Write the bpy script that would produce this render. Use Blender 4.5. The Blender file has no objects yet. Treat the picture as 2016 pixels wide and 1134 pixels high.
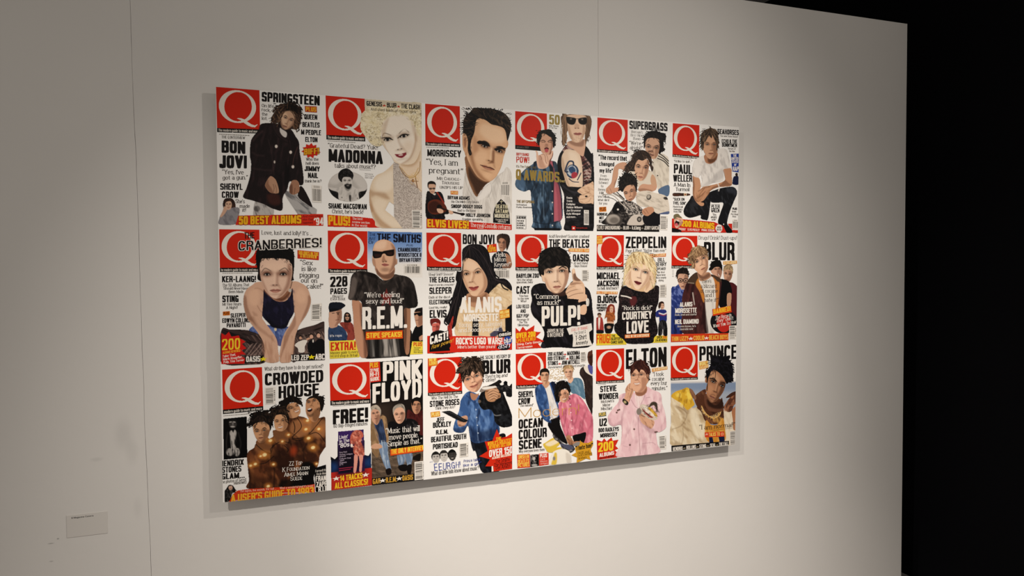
import bpy, math, random
import numpy as np
from mathutils import Matrix, Vector

sc = bpy.context.scene
COL = sc.collection
random.seed(7)

# ------------------------------------------------------------------ camera
FPX = 1450.0                      # focal length in pixels of the 2016 x 1134 frame
PAN_W, PAN_H = 2.0, 1.32132611    # printed board, metres; world origin = its top left front corner
CAM = np.array([0.0198649, -2.51265296, -0.53063254])
RCV = np.array([[9.32065393e-01, -3.62289988e-01, -2.59603771e-04],
                [-1.58956299e-02, -4.01788781e-02, -9.99066057e-01],
                [3.61941199e-01, 9.31199024e-01, -4.32081693e-02]])
cam_data = bpy.data.cameras.new('camera')
cam = bpy.data.objects.new('camera', cam_data)
COL.objects.link(cam)
cam_data.sensor_width = 36.0
cam_data.lens = FPX * 36.0 / 2016.0
cam_data.clip_start = 0.05
rot = RCV.copy()
rot[1] *= -1
rot[2] *= -1
cam.matrix_world = Matrix([[rot[0, i], rot[1, i], rot[2, i], CAM[i]] for i in range(3)] + [[0, 0, 0, 1]])
sc.camera = cam

# ------------------------------------------------------------------ world, lights, exposure
world = bpy.data.worlds.new('world')
sc.world = world
world.use_nodes = True
bg = world.node_tree.nodes['Background']
bg.inputs[0].default_value = (1.0, 0.93, 0.845, 1)
bg.inputs[1].default_value = 0.345
sc.view_settings.view_transform = 'Standard'
sc.view_settings.look = 'None'
sc.view_settings.gamma = 1
sc.view_settings.exposure = 0.0
sc.view_settings.use_curve_mapping = False


def spot(name, loc, aim, energy, size, blend, radius=0.012):
    li = bpy.data.lights.new(name, 'SPOT')
    li.energy = energy
    li.color = (1.0, 0.93, 0.85)
    li.spot_size = math.radians(size)
    li.spot_blend = blend
    li.shadow_soft_size = radius
    o = bpy.data.objects.new(name, li)
    COL.objects.link(o)
    o.location = loc
    o.rotation_euler = (Vector(aim) - Vector(loc)).to_track_quat('-Z', 'Y').to_euler()
    return o


spot('track_spot', (2.15, -1.44, 0.8), (1.154, 0.04, -1.769), 140.3, 70.2, 1.0)
spot('track_spot', (2.1, -2.02, 0.8), (1.025, 0.04, -0.867), 69.0, 87.7, 1.0)
spot('track_spot', (-0.8, -1.44, 0.8), (1.81, 0.04, -2.44), 354.0, 36.7, 1.0)
spot('track_spot', (-0.9, -2.02, 0.8), (1.738, 0.04, -2.331), 177.5, 72.4, 1.0)


# ------------------------------------------------------------------ materials
def mat(name, color, rough=0.6, spec=0.3):
    m = bpy.data.materials.new(name)
    m.use_nodes = True
    b = m.node_tree.nodes['Principled BSDF']
    b.inputs['Base Color'].default_value = (*color, 1)
    b.inputs['Roughness'].default_value = rough
    b.inputs['Specular IOR Level'].default_value = spec
    return m


def noise_bump(m, scale, strength, dist=0.001):
    nt = m.node_tree
    b = nt.nodes['Principled BSDF']
    tc = nt.nodes.new('ShaderNodeNewGeometry')
    n = nt.nodes.new('ShaderNodeTexNoise')
    n.inputs['Scale'].default_value = scale
    n.inputs['Detail'].default_value = 4
    bp = nt.nodes.new('ShaderNodeBump')
    bp.inputs['Strength'].default_value = strength
    bp.inputs['Distance'].default_value = dist
    nt.links.new(tc.outputs['Position'], n.inputs['Vector'])
    nt.links.new(n.outputs['Fac'], bp.inputs['Height'])
    nt.links.new(bp.outputs['Normal'], b.inputs['Normal'])
    return n


def wall_paint(name, color):
    m = mat(name, color, 0.75, 0.15)
    noise_bump(m, 40, 0.25, 0.0015)
    nt = m.node_tree
    b = nt.nodes['Principled BSDF']
    geo = nt.nodes.new('ShaderNodeNewGeometry')
    n2 = nt.nodes.new('ShaderNodeTexNoise')
    n2.inputs['Scale'].default_value = 1.7
    n2.inputs['Detail'].default_value = 3
    nt.links.new(geo.outputs['Position'], n2.inputs['Vector'])
    mr = nt.nodes.new('ShaderNodeMapRange')
    mr.inputs[1].default_value = 0.3
    mr.inputs[2].default_value = 0.7
    mr.inputs[3].default_value = 0.965
    mr.inputs[4].default_value = 1.0
    nt.links.new(n2.outputs['Fac'], mr.inputs[0])
    fac = mr.outputs[0]
    # hand smudges and scuffs beside the seam and the caption card: (x, z, radius x, radius z, strength)
    for sx, sz, rx, rz, st in ((-0.285, -1.085, 0.030, 0.060, 0.10), (-0.262, -1.14, 0.022, 0.05, 0.08), (-0.36, -1.155, 0.02, 0.008, 0.10),
                               (-0.468, -1.388, 0.004, 0.003, 0.45), (-0.487, -1.40, 0.010, 0.0025, 0.35), (-0.487, -1.455, 0.007, 0.0025, 0.3),
                               (-0.25, -1.32, 0.015, 0.04, 0.06)):
        mp = nt.nodes.new('ShaderNodeMapping')
        mp.vector_type = 'POINT'
        mp.inputs['Location'].default_value = (-sx / rx, 0, -sz / rz)
        mp.inputs['Scale'].default_value = (1 / rx, 0, 1 / rz)
        nt.links.new(geo.outputs['Position'], mp.inputs['Vector'])
        ln = nt.nodes.new('ShaderNodeVectorMath')
        ln.operation = 'LENGTH'
        nt.links.new(mp.outputs[0], ln.inputs[0])
        r = nt.nodes.new('ShaderNodeMapRange')
        r.interpolation_type = 'SMOOTHSTEP'
        r.inputs[1].default_value = 0.2
        r.inputs[2].default_value = 1.2
        r.inputs[3].default_value = 1 - st
        r.inputs[4].default_value = 1.0
        nt.links.new(ln.outputs['Value'], r.inputs[0])
        mu = nt.nodes.new('ShaderNodeMath')
        mu.operation = 'MULTIPLY'
        nt.links.new(fac, mu.inputs[0])
        nt.links.new(r.outputs[0], mu.inputs[1])
        fac = mu.outputs[0]
    vm = nt.nodes.new('ShaderNodeVectorMath')
    vm.operation = 'SCALE'
    vm.inputs[0].default_value = color
    nt.links.new(fac, vm.inputs['Scale'])
    nt.links.new(vm.outputs[0], b.inputs['Base Color'])
    return m


WALL_M = wall_paint('wall_paint', (0.70, 0.675, 0.64))
EDGE_M = mat('raw_board_core', (0.10, 0.09, 0.08), 0.9, 0.1)
BLACK_M = mat('black_paint', (0.0035, 0.0035, 0.0045), 0.9, 0.05)
noise_bump(BLACK_M, 60, 0.1)
FLOOR_M = mat('grey_floor', (0.30, 0.27, 0.26), 0.6, 0.3)
noise_bump(FLOOR_M, 25, 0.15)
CEIL_M = mat('grey_ceiling', (0.72, 0.70, 0.67), 0.8, 0.2)
noise_bump(CEIL_M, 30, 0.15)
BOARD_M = mat('white_board_face', (0.755, 0.732, 0.70), 0.5, 0.15)
noise_bump(BOARD_M, 200, 0.03)
ALU_M = mat('grey_batten', (0.30, 0.28, 0.26), 0.6, 0.3)
noise_bump(ALU_M, 90, 0.08)
CARD_M = mat('grey_caption_card', (0.635, 0.605, 0.565), 0.55, 0.3)
noise_bump(CARD_M, 150, 0.05)
INK_M = bpy.data.materials.new('printed_ink')
INK_M.use_nodes = True
_nt = INK_M.node_tree
_b = _nt.nodes['Principled BSDF']
_at = _nt.nodes.new('ShaderNodeAttribute')
_at.attribute_name = 'ink'
_nt.links.new(_at.outputs['Color'], _b.inputs['Base Color'])
_b.inputs['Roughness'].default_value = 0.5
_b.inputs['Specular IOR Level'].default_value = 0.12


# ------------------------------------------------------------------ mesh helpers
def link(name, me, parent=None, m=None):
    o = bpy.data.objects.new(name, me)
    COL.objects.link(o)
    if m is not None and me is not None:
        me.materials.append(m)
    if parent is not None:
        o.parent = parent
    return o


def mesh_of(name, verts, faces):
    me = bpy.data.meshes.new(name)
    me.from_pydata([tuple(map(float, v)) for v in verts], [], faces)
    me.update()
    return me


def box(name, x0, x1, y0, y1, z0, z1, m, parent=None, bevel=0.0):
    v = [(x, y, z) for z in (z0, z1) for y in (y0, y1) for x in (x0, x1)]
    f = [(0, 2, 3, 1), (4, 5, 7, 6), (0, 1, 5, 4), (2, 6, 7, 3), (0, 4, 6, 2), (1, 3, 7, 5)]
    o = link(name, mesh_of(name, v, f), parent, m)
    if bevel:
        bv = o.modifiers.new('bevel', 'BEVEL')
        bv.width = bevel
        bv.segments = 2
    return o


def tag(o, label=None, cat=None, group=None, kind=None):
    for k, v in (('label', label), ('category', cat), ('group', group), ('kind', kind)):
        if v:
            o[k] = v
    return o


# ------------------------------------------------------------------ the room
WY, WT = 0.040, 0.10            # wall face depth behind the board front, wall thickness
FZ, CZ = -2.148, 1.07           # floor and ceiling heights
SIDE_X = 3.22                   # black side wall past the partition's end
WTOP = 0.529


def wall_slab(name, xl, xr, jl=None, jr=None, rise=0.0):
    """One board of the partition. jl / jr give (z, dx) jitter of its left / right edge."""
    zs = np.linspace(FZ, WTOP, 140)
    v, f = [], []
    for i, z in enumerate(zs):
        a = xl + (np.interp(z, *jl) if jl else 0)
        b = xr + (np.interp(z, *jr) if jr else 0)
        zr = z + (rise if i == len(zs) - 1 else 0)
        v += [(a, WY, z), (b, WY, zr), (b, WY + WT, zr), (a, WY + WT, z)]
        if i:
            o, p = 4 * (i - 1), 4 * i
            for k in range(4):
                q = (k + 1) % 4
                f.append((o + k, o + q, p + q, p + k))
    n = 4 * (len(zs) - 1)
    f += [(3, 2, 1, 0), (n, n + 1, n + 2, n + 3)]
    o = link(name, mesh_of(name, v, f), None, WALL_M)
    return tag(o, kind='structure')


rs = np.random.RandomState(3)
zz = np.linspace(FZ, WTOP, 120)
walk = np.cumsum(rs.randn(120)) * 0.00032
walk -= np.linspace(walk[0], walk[-1], 120)
# first seam: a crack in the filler; second seam: a hairline
gap1 = 0.0007 + 0.0005 * np.abs(np.sin(zz * 9)) * rs.rand(120) - 0.0002 * (zz > 0.0)
walk2 = np.cumsum(rs.randn(120)) * 0.00012
walk2 -= np.linspace(walk2[0], walk2[-1], 120)
gap2 = np.interp(zz, [FZ, -1.3, 0.0, WTOP], [0.00002, 0.00008, 0.0006, 0.0010])
tilt1 = np.interp(zz, [-1.548, 0.254], [0.0125, -0.0115])
tilt2 = np.interp(zz, [-1.805, 0.453], [0.012, -0.012])
wall_slab('wall_left', -3.2, -0.2275, None, (zz, walk + tilt1))
wall_slab('wall_front', -0.2275, 1.377, (zz, walk + gap1 + tilt1), (zz, walk2 + tilt2))
wall_slab('wall_front_end', 1.377, 2.975, (zz, walk2 + gap2 + tilt2), (np.array([-2.066, 0.545]), np.array([0.035, -0.006])), 0.0105)
tag(box('wall_core', -3.1, 2.9, WY + WT + 0.001, WY + WT + 0.03, FZ, WTOP - 0.05, EDGE_M), kind='structure')
tag(box('floor', -4.5, 6.0, -5.0, 6.0, FZ - 0.1, FZ, FLOOR_M), kind='structure')
tag(box('ceiling', -4.5, 6.0, -0.4, 6.0, CZ, CZ + 0.1, CEIL_M), kind='structure')
tag(box('wall_right', SIDE_X, SIDE_X + 0.1, -0.65, 6.0, FZ, CZ, BLACK_M), kind='structure')
tag(box('world_block_wall', 5.9, 6.0, -3.0, 6.0, FZ, CZ, BLACK_M), kind='structure')  # out-of-view wall, added to block the grey world past the side wall
tag(box('wall_back', -4.5, SIDE_X, 5.0, 5.1, FZ, CZ, BLACK_M), kind='structure')


class Cover:
    plane, off, b = 0.0, (0.0, 0.0, 0.0), None


cv = Cover()                      # the printed sheet being built


# ------------------------------------------------------------------ photo pixel -> point of the board's plane
def px_uv(x, y):
    """Points of the photo frame -> (u, v) metres right and down on the board front."""
    x = np.asarray(x, float)
    y = np.asarray(y, float)
    d = np.stack([(x - 1008) / FPX, (y - 567) / FPX, np.ones_like(x)], -1) @ RCV
    t = (cv.plane - CAM[1]) / d[..., 1]
    return CAM[0] + d[..., 0] * t, -(CAM[2] + d[..., 2] * t)


def lin(h):
    c = np.array([int(h[i:i + 2], 16) for i in (0, 2, 4)], float) / 255
    return np.where(c <= 0.04045, c / 12.92, ((c + 0.055) / 1.055) ** 2.4) * INKW


INKW = np.array([0.79, 0.765, 0.735])
LAYER = 2.5e-5


# ------------------------------------------------------------------ lettering: skeleton strokes swept by a nib
SK = {}
for row in '''A 1.05|L0,0,.5,1,1,0;L.2,.28,.8,.28
B 1|L0,0,0,1,.5,1;E.5,.77,.46,.23,90,-90;L.5,.54,0,.54;E.5,.27,.5,.27,90,-90;L.5,0,0,0
C 1|E.5,.5,.5,.5,38,322
D 1|L0,0,0,1,.4,1;E.4,.5,.6,.5,90,-90;L.4,0,0,0
E .8|L1,1,0,1,0,0,1,0;L0,.52,.85,.52
F .8|L1,1,0,1,0,0;L0,.52,.85,.52
G 1|E.5,.5,.5,.5,38,345;L1,0,1,.45,.6,.45
H 1|L0,0,0,1;L1,0,1,1;L0,.52,1,.52
I 0|L0,0,0,1
J .75|L1,1,1,.25;E.5,.25,.5,.25,0,-175
K 1|L0,0,0,1;L1,1,.02,.42;L.3,.58,1,0
L .75|L0,1,0,0,1,0
M 1.45|L0,0,0,1,.5,.1,1,1,1,0
N 1.05|L0,0,0,1,1,0,1,1
O 1|E.5,.5,.5,.5,0,360
P 1|L0,0,0,1,.5,1;E.5,.73,.5,.27,90,-90;L.5,.46,0,.46
Q 1|E.5,.5,.5,.5,0,360;L.55,.25,1,-.03
R 1|L0,0,0,1,.5,1;E.5,.75,.48,.25,90,-90;L.5,.5,0,.5;L.55,.5,.95,.34,1,0
S 1|E.5,.75,.5,.25,15,270;E.5,.25,.5,.25,90,-165
T .95|L0,1,1,1;L.5,1,.5,0
U 1|L0,1,0,.28;E.5,.28,.5,.28,180,360;L1,.28,1,1
V 1.1|L0,1,.5,0,1,1
W 1.6|L0,1,.25,0,.5,1,.75,0,1,1
X 1.05|L0,0,1,1;L0,1,1,0
Y 1.1|L0,1,.5,.45,1,1;L.5,.45,.5,0
Z .95|L0,1,1,1,0,0,1,0
Ö 1|E.5,.5,.5,.5,0,360;D.15,1.27;D.85,1.27
0 .95|E.5,.5,.5,.5,0,360
1 .4|L0,.78,1,1,1,0
2 .95|E.5,.73,.5,.27,170,-30;L.93,.58,0,0,1,0
3 .95|E.5,.76,.48,.24,160,-90;E.5,.26,.5,.26,90,-165
4 1|L.72,0,.72,1,0,.26,1,.26
5 .95|L.95,1,.1,1,.05,.55;E.5,.32,.5,.32,140,-160
6 .95|E.5,.3,.5,.3,0,360;E.5,.5,.5,.5,50,190
7 .9|L0,1,1,1,.4,0
8 .95|E.5,.76,.46,.24,0,360;E.5,.26,.5,.26,0,360
9 .95|E.5,.7,.5,.3,0,360;E.5,.5,.5,.5,-130,10
a .82|E.45,.2,.45,.2,0,360;L.95,0,.95,.45;E.47,.45,.48,.25,0,150
b .85|L0,0,0,1;E.5,.35,.5,.35,0,360
c .8|E.5,.35,.5,.35,45,315
d .85|L1,0,1,1;E.5,.35,.5,.35,0,360
e .85|L0,.38,1,.38;E.5,.35,.5,.35,3,318
f .5|E.85,.75,.5,.25,70,180;L.35,.75,.35,0;L0,.68,.9,.68
g .85|E.5,.36,.5,.34,0,360;L1,.66,1,-.05;E.5,-.05,.5,.22,0,-150
h .85|L0,0,0,1;E.5,.4,.5,.3,180,0;L1,.4,1,0
i 0|L0,0,0,.7;D0,1
j .3|L1,.7,1,-.1;E.3,-.1,.7,.18,0,-90;D1,1
k .85|L0,0,0,1;L1,.7,.05,.28;L.3,.42,1,0
l 0|L0,0,0,1
m 1.5|L0,0,0,.7;E.25,.42,.25,.28,180,0;L.5,.42,.5,0;E.75,.42,.25,.28,180,0;L1,.42,1,0
n .85|L0,0,0,.7;E.5,.4,.5,.3,180,0;L1,.4,1,0
o .85|E.5,.35,.5,.35,0,360
p .85|L0,-.28,0,.7;E.5,.35,.5,.35,0,360
q .85|L1,-.28,1,.7;E.5,.35,.5,.35,0,360
r .5|L0,0,0,.7;E.85,.4,.85,.3,180,75
s .75|E.5,.53,.5,.17,15,270;E.5,.18,.5,.18,90,-165
t .5|L.35,.95,.35,.18;E.8,.18,.45,.18,180,290;L0,.68,.9,.68
u .85|L0,.7,0,.28;E.5,.28,.5,.28,180,360;L1,.7,1,0
v .9|L0,.7,.5,0,1,.7
w 1.4|L0,.7,.25,0,.5,.7,.75,0,1,.7
x .9|L0,0,1,.7;L0,.7,1,0
y .9|L0,.7,.5,.02;L1,.7,.3,-.28
z .8|L0,.7,1,.7,0,0,1,0
. 0|D0,0
, 0|L0,0,-.1,-.16
! 0|L0,.34,0,1;D0,0
? .8|E.5,.75,.5,.25,170,-60;L.6,.5,.5,.32;D.5,0
' 0|D0,.98;L.04,.98,-.08,.78
“ .5|D.1,.84;L.0,.84,.25,1.02;D.85,.84;L.75,.84,1,1.02
” .5|D.15,.98;L.25,.98,0,.78;D.9,.98;L1,.98,.75,.78
- .5|L0,.42,1,.42
: 0|D0,.05;D0,.6
& 1.1|E.42,.76,.3,.24,-60,240;L.6,.58,.1,.4;E.42,.24,.42,.24,120,360;L.2,.62,1,0
( .3|E1,.4,1,.65,120,240
) .3|E0,.4,1,.65,-60,60
_ .8|L0,0,1,0
* 1|K.5,.45,.5'''.split('\n'):
    ch, rest = row.split(' ', 1)
    w_, st_ = rest.split('|')
    SK[ch] = (float(w_), [(s[0], [float(q) for q in s[1:].split(',')]) for s in st_.split(';')])

#        unit   hx    hy    power rot   track serif  super-ellipse
FONTS = {'b': (0.30, 0.088, 0.078, 5, 0, 0.05, 0, 3.2),      # heavy condensed
         'h': (0.30, 0.105, 0.090, 5, 0, 0.04, 0, 3.4),      # heaviest
         'n': (0.32, 0.065, 0.060, 5, 0, 0.07, 0, 3.0),      # lighter condensed
         'd': (0.46, 0.078, 0.066, 4, 0, 0.08, 0, 2.4),      # wide bold
         'r': (0.44, 0.045, 0.042, 3, 0, 0.10, 0, 2.2),      # plain sans
         't': (0.70, 0.026, 0.026, 2, 0, 0.16, 0, 2.1),      # thin display
         's': (0.46, 0.056, 0.024, 2, 12, 0.075, 0.085, 2.1), # old-style serif
         'i': (0.42, 0.055, 0.024, 2, 12, 0.07, 0.05, 2.1)}  # italic serif
_gl = {}


def sup(a, n):
    c, s = np.cos(a), np.sin(a)
    return np.sign(c) * np.abs(c) ** (2 / n), np.sign(s) * np.abs(s) ** (2 / n)


def runs(mask, xs, ys):
    """Boolean grid -> list of (x0, x1, y0, y1) rectangles, one per run and row."""
    dx, dy = xs[1] - xs[0], ys[1] - ys[0]
    out = []
    m = np.zeros((mask.shape[0], mask.shape[1] + 2), bool)
    m[:, 1:-1] = mask
    r, c = np.nonzero(m[:, 1:] != m[:, :-1])
    for k in range(0, len(r), 2):
        out.append((xs[0] + (c[k] - .5) * dx, xs[0] + (c[k + 1] - .5) * dx, ys[r[k]] - dy / 2, ys[r[k]] + dy / 2))
    return out


def glyph(ch, font, rows, grow=0.0):
    key = (ch, font, rows, grow)
    if key in _gl:
        return _gl[key]
    U, hx, hy, pw, rt, tr, sf, n = FONTS[font]
    wf, strokes = SK[ch]
    W = wf * U
    pts, bars, stars = [], [], []
    fy = lambda q: hy + q * (1 - 2 * hy)
    for k, a in strokes:
        if k == 'L':
            P = [(a[i] * (W if W else 1) + hx, fy(a[i + 1])) for i in range(0, len(a), 2)]
            for (x0, y0), (x1, y1) in zip(P, P[1:]):
                m = max(2, int(math.hypot(x1 - x0, y1 - y0) / 0.018))
                t = np.linspace(0, 1, m)
                pts += list(zip(x0 + (x1 - x0) * t, y0 + (y1 - y0) * t))
            if sf:
                for (i, j) in ((0, 1), (-1, -2)):
                    yy = a[1] if i == 0 else a[-1]
                    if yy in (0, 1, .7, -.28) and abs(P[i][1] - P[j][1]) > .8 * abs(P[i][0] - P[j][0]):
                        x = P[i][0]
                        lo = -1 if not (ch.islower() and yy in (.7, 1)) else -1
                        hi = 1 if not (ch.islower() and yy in (.7, 1) and ch not in 'vwxyk') else .3
                        bars += list(zip(x + np.linspace(lo * sf, hi * sf, 12), np.full(12, P[i][1])))
        elif k == 'E':
            t = np.radians(np.linspace(a[4], a[5], max(6, int(abs(a[5] - a[4]) / 5))))
            c, s = sup(t, n)
            ex, ey = a[0] * W + hx + a[2] * W * c, fy(a[1] + a[3] * s)
            for q in range(len(ex) - 1):
                m = max(2, int(math.hypot(ex[q + 1] - ex[q], ey[q + 1] - ey[q]) / 0.02))
                u = np.linspace(0, 1, m)
                pts += list(zip(ex[q] + (ex[q + 1] - ex[q]) * u, ey[q] + (ey[q + 1] - ey[q]) * u))
        elif k == 'D':
            pts.append((a[0] * W + hx, fy(a[1])))
            stars.append(('D', a[0] * W + hx, fy(a[1])))
        elif k == 'K':
            stars.append(('K', a[0] * W + hx, a[1]))
    y0, y1 = -0.36, 1.36
    dy = 1.0 / rows
    ys = np.arange(y0 + dy / 2, y1, dy)
    xs = np.arange(-0.2, W + 2 * hx + 0.25, 0.010)
    X, Y = np.meshgrid(xs, ys)
    mask = np.zeros(X.shape, bool)
    r = math.radians(rt)

    def dab(px, py, ax, ay):
        ix = np.abs(xs - px) <= ax * 1.1 + .02
        iy = np.abs(ys - py) <= max(ax, ay) * 1.1 + .02
        if not ix.any() or not iy.any():
            return
        s_ = np.ix_(iy, ix)
        dx, dy_ = X[s_] - px, Y[s_] - py
        if r:
            dx, dy_ = dx * math.cos(r) + dy_ * math.sin(r), dy_ * math.cos(r) - dx * math.sin(r)
        mask[s_] |= (np.abs(dx) / ax) ** pw + (np.abs(dy_) / ay) ** pw <= 1
    if not (len(stars) and stars[0][0] == 'K'):
        for px, py in pts:
            dab(px, py, hx + grow, max(hy + grow, dy * .55))
        for px, py in bars:
            dab(px, py, .02 + grow, max(.024 + grow, dy * .55))
        for _, px, py in stars:
            if sf:
                dab(px, py, .06 + grow, .06 + grow)
    else:
        _, px, py = stars[0]
        a = np.arctan2(Y - py, X - px) - math.pi / 2
        d = np.hypot(X - px, Y - py)
        k = np.abs(((a / (2 * math.pi / 5)) % 1) - .5) * 2
        lo, hi = .16 + grow, .40 + grow
        # star outline in polar form
        th = (1 - k) * math.pi / 5
        x2, y2 = lo * math.cos(math.pi / 5), lo * math.sin(math.pi / 5)
        den = (y2 * np.cos(th) - (x2 - hi) * np.sin(th))
        mask |= d <= hi * y2 / np.maximum(den, 1e-6)
    adv = W + 2 * hx + tr
    if ch == '*':
        adv = .85 * (.7 if font in 'bhn' else 1)
    R = runs(mask, xs, ys)
    res = (np.array(R, float).reshape(-1, 4), adv)
    _gl[key] = res
    return res


def layout(text, font, rows, grow=0.0, sc_=0.0):
    x = 0.0
    out = []
    tr = FONTS[font][5]
    for ch in text:
        if ch == ' ':
            x += .22 if font in 'bhn' else .30
            continue
        k = 1.0
        if sc_ and ch.islower():
            ch, k = ch.upper(), sc_
        g, adv = glyph(ch, font, rows, grow)
        r = g * k
        r[:, :2] += x
        out.append(r)
        x += adv * k
    W = x - tr
    return (np.concatenate(out) if out else np.zeros((0, 4))), W


# ------------------------------------------------------------------ printed elements

class Build:
    """Collects printed quads for one sub-part."""
    def __init__(self, name, label=None):
        self.name, self.label = name, label
        self.v, self.c, self.f, self.n = [], [], [], 0

    def add(self, U, V, quads, color, z):
        P = np.stack([np.clip(U, cv.u0, cv.u1), np.full(U.shape, cv.plane - z), -np.clip(V, cv.v0, cv.v1)], -1) - np.array(cv.off)
        self.v.append(P)
        self.c.append(np.broadcast_to(color, (len(P), 3)))
        self.f.append(np.asarray(quads) + self.n)
        self.n += len(P)

    def close(self):
        if not self.n:
            return
        v = np.concatenate(self.v).astype(np.float32)
        c = np.concatenate(self.c).astype(np.float32)
        f = np.concatenate(self.f).astype(np.int32)
        me = bpy.data.meshes.new(self.name)
        me.vertices.add(len(v))
        me.vertices.foreach_set('co', v.ravel())
        me.loops.add(f.size)
        me.loops.foreach_set('vertex_index', f.ravel())
        me.polygons.add(len(f))
        me.polygons.foreach_set('loop_start', np.arange(0, f.size, 4, dtype=np.int32))
        at = me.attributes.new('ink', 'FLOAT_COLOR', 'POINT')
        at.data.foreach_set('color', np.concatenate([c, np.ones((len(c), 1), np.float32)], 1).ravel())
        me.update(calc_edges=True)
        me.validate()
        o = link(self.name, me, cv.obj, INK_M)
        if self.label:
            o['label'] = self.label


def to_uv(x, y):
    return px_uv(cv.r[0] + np.asarray(x, float) * cv.s, cv.r[1] + np.asarray(y, float) * cv.s)


def B(name, label=None):
    """Start the next printed element (a sub-part of the current cover)."""
    if cv.b:
        cv.b.close()
    cv.b = Build(name, label)


def nextz():
    cv.z += LAYER
    return cv.z


def cover(i, j, region, outw, label):
    """A magazine cover, column i and row j of the board, traced in the pixels of a crop of the photo."""
    if cv.b:
        cv.b.close()
    cv.r, cv.s = region, (region[2] - region[0]) / outw
    cv.ow, cv.oh = outw, int(outw * (region[3] - region[1]) / (region[2] - region[0]))
    cv.u0, cv.u1 = PAN_W * .168 * i, PAN_W * min(1, .168 * i + .162)
    cv.v0, cv.v1 = PAN_H * .337 * j, PAN_H * min(1, .337 * j + .3292)
    cv.z = LAYER
    me = mesh_of('magazine_cover', [(cv.u0, -cv.z, -cv.v1), (cv.u1, -cv.z, -cv.v1), (cv.u1, -cv.z, -cv.v0), (cv.u0, -cv.z, -cv.v0)], [(0, 1, 2, 3)])
    cv.obj = link('magazine_cover', me, BOARD, BOARD_M)
    cv.obj['label'] = label
    cv.b = None


def quad(col, pts):
    """Straight-edged quadrilateral (four corners) in crop pixels."""
    p = np.array([float(q) for q in pts.replace(',', ' ').split()]).reshape(-1, 2)
    n = len(p)
    U, V = to_uv(p[:, 0], p[:, 1])
    if n == 4:
        f = [(0, 3, 2, 1)]
        cv.b.add(U, V, f, lin(col), nextz())


def poly(col, pts):
    """Any straight-edged shape, as scanline rectangles."""
    p = np.array([float(q) for q in pts.replace(',', ' ').split()]).reshape(-1, 2)
    st = 2.0
    xs = np.arange(p[:, 0].min() - 2, p[:, 0].max() + 2, 1.0)
    ys = np.arange(p[:, 1].min() - 2, p[:, 1].max() + 2, st)
    X, Y = np.meshgrid(xs, ys)
    inside = np.zeros(X.shape, bool)
    for (x0, y0), (x1, y1) in zip(p, np.roll(p, -1, 0)):
        if y0 == y1:
            continue
        inside ^= ((y0 > Y) != (y1 > Y)) & (X < (x1 - x0) * (Y - y0) / (y1 - y0) + x0)
    rects(col, runs(inside, xs, ys), lambda x, y: (x, y))


def rects(col, R, fn, z=None):
    R = np.asarray(R, float).reshape(-1, 4)
    if not len(R):
        return
    x = R[:, [0, 1, 1, 0]].ravel()
    y = R[:, [2, 2, 3, 3]].ravel()
    X, Y = fn(x, y)
    U, V = to_uv(X, Y)
    i = np.arange(len(R))[:, None] * 4
    f = i + np.array([0, 1, 2, 3])
    # wind the quads towards the viewer
    q = (U[1] - U[0]) * (V[2] - V[1]) - (V[1] - V[0]) * (U[2] - U[1])
    if q > 0:
        f = i + np.array([0, 3, 2, 1])
    cv.b.add(U, V, f, lin(col), z or nextz())


def T(text, x0, y0, x1, y1, h, col='14100f', font='b', sc_=0.0, grow=0.0, ital=0.0, gcol=None):
    """A line of lettering: baseline from (x0, y0) to (x1, y1), cap height h, all in crop pixels."""
    if font == 'i' and not ital:
        ital = .2
    rows = int(min(44, max(11, h * cv.s * 1.7)))
    if grow:
        R, W = layout(text, font, rows, grow, sc_)
        _, W = layout(text, font, rows, 0.0, sc_)
        place(R, W, gcol or 'f4f0ea', x0, y0, x1, y1, h, ital)
    R, W = layout(text, font, rows, 0.0, sc_)
    place(R, W, col, x0, y0, x1, y1, h, ital)


def place(R, W, col, x0, y0, x1, y1, h, ital):
    ax, ay = (x1 - x0) / W, (y1 - y0) / W

    def fn(x, y):
        return x0 + ax * x + ital * h * y, y0 + ay * x - h * y
    rects(col, R, fn)


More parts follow.
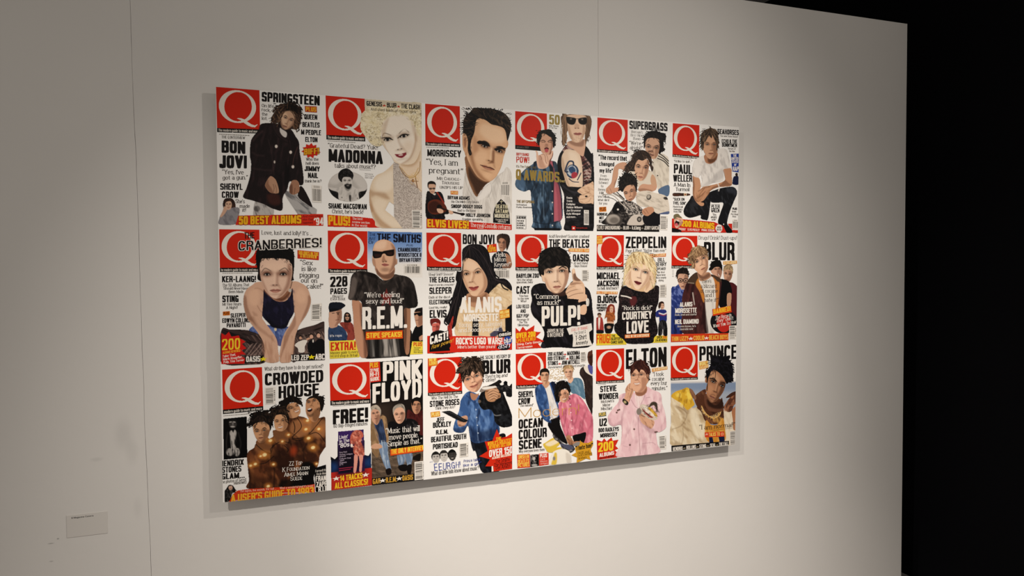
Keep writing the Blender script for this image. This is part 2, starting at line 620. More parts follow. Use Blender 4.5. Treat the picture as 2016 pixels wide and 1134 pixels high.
def Q(x0, y0, x1, y1, x2, y2, x3, y3, strip=None, tag_='The modern guide to music and more', sq='d4260f', tcol='f2eee6'):
    """Red masthead square (tl, tr, br, bl in crop pixels) with its white letter, and the strapline under it."""
    B('masthead_square')
    quad(sq, f'{x0},{y0} {x1},{y1} {x2},{y2} {x3},{y3}')
    B('masthead_letter')
    n = 110
    xs = np.linspace(-.02, 1.02, 320)
    ys = np.linspace(0, 1, n)
    X, Y = np.meshgrid(xs, ys)
    Yt = Y
    out = ((X - .485) / .43) ** 2 + ((Yt - .455) / .405) ** 2 <= 1
    a = math.radians(-14)
    xi, yi = X - .50, Yt - .455
    xr, yr = xi * math.cos(a) - yi * math.sin(a), xi * math.sin(a) + yi * math.cos(a)
    inn = (xr / .315) ** 2 + (yr / .365) ** 2 <= 1
    ring = out & ~inn
    # tail: a swash from inside the bowl, under it, out to the lower right
    cx = np.array([.47, .55, .64, .72, .80, .88, .945])
    top = np.array([.745, .735, .765, .825, .88, .905, .87])
    bot = np.array([.752, .785, .86, .915, .945, .955, .885])
    tail = (Yt >= np.interp(X, cx, top)) & (Yt <= np.interp(X, cx, bot)) & (X > .47) & (X < .945)
    m = ring | tail

    def fn(x, y):
        a_, b_ = (1 - x) * (1 - y), x * (1 - y)
        c_, d_ = x * y, (1 - x) * y
        return a_ * x0 + b_ * x1 + c_ * x2 + d_ * x3, a_ * y0 + b_ * y1 + c_ * y2 + d_ * y3
    rects(tcol, runs(m, xs, ys), fn)
    if strip:
        B('strapline')
        hgt = strip
        quad('0d0b0b', f'{x3},{y3} {x2},{y2} {x2 + 1},{y2 + hgt} {x3 + 1},{y3 + hgt}')
        if tag_:
            w = x2 - x3
            k = (y2 - y3) / w
            T(tag_, x3 + .03 * w, y3 + .03 * w * k + hgt * .8, x2 - .03 * w, y2 - .03 * w * k + hgt * .8, hgt * .62, 'e6e0d8', 'n')


def issue_line(x0, y0, x1, y1, h=5, seed=3):
    """The hair-fine, unreadable line of print under a strapline."""
    B('issue_line')
    r = random.Random(seed)
    t = 0.0
    while t < .97:
        u = min(1, t + r.uniform(.03, .09))
        a, b = x0 + (x1 - x0) * t, x0 + (x1 - x0) * u
        c, d = y0 + (y1 - y0) * t, y0 + (y1 - y0) * u
        quad('8c867f', f'{a},{c - h} {b},{d - h} {b},{d} {a},{c}')
        t = u + .012


def bars(x0, y0, x1, y1, x2, y2, x3, y3, horiz=False, seed=1, bgc='f0ece6'):
    """Barcode: white patch with irregular dark bars (plain pattern, no code)."""
    B('barcode')
    quad(bgc, f'{x0},{y0} {x1},{y1} {x2},{y2} {x3},{y3}')
    r = random.Random(seed)
    R = []
    t = .06
    while t < .94:
        w = r.choice((.018, .03, .045))
        R.append((.08, .78, t, t + w))
        t += w + r.choice((.018, .03, .04))
    t = .2
    while t < .8:
        w = r.choice((.03, .05))
        R.append((.84, .97, t, t + w))
        t += w + .05

    def fn(a, b):
        if not horiz:
            a, b = b, 1 - a
            b = 1 - b if False else b
        p = (1 - a) * (1 - b), a * (1 - b), a * b, (1 - a) * b
        return p[0] * x0 + p[1] * x1 + p[2] * x2 + p[3] * x3, p[0] * y0 + p[1] * y1 + p[2] * y2 + p[3] * y3
    rects('45413d', R, fn)


def burst(col, cx, cy, rx, ry, n=12, inner=.68, ph=0.0, seed=0):
    r = random.Random(seed)
    P = []
    for k in range(2 * n):
        a = ph + math.pi * k / n
        q = (1 if k % 2 == 0 else inner) * (1 + (.12 if inner < .93 else 0) * (r.random() - .5))
        P.append(f'{cx + rx * q * math.cos(a):.1f},{cy + ry * q * math.sin(a):.1f}')
    poly(col, ' '.join(P))


# ------------------------------------------------------------------ printed photographs: painted on a fine grid of ink cells
def P_(s):
    return np.array([float(q) for q in s.replace(',', ' ').split()]).reshape(-1, 2)


def smooth(p, closed=True, k=6):
    n = len(p)
    if n < 3:
        t = np.linspace(0, 1, k * 2)[:, None]
        return p[0] + (p[-1] - p[0]) * t
    out = []
    rng = range(n if closed else n - 1)
    t = np.linspace(0, 1, k, endpoint=False)[:, None]
    for i in rng:
        if closed:
            a, b, c, d = p[i - 1], p[i], p[(i + 1) % n], p[(i + 2) % n]
        else:
            a, b, c, d = p[max(i - 1, 0)], p[i], p[i + 1], p[min(i + 2, n - 1)]
        out.append(.5 * (2 * b + (c - a) * t + (2 * a - 5 * b + 4 * c - d) * t ** 2 + (3 * b - a - 3 * c + d) * t ** 3))
    if not closed:
        out.append(p[-1:])
    return np.concatenate(out)


def hash2(ix, iy, seed):
    v = np.sin(ix * 127.1 + iy * 311.7 + seed * 74.7) * 43758.5453
    return v - np.floor(v)


def vnoise(x, y, seed=0):
    ix, iy = np.floor(x), np.floor(y)
    fx, fy = x - ix, y - iy
    fx, fy = fx * fx * (3 - 2 * fx), fy * fy * (3 - 2 * fy)
    a, b = hash2(ix, iy, seed), hash2(ix + 1, iy, seed)
    c, d = hash2(ix, iy + 1, seed), hash2(ix + 1, iy + 1, seed)
    return (a * (1 - fx) + b * fx) * (1 - fy) + (c * (1 - fx) + d * fx) * fy


class Fig:
    def __init__(self, name, label=None, step=2.5):
        B(name, label)
        self.g, self.wait = step, []
        self.nx, self.ny = int(cv.ow / step) + 1, int(cv.oh / step) + 1
        self.col = np.zeros((self.ny, self.nx, 3))
        self.mask = np.zeros((self.ny, self.nx), bool)

    def win(self, x0, y0, x1, y1, pad):
        g = self.g
        i0, i1 = max(0, int((x0 - pad) / g)), min(self.nx, int((x1 + pad) / g) + 2)
        j0, j1 = max(0, int((y0 - pad) / g)), min(self.ny, int((y1 + pad) / g) + 2)
        if i0 >= i1 or j0 >= j1:
            return None
        X, Y = np.meshgrid((np.arange(i0, i1)) * g, (np.arange(j0, j1)) * g)
        return (slice(j0, j1), slice(i0, i1)), X, Y

    def mix(self, sl, a, col):
        c = self.col[sl]
        self.col[sl] = c + (col - c) * a[..., None]

    def area(self, pts, f, closed=True):
        s = pts.strip()
        straight = s.startswith('!')
        p = P_(s.lstrip('!'))
        q = p if straight else smooth(p)
        w = self.win(q[:, 0].min(), q[:, 1].min(), q[:, 0].max(), q[:, 1].max(), f + 3)
        if w is None:
            return None
        sl, X, Y = w
        ins = np.zeros(X.shape, bool)
        D = np.full(X.shape, 1e9)
        for (x0, y0), (x1, y1) in zip(q, np.roll(q, -1, 0)):
            dx, dy = x1 - x0, y1 - y0
            L = dx * dx + dy * dy
            if L == 0:
                continue
            t = np.clip(((X - x0) * dx + (Y - y0) * dy) / L, 0, 1)
            D = np.minimum(D, (X - x0 - t * dx) ** 2 + (Y - y0 - t * dy) ** 2)
            if y0 != y1:
                ins ^= ((y0 > Y) != (y1 > Y)) & (X < dx * (Y - y0) / dy + x0)
        d = np.sqrt(D) * np.where(ins, 1, -1)
        f = max(f, self.g * .8)
        a = np.clip(.5 + d / (2 * f), 0, 1)
        a = a * a * (3 - 2 * a)
        return sl, X, Y, a, ins

    def m(self, col, pts, f=0):
        """Outline: paints and adds to the printed figure's silhouette."""
        r = self.area(pts, f)
        if r:
            self.mask[r[0]] |= r[4]
            self.mix(r[0], np.where(r[4], 1, r[3]), lin(col))
        return self

    def cut(self, pts):
        r = self.area(pts, 0)
        if r:
            self.mask[r[0]] &= ~r[4]
        return self

    def p(self, col, pts, f=4, a=1.0):
        r = self.area(pts, f)
        if r:
            self.mix(r[0], r[3] * a, lin(col))
        return self

    def n(self, col, pts, ang=90, across=.12, along=.015, f=4, a=1.0, lo=.45, hi=.75, seed=1):
        """Strands or folds of a second colour: noise stretched along an angle (degrees)."""
        r = self.area(pts, f)
        if r:
            sl, X, Y, al, ins = r
            t = math.radians(ang)
            u, v = X * math.cos(t) + Y * math.sin(t), -X * math.sin(t) + Y * math.cos(t)
            k = vnoise(u * along, v * across, seed) * .65 + vnoise(u * along * 2.3, v * across * 2.1, seed + 5) * .35
            k = np.clip((k - lo) / (hi - lo), 0, 1)
            self.mix(sl, al * k * a, lin(col))
        return self

    def e(self, col, cx, cy, rx, ry, rot=0, f=3, a=1.0, m=0):
        R = max(rx, ry)
        w = self.win(cx - R, cy - R, cx + R, cy + R, f + 3)
        if w is None:
            return self
        sl, X, Y = w
        t = math.radians(rot)
        u, v = (X - cx) * math.cos(t) + (Y - cy) * math.sin(t), -(X - cx) * math.sin(t) + (Y - cy) * math.cos(t)
        d = np.sqrt((u / rx) ** 2 + (v / ry) ** 2)
        k = (1 - d) * min(rx, ry)
        f = max(f, self.g * .7)
        al = np.clip(.5 + k / (2 * f), 0, 1)
        al = al * al * (3 - 2 * al)
        if m:
            self.mask[sl] |= d <= 1
            al = np.where(d <= 1, 1, al)
        self.mix(sl, al * a, lin(col))
        return self

    def l(self, col, pts, w=4, f=2, a=1.0, m=0, taper=0):
        q = smooth(P_(pts), False)
        W = self.win(q[:, 0].min(), q[:, 1].min(), q[:, 0].max(), q[:, 1].max(), w + f + 3)
        if W is None:
            return self
        sl, X, Y = W
        D = np.full(X.shape, 1e9)
        n = len(q) - 1
        for i in range(n):
            (x0, y0), (x1, y1) = q[i], q[i + 1]
            dx, dy = x1 - x0, y1 - y0
            L = dx * dx + dy * dy
            if L == 0:
                continue
            t = np.clip(((X - x0) * dx + (Y - y0) * dy) / L, 0, 1)
            hw = w / 2
            if taper:
                s = (i + t) / n
                hw = w / 2 * np.clip(1 - np.abs(2 * s - 1) ** 2 * taper, .05, 1)
            D = np.minimum(D, np.hypot(X - x0 - t * dx, Y - y0 - t * dy) - hw)
        f = max(f, self.g * .7)
        al = np.clip(.5 - D / (2 * f), 0, 1)
        if m:
            self.mask[sl] |= D <= self.g * .6
        self.mix(sl, al * a, lin(col))
        return self

    def hairs(self, pts, crown, cols, n=60, L=45, w=3, curl=.25, seed=1, a=.85, edge=.35, keep=None):
        """Single hairs and locks running away from the crown, some of them past the outline."""
        if keep is None:            # wait for the face, whose oval stays clear of hair
            self.wait.append((pts, crown, cols, n, L, w, curl, seed, a, edge))
            return self
        kc, kx, ky, ka = keep
        kc = np.array(kc, float)
        ca, sa = math.cos(ka), math.sin(ka)
        r = random.Random(seed)
        q = smooth(P_(pts))
        x0, y0, x1, y1 = q[:, 0].min(), q[:, 1].min(), q[:, 0].max(), q[:, 1].max()
        k = t = 0
        while k < n and t < n * 20:
            t += 1
            if r.random() < edge:
                x, y = q[r.randrange(len(q))]
            else:
                x, y = r.uniform(x0, x1), r.uniform(y0, y1)
            c = False
            for (ax, ay), (bx, by) in zip(q, np.roll(q, -1, 0)):
                if (ay > y) != (by > y) and x < (bx - ax) * (y - ay) / (by - ay) + ax:
                    c = not c
            on = not c
            dx, dy = x - crown[0], y - crown[1] + 12
            d = math.hypot(dx, dy) or 1
            l_ = L * r.uniform(.5, 1.1) * (.45 if on else 1)
            dx, dy = dx / d * l_, dy / d * l_
            b = r.uniform(-curl, curl)
            g = np.array([[x - dx * .6, y - dy * .6], [x, y], [x + dx * .25, y + dy * .25], [x + dx * .5, y + dy * .5]]) - kc
            if (((g[:, 0] * ca + g[:, 1] * sa) / kx) ** 2 + ((g[:, 1] * ca - g[:, 0] * sa) / ky) ** 2).min() < 1:
                continue
            k += 1
            self.l(r.choice(cols), f'{x - dx * .6:.1f},{y - dy * .6:.1f} {x - dy * b:.1f},{y + dx * b:.1f} {x + dx * .5:.1f},{y + dy * .5:.1f}', w * r.uniform(.7, 1.3), 1.5, a, 1)
        return self

    def curls(self, pts, cols, n=60, R=18, w=4, seed=1, a=.7):
        """Loose round curls scattered over an area."""
        r = random.Random(seed)
        q = smooth(P_(pts))
        x0, y0, x1, y1 = q[:, 0].min(), q[:, 1].min(), q[:, 0].max(), q[:, 1].max()
        k = 0
        while k < n:
            x, y = r.uniform(x0, x1), r.uniform(y0, y1)
            c = False
            for (ax, ay), (bx, by) in zip(q, np.roll(q, -1, 0)):
                if (ay > y) != (by > y) and x < (bx - ax) * (y - ay) / (by - ay) + ax:
                    c = not c
            if not c:
                continue
            k += 1
            s, e_, g = r.uniform(0, 6.3), r.choice((-1, 1)) * r.uniform(2, 4.2), R * r.uniform(.5, 1.2)
            self.l(r.choice(cols), ' '.join(f'{x + g * math.cos(s + e_ * u):.1f},{y + g * .8 * math.sin(s + e_ * u):.1f}' for u in (0, .33, .66, 1)), w, 2, a)
        return self

    def face(self, el, er, nose, mouth, mw, skin='d8a888', sh='8a5a44', lip='a8544a', brow='2a1a14', iris='2c2018',
             bw=.09, side=1, opn=0.0, smile=0.0, eye=1.0, lid='1a100c', sock=.55, arch=.1, teeth=0, hl=None):
        el, er, nose, mouth = map(np.array, (el, er, nose, mouth))
        d = float(np.hypot(*(er - el)))
        ex = (er - el) / d
        ey = np.array([-ex[1], ex[0]])
        rot = math.degrees(math.atan2(ex[1], ex[0]))

        def at(c, a, b):
            q = c + ex * a * d + ey * b * d
            return f'{q[0]:.1f},{q[1]:.1f}'

        def pp(c, *ab):
            return ' '.join(at(c, a, b) for a, b in ab)
        mid = (el + er) / 2
        fm = float(np.hypot(*(mouth - mid)))
        for h in self.wait:
            self.hairs(*h, keep=(mid + (mouth - mid) * .2, .98 * d, 1.12 * fm, math.radians(rot)))
        self.wait = []
        for c, s in ((el, -1), (er, 1)):
            q = c + ey * -.06 * d
            self.e(sh, q[0], q[1], .34 * d, .19 * d, rot, .16 * d, min(1, sock * 1.25))
            q = c + ey * -.03 * d
            self.e('3c2018', q[0], q[1], .25 * d, .11 * d, rot, .1 * d, .35 * min(1, sock * 1.6))
        self.l(sh, pp(mid, (.14 * side, -.05), (.13 * side, .25)) + ' ' + at(nose, .13 * side, -.1), .11 * d, .1 * d, .65)
        hi = hl or skin
        self.l(hi, pp(mid, (-.02 * side, 0)) + ' ' + at(nose, -.03 * side, -.1), .08 * d, .06 * d, .6)
        q = nose + ey * .05 * d
        self.e(sh, q[0], q[1], .23 * d, .07 * d, rot, .06 * d, .6)
        for s in (-1, 1):
            q = nose + ex * s * .11 * d + ey * .02 * d
            self.e('1c0e0a', q[0], q[1], .05 * d, .028 * d, rot, .02 * d, .75)
        self.p(sh, pp(nose, (.2 * side, -.1), (.3 * side, .05), (.45 * side, .35), (.3 * side, .3), (.18 * side, .08)), .08 * d, .35)
        for c, s in ((el, -1), (er, 1)):
            self.e('d8cec4', c[0], c[1], .16 * d * eye, .066 * d * eye, rot, .03 * d, .75)
            self.e(iris, c[0], c[1], .085 * d * eye, .08 * d * eye, rot, .02 * d)
            self.e('080504', c[0], c[1], .055 * d, .055 * d, rot, .03 * d, .9)
            self.l(lid, pp(c, (-.2 * eye, .02), (-.1 * eye, -.07 * eye), (.1 * eye, -.07 * eye), (.2 * eye, .02)), .055 * d * eye, .02 * d)
            self.l(lid, pp(c, (-.17 * eye, .03), (0, .085 * eye), (.17 * eye, .03)), .02 * d, .02 * d, .55)
            self.l(brow, pp(c, (-.26 * s, -.2), (-.05 * s, -.25 - arch * .6), (.15 * s, -.24 - arch), (.34 * s, -.15)), bw * d, .03 * d, .95, taper=.7)
        m = mw / d / 2
        sm = -.12 * smile
        if opn:
            q = mouth + ey * opn * .5 * d
            self.e(lip, q[0], q[1], m * d, (opn * .5 + .07) * d, rot, .03 * d)
            self.e('2a0a08', q[0], q[1], m * .82 * d, opn * .5 * d, rot, .03 * d)
            if teeth:
                q = mouth + ey * (opn * .18) * d
                self.e('ece4da', q[0], q[1], m * .66 * d, opn * .2 * d, rot, .02 * d)
        else:
            self.p(lip, pp(mouth, (-m, sm), (-m * .35, -.09 + sm * .3), (0, -.06), (m * .35, -.09 + sm * .3), (m, sm), (m * .4, .13), (-m * .4, .13)), .035 * d, .9)
            if teeth:
                self.p('f0e8de', pp(mouth, (-m * .8, sm * .8), (0, -.03), (m * .8, sm * .8), (m * .45, .075), (-m * .45, .075)), .02 * d, .95)
            else:
                self.l('3c1410', pp(mouth, (-m, sm), (-m * .3, -.005), (0, .015), (m * .3, -.005), (m, sm)), .03 * d, .025 * d, .8)
            if not teeth:
                self.l(hi, pp(mouth, (-m * .3, .075), (m * .3, .075)), .04 * d, .04 * d, .3)
        q = mouth + ey * (.24 + opn) * d
        self.e(sh, q[0], q[1], .28 * d, .06 * d, rot, .07 * d, .4)
        return self

    def done(self):
        g = self.g
        z = nextz()
        mk = self.mask
        cell = mk[:-1, :-1] & mk[1:, 1:] & mk[1:, :-1] & mk[:-1, 1:]
        jj, ii = np.nonzero(cell)
        if not len(jj):
            return
        idx = -np.ones(mk.shape, int)
        use = np.zeros(mk.shape, bool)
        for a, b in ((0, 0), (1, 0), (0, 1), (1, 1)):
            use[jj + a, ii + b] = True
        vj, vi = np.nonzero(use)
        idx[vj, vi] = np.arange(len(vj))
        U, V = to_uv(vi * g, vj * g)
        f = np.stack([idx[jj, ii], idx[jj + 1, ii], idx[jj + 1, ii + 1], idx[jj, ii + 1]], 1)
        c = np.clip(self.col[vj, vi] / INKW, 0, 1) ** (1 / 2.2)
        y = c @ np.array([.3, .59, .11])
        s = y * y * (3 - 2 * y)
        k = (y + (s - y) * .55) / np.maximum(y, .02)
        y = (y * k)[:, None]
        c = y + (c * k[:, None] - y) * .92 + .03 * (hash2(vi, vj, 3.0) - .5)[:, None]     # print contrast and grain
        cv.b.add(U, V, f, np.clip(c, 0, 1) ** 2.2 * INKW, z)


# ------------------------------------------------------------------ the printed board on the wall
BOARD = link('printed_board', None)
BOARD.location = (0, 0, 0)
tag(BOARD, 'large white printed board of eighteen music magazine covers mounted on the pale wall', 'wall panel')
box('board_sheet', 0, PAN_W, 0.0, 0.006, -PAN_H, 0, BOARD_M, BOARD)
for z_ in (-0.22, -PAN_H + 0.22):
    box('mounting_batten', 0.25, PAN_W - 0.25, 0.006, WY, z_ - 0.03, z_ + 0.03, ALU_M, BOARD)

# ------------------------------------------------------------------ caption card low on the wall
CARD = link('caption_card', None)
CARD.location = (-0.389, WY, -1.354)
tag(CARD, 'small grey caption card with one line of black print low on the wall', 'sign')
box('card', -0.055, 0.055, -0.0015, 0.0, -0.0345, 0.0345, CARD_M, CARD, 0.0004)
cv.plane, cv.off, cv.obj = WY - 0.0015, tuple(CARD.location), CARD
cv.u0, cv.u1, cv.v0, cv.v1, cv.z = -.46, -.32, 1.2, 1.5, 0.0
cv.r, cv.s = (100, 980, 260, 1070), 160 / 2016
B('caption_text')
T('Q Magazine Covers', 510, 522, 1058, 462, 40, '14100f', 'd')
cv.b.close()
cv.b, cv.plane, cv.off = None, 0.0, (0.0, 0.0, 0.0)


# ------------------------------------------------------------------ the eighteen covers
# top row
cover(0, 0, (420, 165, 645, 460), 865, 'cover of a long-haired person in a dark leather coat and pale jeans')
Q(20, 22, 349, 45, 354, 345, 28, 334, 32)
issue_line(44, 384, 280, 394)
B('headline')
T('SPRINGSTEEN', 366, 134, 805, 166, 74, font='h')
B('cover_line')
T('On life,', 366, 176, 466, 182, 24, '4a4440', 's')
T('rock,', 366, 206, 432, 213, 24, '4a4440', 's')
T('the', 367, 240, 410, 242, 24, '4a4440', 's')
T('lot.', 367, 272, 410, 275, 24, '4a4440', 's')
T('THE Q INTERVIEW', 62, 412, 240, 420, 20, '5a544e', 's')
B('headline')
T('BON', 62, 520, 242, 530, 92, font='h')
T('JOVI', 45, 638, 254, 640, 98, font='h')
B('cover_line')
T('“Yes, I’ve'.replace('’', "'"), 66, 682, 230, 686, 33, '4a4440', 's')
T('got a gun.”', 70, 725, 262, 722, 30, '4a4440', 's')
B('headline')
T('SHERYL', 52, 802, 222, 804, 48, font='b')
T('CROW', 64, 863, 192, 864, 48, font='b')
B('cover_line')
T("She's", 168, 902, 238, 904, 28, '4a4440', 's')
T('made', 200, 938, 276, 938, 26, '4a4440', 's')
T('it!', 220, 968, 246, 968, 26, '4a4440', 's')
B('cover_line')
T('QUEEN', 688, 268, 786, 273, 38)
T('BEATLES', 674, 327, 804, 332, 38)
T('M PEOPLE', 664, 384, 815, 390, 38)
T('ELTON', 696, 440, 788, 443, 38)
T('JIMMY', 690, 660, 806, 664, 38)
T('NAIL', 716, 712, 792, 714, 40)
T('Who the', 702, 582, 796, 582, 22, '4a4440', 's')
T('hell does', 700, 612, 798, 612, 22, '4a4440', 's')
T('think he is?', 692, 746, 818, 746, 21, '4a4440', 's')
B('flash')
quad('b83414', '692,168 782,172 784,218 695,212')
T('PLUS', 700, 207, 778, 212, 33, 'f0b428')
B('burst')
burst('d42410', 738, 507, 72, 56, 11, .72, .2, 2)
T('BIFF!', 686, 538, 800, 530, 46, 'eda820', 'h', gcol='5a1008', grow=.05)
F = Fig('portrait', 'standing person in a dark leather coat')
# jeans
F.m('b4b0ae', '!318,870 440,900 460,960 455,995 300,1000 305,930')
F.n('6a6464', '!318,870 440,900 460,960 455,995 300,1000', 70, .06, .02, 4, .8)
F.e('55504e', 330, 945, 24, 22, 0, 6, .7)
F.m('aaa8a8', '!525,800 600,820 660,845 740,920 785,950 780,985 640,990 600,930 560,870')
F.n('66666a', '!525,800 600,820 660,845 740,920 785,950 780,985 640,990 600,930', 40, .06, .015, 4, .8)
F.l('4c4648', '600,825 650,880 720,930', 5, 3, .6)
F.m('2a1c1c', '655,775 690,800 750,928 700,905 640,850')
# coat
coat = '358,305 420,296 480,300 540,320 590,345 625,400 648,440 655,520 676,640 682,755 640,765 580,740 560,800 540,830 525,870 520,957 450,945 380,910 300,885 225,858 250,790 278,690 285,600 275,540 282,440 300,400 340,350'
F.m('2b1e20', coat)
F.n('4a3236', coat, 100, .05, .012, 6, .55, .5, .8, 3)
F.p('1c1214', '440,690 470,660 520,700 525,860 500,940 430,930 410,880', 12, .6)
F.p('5a2c24', '410,840 470,830 500,850 510,900 470,920 420,900', 16, .8)
F.p('160e10', '560,760 580,720 575,640 545,600 535,760', 12, .8)
F.l('54403f', '415,420 440,520 460,690', 5, 4, .5)
F.l('593c40', '300,430 330,395 370,360', 12, 8, .6)
F.l('543a3c', '295,520 330,540 380,545', 9, 8, .5)
F.l('543a3c', '300,640 360,650 430,655', 9, 8, .5)
F.l('0e090a', '440,690 400,700 395,735 430,750', 5, 3, .8)
F.l('0e090a', '500,360 570,440 575,560 560,740', 5, 3, .8)
F.p('3c2b2d', '445,310 500,330 540,400 570,440 540,440 480,400 450,350', 4, .9)
F.l('100a0b', '445,315 455,350 490,400 560,445 570,420', 4, 3, .9)
F.p('2a1d1f', '560,345 600,380 610,440 580,430 565,390', 4)
for bx, by in ((476, 474), (585, 518), (602, 628)):
    F.e('ded4cc', bx, by, 10, 12, 0, 3)
F.e('c8beb6', 463, 592, 6, 10, 0, 3)
F.l('6d4a44', '636,480 610,560 600,620', 4, 3, .8)
# shirt and neck
F.p('cfcac6', '505,335 520,345 555,370 550,405 525,395 505,365', 3)
# hands
F.m('b58a6e', '432,700 462,715 480,745 494,795 494,824 470,830 430,822 408,800 392,770 405,735')
F.p('8a5a42', '392,770 408,800 430,822 452,826 440,790 420,760 415,725', 6, .7)
F.l('5a3424', '452,826 460,790 452,760', 3, 2, .8)
F.l('5a3424', '476,828 478,795 468,765', 3, 2, .7)
F.m('a8775c', '595,735 630,730 650,760 650,810 632,832 600,838 576,820 575,780')
F.p('6a4030', '575,780 576,820 596,836 600,800 595,760', 6, .7)
F.l('4a2c20', '612,834 618,790', 3, 2, .8)
# head
F.m('4a342a', '440,255 468,205 510,158 560,145 620,150 660,185 668,240 658,300 636,346 600,344 560,340 515,318 490,300 450,296 455,275')
F.n('9a7658', '440,255 468,205 510,158 520,200 500,300 450,296', 60, .12, .02, 6, .8)
F.n('241812', '510,158 560,145 620,150 660,185 668,240 620,220 560,190 520,180', 30, .12, .02, 6, .8)
F.n('8a6248', '620,250 660,230 655,300 630,345 595,340', 75, .12, .02, 6, .9)
F.p('c39a7c', '512,235 540,205 580,200 612,225 616,270 600,310 572,338 545,346 520,330 510,290 505,262', 5)
F.p('7c523e', '580,330 610,290 616,250 596,300 560,345', 10, .8)
F.p('6f4635', '508,250 505,290 520,330 538,344 524,300 518,260', 8, .6)
F.p('1c120e', '530,215 570,165 620,170 640,210 620,235 600,212 560,205', 8, .9)
F.p('e0bc9c', '515,240 540,215 560,240 550,300 530,310 515,280', 10, .6)
F.n('1c120e', '470,200 510,150 620,145 668,200 668,250 630,250 600,215 560,205 530,225 505,300 480,300', 110, .1, .02, 5, .9, .42, .6, 12)
for a in ('520,160 500,190 470,200', '600,150 640,150 672,200', '470,230 445,250 440,280', '640,330 650,350 630,360', '500,170 480,175 455,215', '560,150 580,135 610,148'):
    F.l('2a1c15', a, 7, 3, 1, 1)
F.hairs('440,255 468,205 510,158 560,145 620,150 660,185 668,240 650,300 625,340 618,260 590,215 540,215 505,250 500,300 460,290', (570, 170), ('1c120e', '2e1f18', '7a5840', '54392a'), 90, 60, 4)
F.face((545, 258), (588, 276), (550, 300), (543, 322), 36, 'd0a888', '8a5c46', lip='8e5248', side=1, bw=.12)
F.done()
F = Fig('inset_portrait', 'small inset of a curly-haired person in a grey jumper')
F.m('3c2820', '78,880 100,864 140,866 162,890 170,930 165,950 140,955 90,950 72,925')
F.n('6a4432', '78,880 100,864 140,866 162,890 170,930 165,950 140,955', 80, .12, .03, 4, .8)
F.m('8e8c92', '60,985 95,950 140,940 190,935 200,960 188,1010 168,1062 46,1064 44,1020')
F.n('6c6a72', '60,985 95,950 140,940 190,935 200,960 188,1010 168,1062 46,1064', 60, .05, .02, 6, .7)
F.m('caa086', '52,1000 70,960 82,930 100,935 102,955 85,985 60,1010')
F.p('d2aa8e', '92,905 110,890 132,892 140,915 132,945 112,955 95,940', 3)
F.face((104, 912), (126, 912), (114, 924), (114, 937), 20, 'd2aa8e', '9a6a52', side=1, smile=1)
F.done()
B('banner')
poly('d42c14', '188,998 832,985 832,1074 168,1068')
T('50 BEST ALBUMS', 192, 1066, 666, 1058, 64, 'f2b418', 'h', grow=.06, gcol='a01c0c')
T('And everything', 676, 1012, 826, 1010, 18, '5a100c', 's')
T('else that', 676, 1036, 756, 1034, 18, '5a100c', 's')
T('happened', 676, 1060, 752, 1058, 18, '5a100c', 's')
T("'94", 764, 1070, 832, 1068, 56, 'f0ebe4', 'b')
bars(745, 765, 818, 772, 818, 900, 748, 895, False, 11)


cover(1, 0, (632, 180, 842, 460), 850, 'cover of a pale curly blonde person with dark red lips in a silver halter dress')
Q(36, 32, 349, 58, 352, 362, 42, 346, 37)
issue_line(52, 396, 280, 410)
B('cover_line')
T('“Grateful Dead? Yuk!!”', 54, 445, 470, 464, 34, '4a4440', 's')
B('headline')
T('MADONNA', 60, 560, 492, 580, 102, font='h')
B('cover_line')
T('talks about', 108, 606, 296, 612, 33, '4a4440', 's')
T('music', 304, 612, 400, 616, 33, '4a4440', 'i')
T('!?', 404, 616, 436, 618, 33, '4a4440', 's')
quad('4a4440', '306,622 396,626 396,628 306,624')
T('Interview by', 350, 660, 414, 664, 9, '6a645e', 'r')
T('and a friend', 350, 676, 420, 680, 9, '6a645e', 'r')
T('pages inside', 350, 690, 410, 694, 9, '6a645e', 'r')
F = Fig('inset_portrait', 'oval inset of a bare-chested person with dark curly hair')
F.e('b4b0ac', 213, 757, 157, 122, 5, 3, 1, 1)
F.p('d4d0cc', '60,720 110,660 180,640 280,650 350,700 365,760 320,780 250,700 190,690 120,740', 16, .6)
F.p('1c1a1a', '62,770 100,790 135,800 140,850 150,870 100,840 68,800', 5)
F.p('1c1a1a', '300,805 340,790 366,770 352,820 310,860 290,868', 5)
F.p('c8c4c0', '62,765 130,770 180,745 235,745 290,775 366,765 350,790 300,805 300,870 230,880 160,876 140,850 135,805 80,785', 4)
F.n('8a8682', '130,770 290,775 300,870 150,870', 100, .06, .03, 6, .5)
F.p('4a4644', '222,830 240,830 236,875 226,870', 5)
F.e('5a5654', 166, 845, 5, 4, 0, 3)
F.e('5a5654', 290, 852, 5, 4, 0, 3)
F.p('6a6664', '185,745 215,780 238,750 240,770 215,795 190,775', 8, .8)
F.curls('138,690 140,650 165,622 205,612 240,630 258,665 240,690 160,690', ('3a3636',), 10, 9, 3)
F.m('1a1818', '138,690 140,650 165,622 205,612 240,630 258,665 250,700 232,720 200,690 175,715 160,720')
F.n('4a4646', '138,690 140,650 165,622 205,612 240,630 258,665 250,700 232,720 175,715', 60, .1, .08, 3, .6)
F.p('cac6c2', '168,705 180,685 210,682 238,690 248,720 244,750 225,776 205,776 185,755 172,730', 3)
F.p('2a2828', '185,745 205,735 225,738 242,738 242,758 226,778 208,778 192,764', 4)
F.face((190, 712), (226, 712), (210, 730), (214, 748), 26, 'cac6c2', '7a7674', lip='8a8684', hl='dcd8d4', iris='2a2828')
F.done()
B('headline')
T('SHANE MACGOWAN', 60, 932, 364, 940, 42)
B('cover_line')
T("Christ, he's back!", 88, 970, 336, 976, 30, '4a4440', 's')
B('banner')
